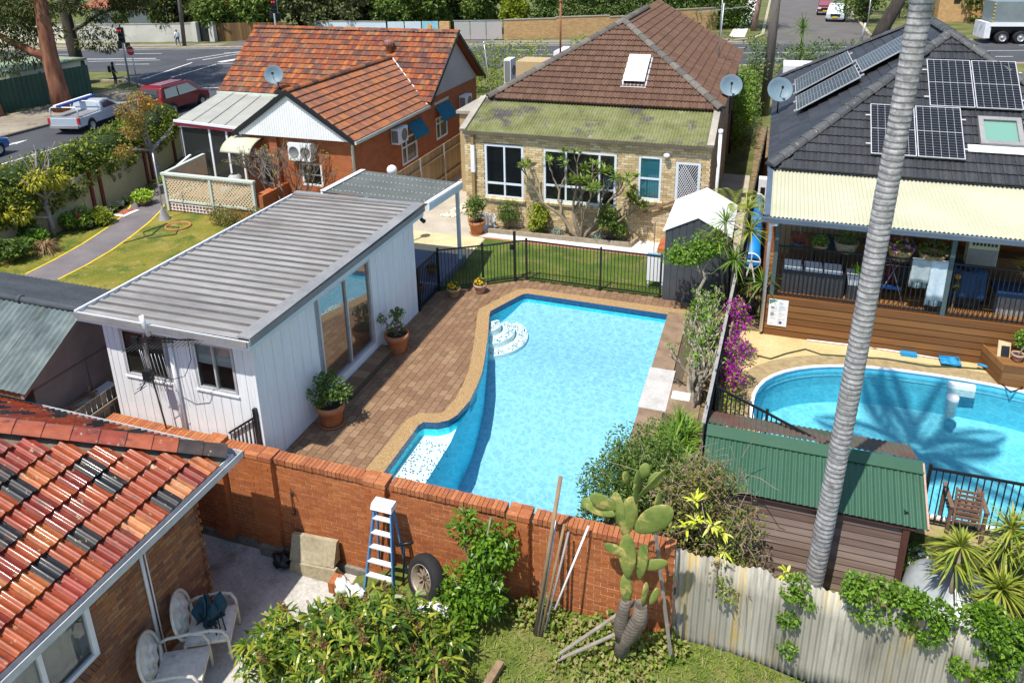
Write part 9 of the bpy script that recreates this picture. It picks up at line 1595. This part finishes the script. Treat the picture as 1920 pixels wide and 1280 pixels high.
# patio chairs
m_chair = mat('cream_tube', [(.62, .58, .48), (.7, .66, .56)], scale=5, rough=.5); m_cush = mat('stained_cushion', [(.62, .57, .47), (.76, .72, .65)], scale=5, rough=.95, var=.12, stain=[((.33, .24, .13), 4, .6, .72)])
def patio(label, x, y, ang, padded=True):
 t = thing('patio_chair', label, 'chair', (x, y, -1.74)); R = Matrix.Rotation(ang, 3, 'Z'); T = lambda v: Vector((x, y, -1.74))+R @ (Vector(v)*1.13)
 def put(mb, nm, m): mb.v = [tuple(T(v)) for v in mb.v]; return mb.build(nm, m, t)
 for s in (-1, 1): put(MB().tube([(s*.33, .34, 0), (s*.34, .33, .5), (s*.35, .27, .62), (s*.35, .1, .66), (s*.34, -.22, .64), (s*.31, -.36, .6)], .024, 8), 'arm_frame', m_chair); put(MB().tube([(s*.3, -.34, 0), (s*.3, -.3, .4)], .022, 8), 'rear_leg', m_chair)
 put(MB().tube([(.34*math.cos(a)*(1 if math.sin(a) > -.6 else .9), -.32-.16*(math.sin(a)+.6)*.5, .68+.36*math.sin(a)) for a in np.linspace(0, 2*math.pi, 25)], .026, 8, cap=False), 'back_hoop', m_chair)
 put(MB().sheet(lambda u, v: Vector((-.31+.62*u, .36-.66*v, .43+.06*math.sin(math.pi*u)**.4*math.sin(math.pi*v)**.4-.03*v)), 12, 12), 'seat_cushion', m_cush); put(MB().box(-.31, -.3, .36, .31, .36, .42), 'seat_base', m_cush)
 mb = MB()
 def bk(u, v):
  a = 2*math.pi*u; r = v; X, Z_ = r*.31*math.cos(a), r*.33*math.sin(a); return Vector((X, -.36-.14*(Z_+.2)+.09*(1-r**4)*(.55+.45*math.cos(X*28)*math.cos(Z_*26)), .68+Z_))
 put(mb.sheet(bk, 32, 10), 'back_cushion', m_cush); return t
patio('round backed patio chair with stained padded cushions at the bottom edge', -8.32, 7.0, math.radians(-62)); patio('round backed patio chair holding a folded camp chair', -8.42, 7.85, math.radians(-62))
fd = thing('camp_chair', 'folded navy camp chair with black legs lying on the patio chair seat', 'camp chair', (-8.45, 7.85, -1.3)); m_camp = mat('camp_navy', [(.015, .05, .075), (.025, .075, .1)], scale=6, rough=.8)
for k in range(5): a = R_.uniform(-.12, .12); MB().sheet(lambda u, v: Vector((-8.6+.05*k+.2*u+.05*math.sin(v*7+k), 7.72+.06*k+.14*math.sin(u*3+k), -1.22+.55*v*(.7+.3*math.sin(u*4+k)))), 8, 8).build('fabric_fold', m_camp, fd).modifiers.new('t', 'SOLIDIFY').thickness = .012
for k in range(6): MB().tube([(-8.5+.04*k, 7.75+.05*k, -.95), (-8.25+.05*k, 7.65+.06*(k % 3), -1.27)], .011, 6).build('leg', m_black, fd)
# planting along the pool and dark fence
sb_ = thing('pool_shrub', 'small leaved dark green shrub overhanging the near corner of the pool', 'shrub', (-1.6, 11.2, 0)); cl = subclumps((-1.45, 11.6, .75), (.8, 1.0, .7), 34, .32, 3)+subclumps((-2.25, 10.9, .6), (.45, .4, .6), 14, .22, 4); foliage('foliage', sb_, cl, 11000, .07, .03, l_dark, seed=3); mb = MB()
for k in range(8): mb.tube(wob((-1.4, 11.3, 0), (-1.5+R_.uniform(-1, .7), 11.4+R_.uniform(-.6, .8), R_.uniform(.6, 1.3)), 3, .08, R_), [.03, .025, .02, .01], 5)
mb.build('stems', m_twig, sb_, kind='stuff')
ag = thing('strap_leaf_plant', 'clump of arching strap leaved plants beside the pool edge slab', 'plant', (-1.05, 12.8, 0)); rosettes('blades', ag, [(np.array([-1.05+R_.uniform(-.3, .25), 12.0+.24*k, .05]), 55, .8, .042, 20, 80, .45) for k in range(9)], l_bright, seed=4)
vn = thing('vine_thicket', 'dry brown vine thicket with yellowing leaves over the end of the wall', 'vine', (-.4, 10.9, -.9)); mb = MB(); cl = subclumps((-.45, 10.9, .75), (.85, .6, 1.05), 50, .3, 3)+subclumps((.25, 10.6, .15), (.4, .35, .55), 16, .24, 5)
for k in range(420): c = cl[k % len(cl)]; a = Vector((c[0]+R_.gauss(0, .2), c[1]+R_.gauss(0, .15), c[2]+R_.gauss(0, .25))); mb.tube(wob(a, a+Vector((R_.gauss(0, .35), R_.gauss(0, .25), R_.gauss(-.1, .35))), 3, .09, R_), [.008, .007, .006, .004], 4, cap=False)
mb.build('stems', mat('dry_vine', [(.2, .15, .11), (.32, .26, .2)], scale=9, rough=.95), vn); foliage('leaves', vn, cl, 8500, .07, .035, leafmat('vine_leaf', [(.06, .1, .015), (.12, .17, .03), (.2, .2, .05), (.2, .14, .07)]), seed=6); rosettes('yellow_leaves', vn, [(np.array(p), 10, .22, .055, 0, 70, .4) for p in ((-.55, 10.35, 1.35), (-.25, 10.3, 1.0), (-.5, 10.3, 1.0), (-.1, 10.35, .85), (-.65, 10.4, .75), (-.05, 10.3, .55), (.95, 10.45, .25))], leafmat('croton_leaf', [(.6, .55, .05), (.7, .62, .2), (.45, .5, .04)]), seed=3)
for k, (x, z0, z1, lb) in enumerate(((1.15, -1.1, .55, 'strip of green creeper hanging down the middle of the iron fence'), (3.3, -.3, .65, 'bright green creeper spilling over the iron fence below the yuccas'), (4.3, -.9, .6, 'mass of bright creeper over the fence at the picture edge'), (2.2, .35, .75, 'low bright shrub tops showing above the iron fence'), (5.6, -1.2, .6, 'creeper covering the last fence sheets'), (-.1, -.2, .6, 'dry creeper strands over the left fence sheet'))):
 t = thing('creeper', lb, 'creeper', (x, 10.05, z0)); w_ = (.16, .75, .7, .5, .8, .2)[k]; n = int(26*w_+6); cl = [(x+R_.uniform(-w_, w_), 10.0+R_.uniform(-.06, .25), R_.uniform(z0, z1) if k in (0, 5) else z1-abs(R_.gauss(0, (z1-z0)*.45)), .15, .13, .13) for _ in range(n)]; foliage('leaves', t, cl, (1100, 3600, 4200, 1700, 3600, 300)[k], .065, .042, (l_bright, l_cit)[k in (1, 2, 4)] if k < 5 else l_weed, seed=20+k); MB().tube(wob((x, 10.07, z0), (x, 10.06, z1), 4, .04, R_), .012, 5).build('stem', m_twig, t)
yu = [((3.5, 11.3, .75), 70, .46), ((4.06, 11.0, .35), 80, .52), ((4.25, 11.7, .95), 55, .5), ((4.6, 11.5, 1.2), 50, .5), ((4.75, 11.0, .7), 60, .5)]
for k, (c, n, L) in enumerate(yu): t = thing('dracaena', ['spiky dracaena head just right of the grey tarpaulin', 'spiky dracaena head lowest at the right edge', 'dracaena behind the two nearest spiky heads', 'tall dracaena beside the slatted chair', 'dracaena at the very edge of the picture'][k], 'dracaena', (c[0], c[1], -.95)); MB().tube([(c[0], c[1], -.95), c], .045, 7).build('trunk', m_twig, t); rosettes('leaves', t, [(np.array(c), int(n*1.5), L, .04, -35, 85, .4), (np.array(c)-np.array([.05, .05, .3]), n, L*.85, .036, -40, 40, .4)], leafmat('dracaena_leaf', [(.1, .15, .02), (.19, .24, .03), (.3, .31, .05)]) if k == 0 else MATS['dracaena_leaf'], seed=30+k)
shrub('white flowering shrub at the corner of the timber shed', 3.05, 12.1, .4, 1.0, 900, l_bright, .06, .03, 50, -.95, flowers=(160, .035, m_white))
sp = thing('pruned_shrub', 'hard pruned frangipani of tangled pale stumps between pool and dark fence', 'shrub', (-1.0, 16.6, 0)); mb = MB(); tips = []
for k in range(20): limbs(mb, (-1.0+R_.uniform(-.15, .15), 14.9+.19*k, 0), (R_.uniform(-.25, .25), R_.uniform(-.2, .2), 1), .48, .055, 3, R_, .6, tips, 6, .25)
mb.build('branches', mat('pale_stump', [(.3, .26, .19), (.42, .38, .3)], scale=6, rough=.95, var=.15), sp); foliage('leaves', sp, [(*p, .12, .12, .12) for p, d in tips[::5]]+[(-1.25, 17.6, .9, .2, .5, .5)], 900, .09, .05, l_bright, seed=8)
bo = thing('bougainvillea', 'magenta bougainvillea climbing the dark timber fence', 'climber', (-.35, 16.2, 0)); cl = subclumps((-.28, 17.2, 1.15), (.25, .8, .5), 12, .22, 3)+subclumps((-.25, 15.8, .8), (.28, .9, .55), 16, .22, 4); foliage('bracts', bo, cl, 3000, .05, .045, mat('magenta_bract', [(.4, .015, .34), (.52, .03, .42), (.3, .015, .25)], 'leaf', rough=.7, trans=.3), seed=5); foliage('leaves', bo, cl+subclumps((-.2, 14.9, .45), (.2, .5, .4), 8, .2, 5), 1500, .07, .04, l_yel, seed=6); MB().tube(wob((-.4, 16.2, 0), (-.35, 16.8, 1.3), 4, .08, R_), .025, 6).build('stem', m_twig, bo)
ft = thing('small_tree', 'small bright leaved tree with pale twisted trunk before the grey metal shed', 'tree', (-1.25, 19.2, 0)); mb = MB(); mb.tube([(-1.2, 19.2, 0), (-1.3, 19.2, .5), (-1.35, 19.2, .85), (-1.2, 19.2, 1.25), (-1.35, 19.2, 1.6)], [.06, .055, .05, .045, .035], 7)
for e in ((-1.9, 19.2, 1.75), (-1.2, 19.2, 2.0), (-.95, 19.3, 1.4), (-1.6, 19.1, 2.0)): mb.tube(wob((-1.25, 19.2, 1.3), e, 3, .08, R_), [.035, .03, .02, .012], 6)
mb.build('trunk', MATS['pale_stump'], ft); foliage('crown', ft, subclumps((-1.85, 19.15, 1.85), (.5, .35, .3), 10, .2, 3)+subclumps((-1.25, 19.2, 2.15), (.55, .35, .28), 12, .2, 4)+[(-1.35, 19.1, .45, .14, .14, .35)], 2400, .085, .05, l_bright, seed=4)
for k, (c, b) in enumerate((((-.8, 19.3, 2.85), (-.55, 19.6)), ((-.15, 19.5, 2.6), (-.35, 19.7)), ((-.5, 19.2, 1.85), (-.5, 19.4)), ((-.95, 19.3, 2.35), (-.6, 19.5)), ((.27, 19.2, 1.3), (-.2, 19.5)), ((-.3, 19.9, 3.0), (-.4, 20.0)))): t = thing('cordyline', ['tallest', 'second tallest', 'lowest middle', 'left leaning', 'right leaning lowest', 'farthest'][k]+' spiky cordyline head above the dark fence end', 'cordyline', (*b, 0)); MB().tube([(*b, 0), ((b[0]+c[0])/2, (b[1]+c[1])/2+.05, c[2]*.55), c], [.05, .045, .035], 7).build('trunk', m_oldp, t); rosettes('leaves', t, [(np.array(c), 62, .62, .035, -30, 85, .35)], MATS['dracaena_leaf'] if k % 2 else l_bright, seed=60+k)
pm2 = thing('young_palm', 'young palm with arching yellow green fronds beside the blue pool cover', 'palm tree', (-.75, 23.0, 0)); MB().tube([(-.75, 23.0, 0), (-.7, 23, 1.9)], [.07, .05], 7).build('trunk', m_twig, pm2)
for k in range(7):
 az = k*.9+.3; h = np.array([math.cos(az)*.8, math.sin(az)*.8, .9]); ts_ = np.linspace(0, 1, 24); C = np.array([-.7, 23., 1.9])+h*1.25*ts_[:, None]-np.array([0, 0, 1.])*(.75*ts_**2)[:, None]; D = unit(np.gradient(C, axis=0)); S = unit(np.cross(D, np.array([0, 0, 1.]))); V, F = leafgeo(np.concatenate([C[3:]]*2), np.concatenate([unit(S[3:]*q+D[3:]*.6) for q in (1, -1)]), np.repeat([[0, 0, 1.]], 42, 0), .4, .03, .2); npobj('frond', V, F, l_yel, pm2)
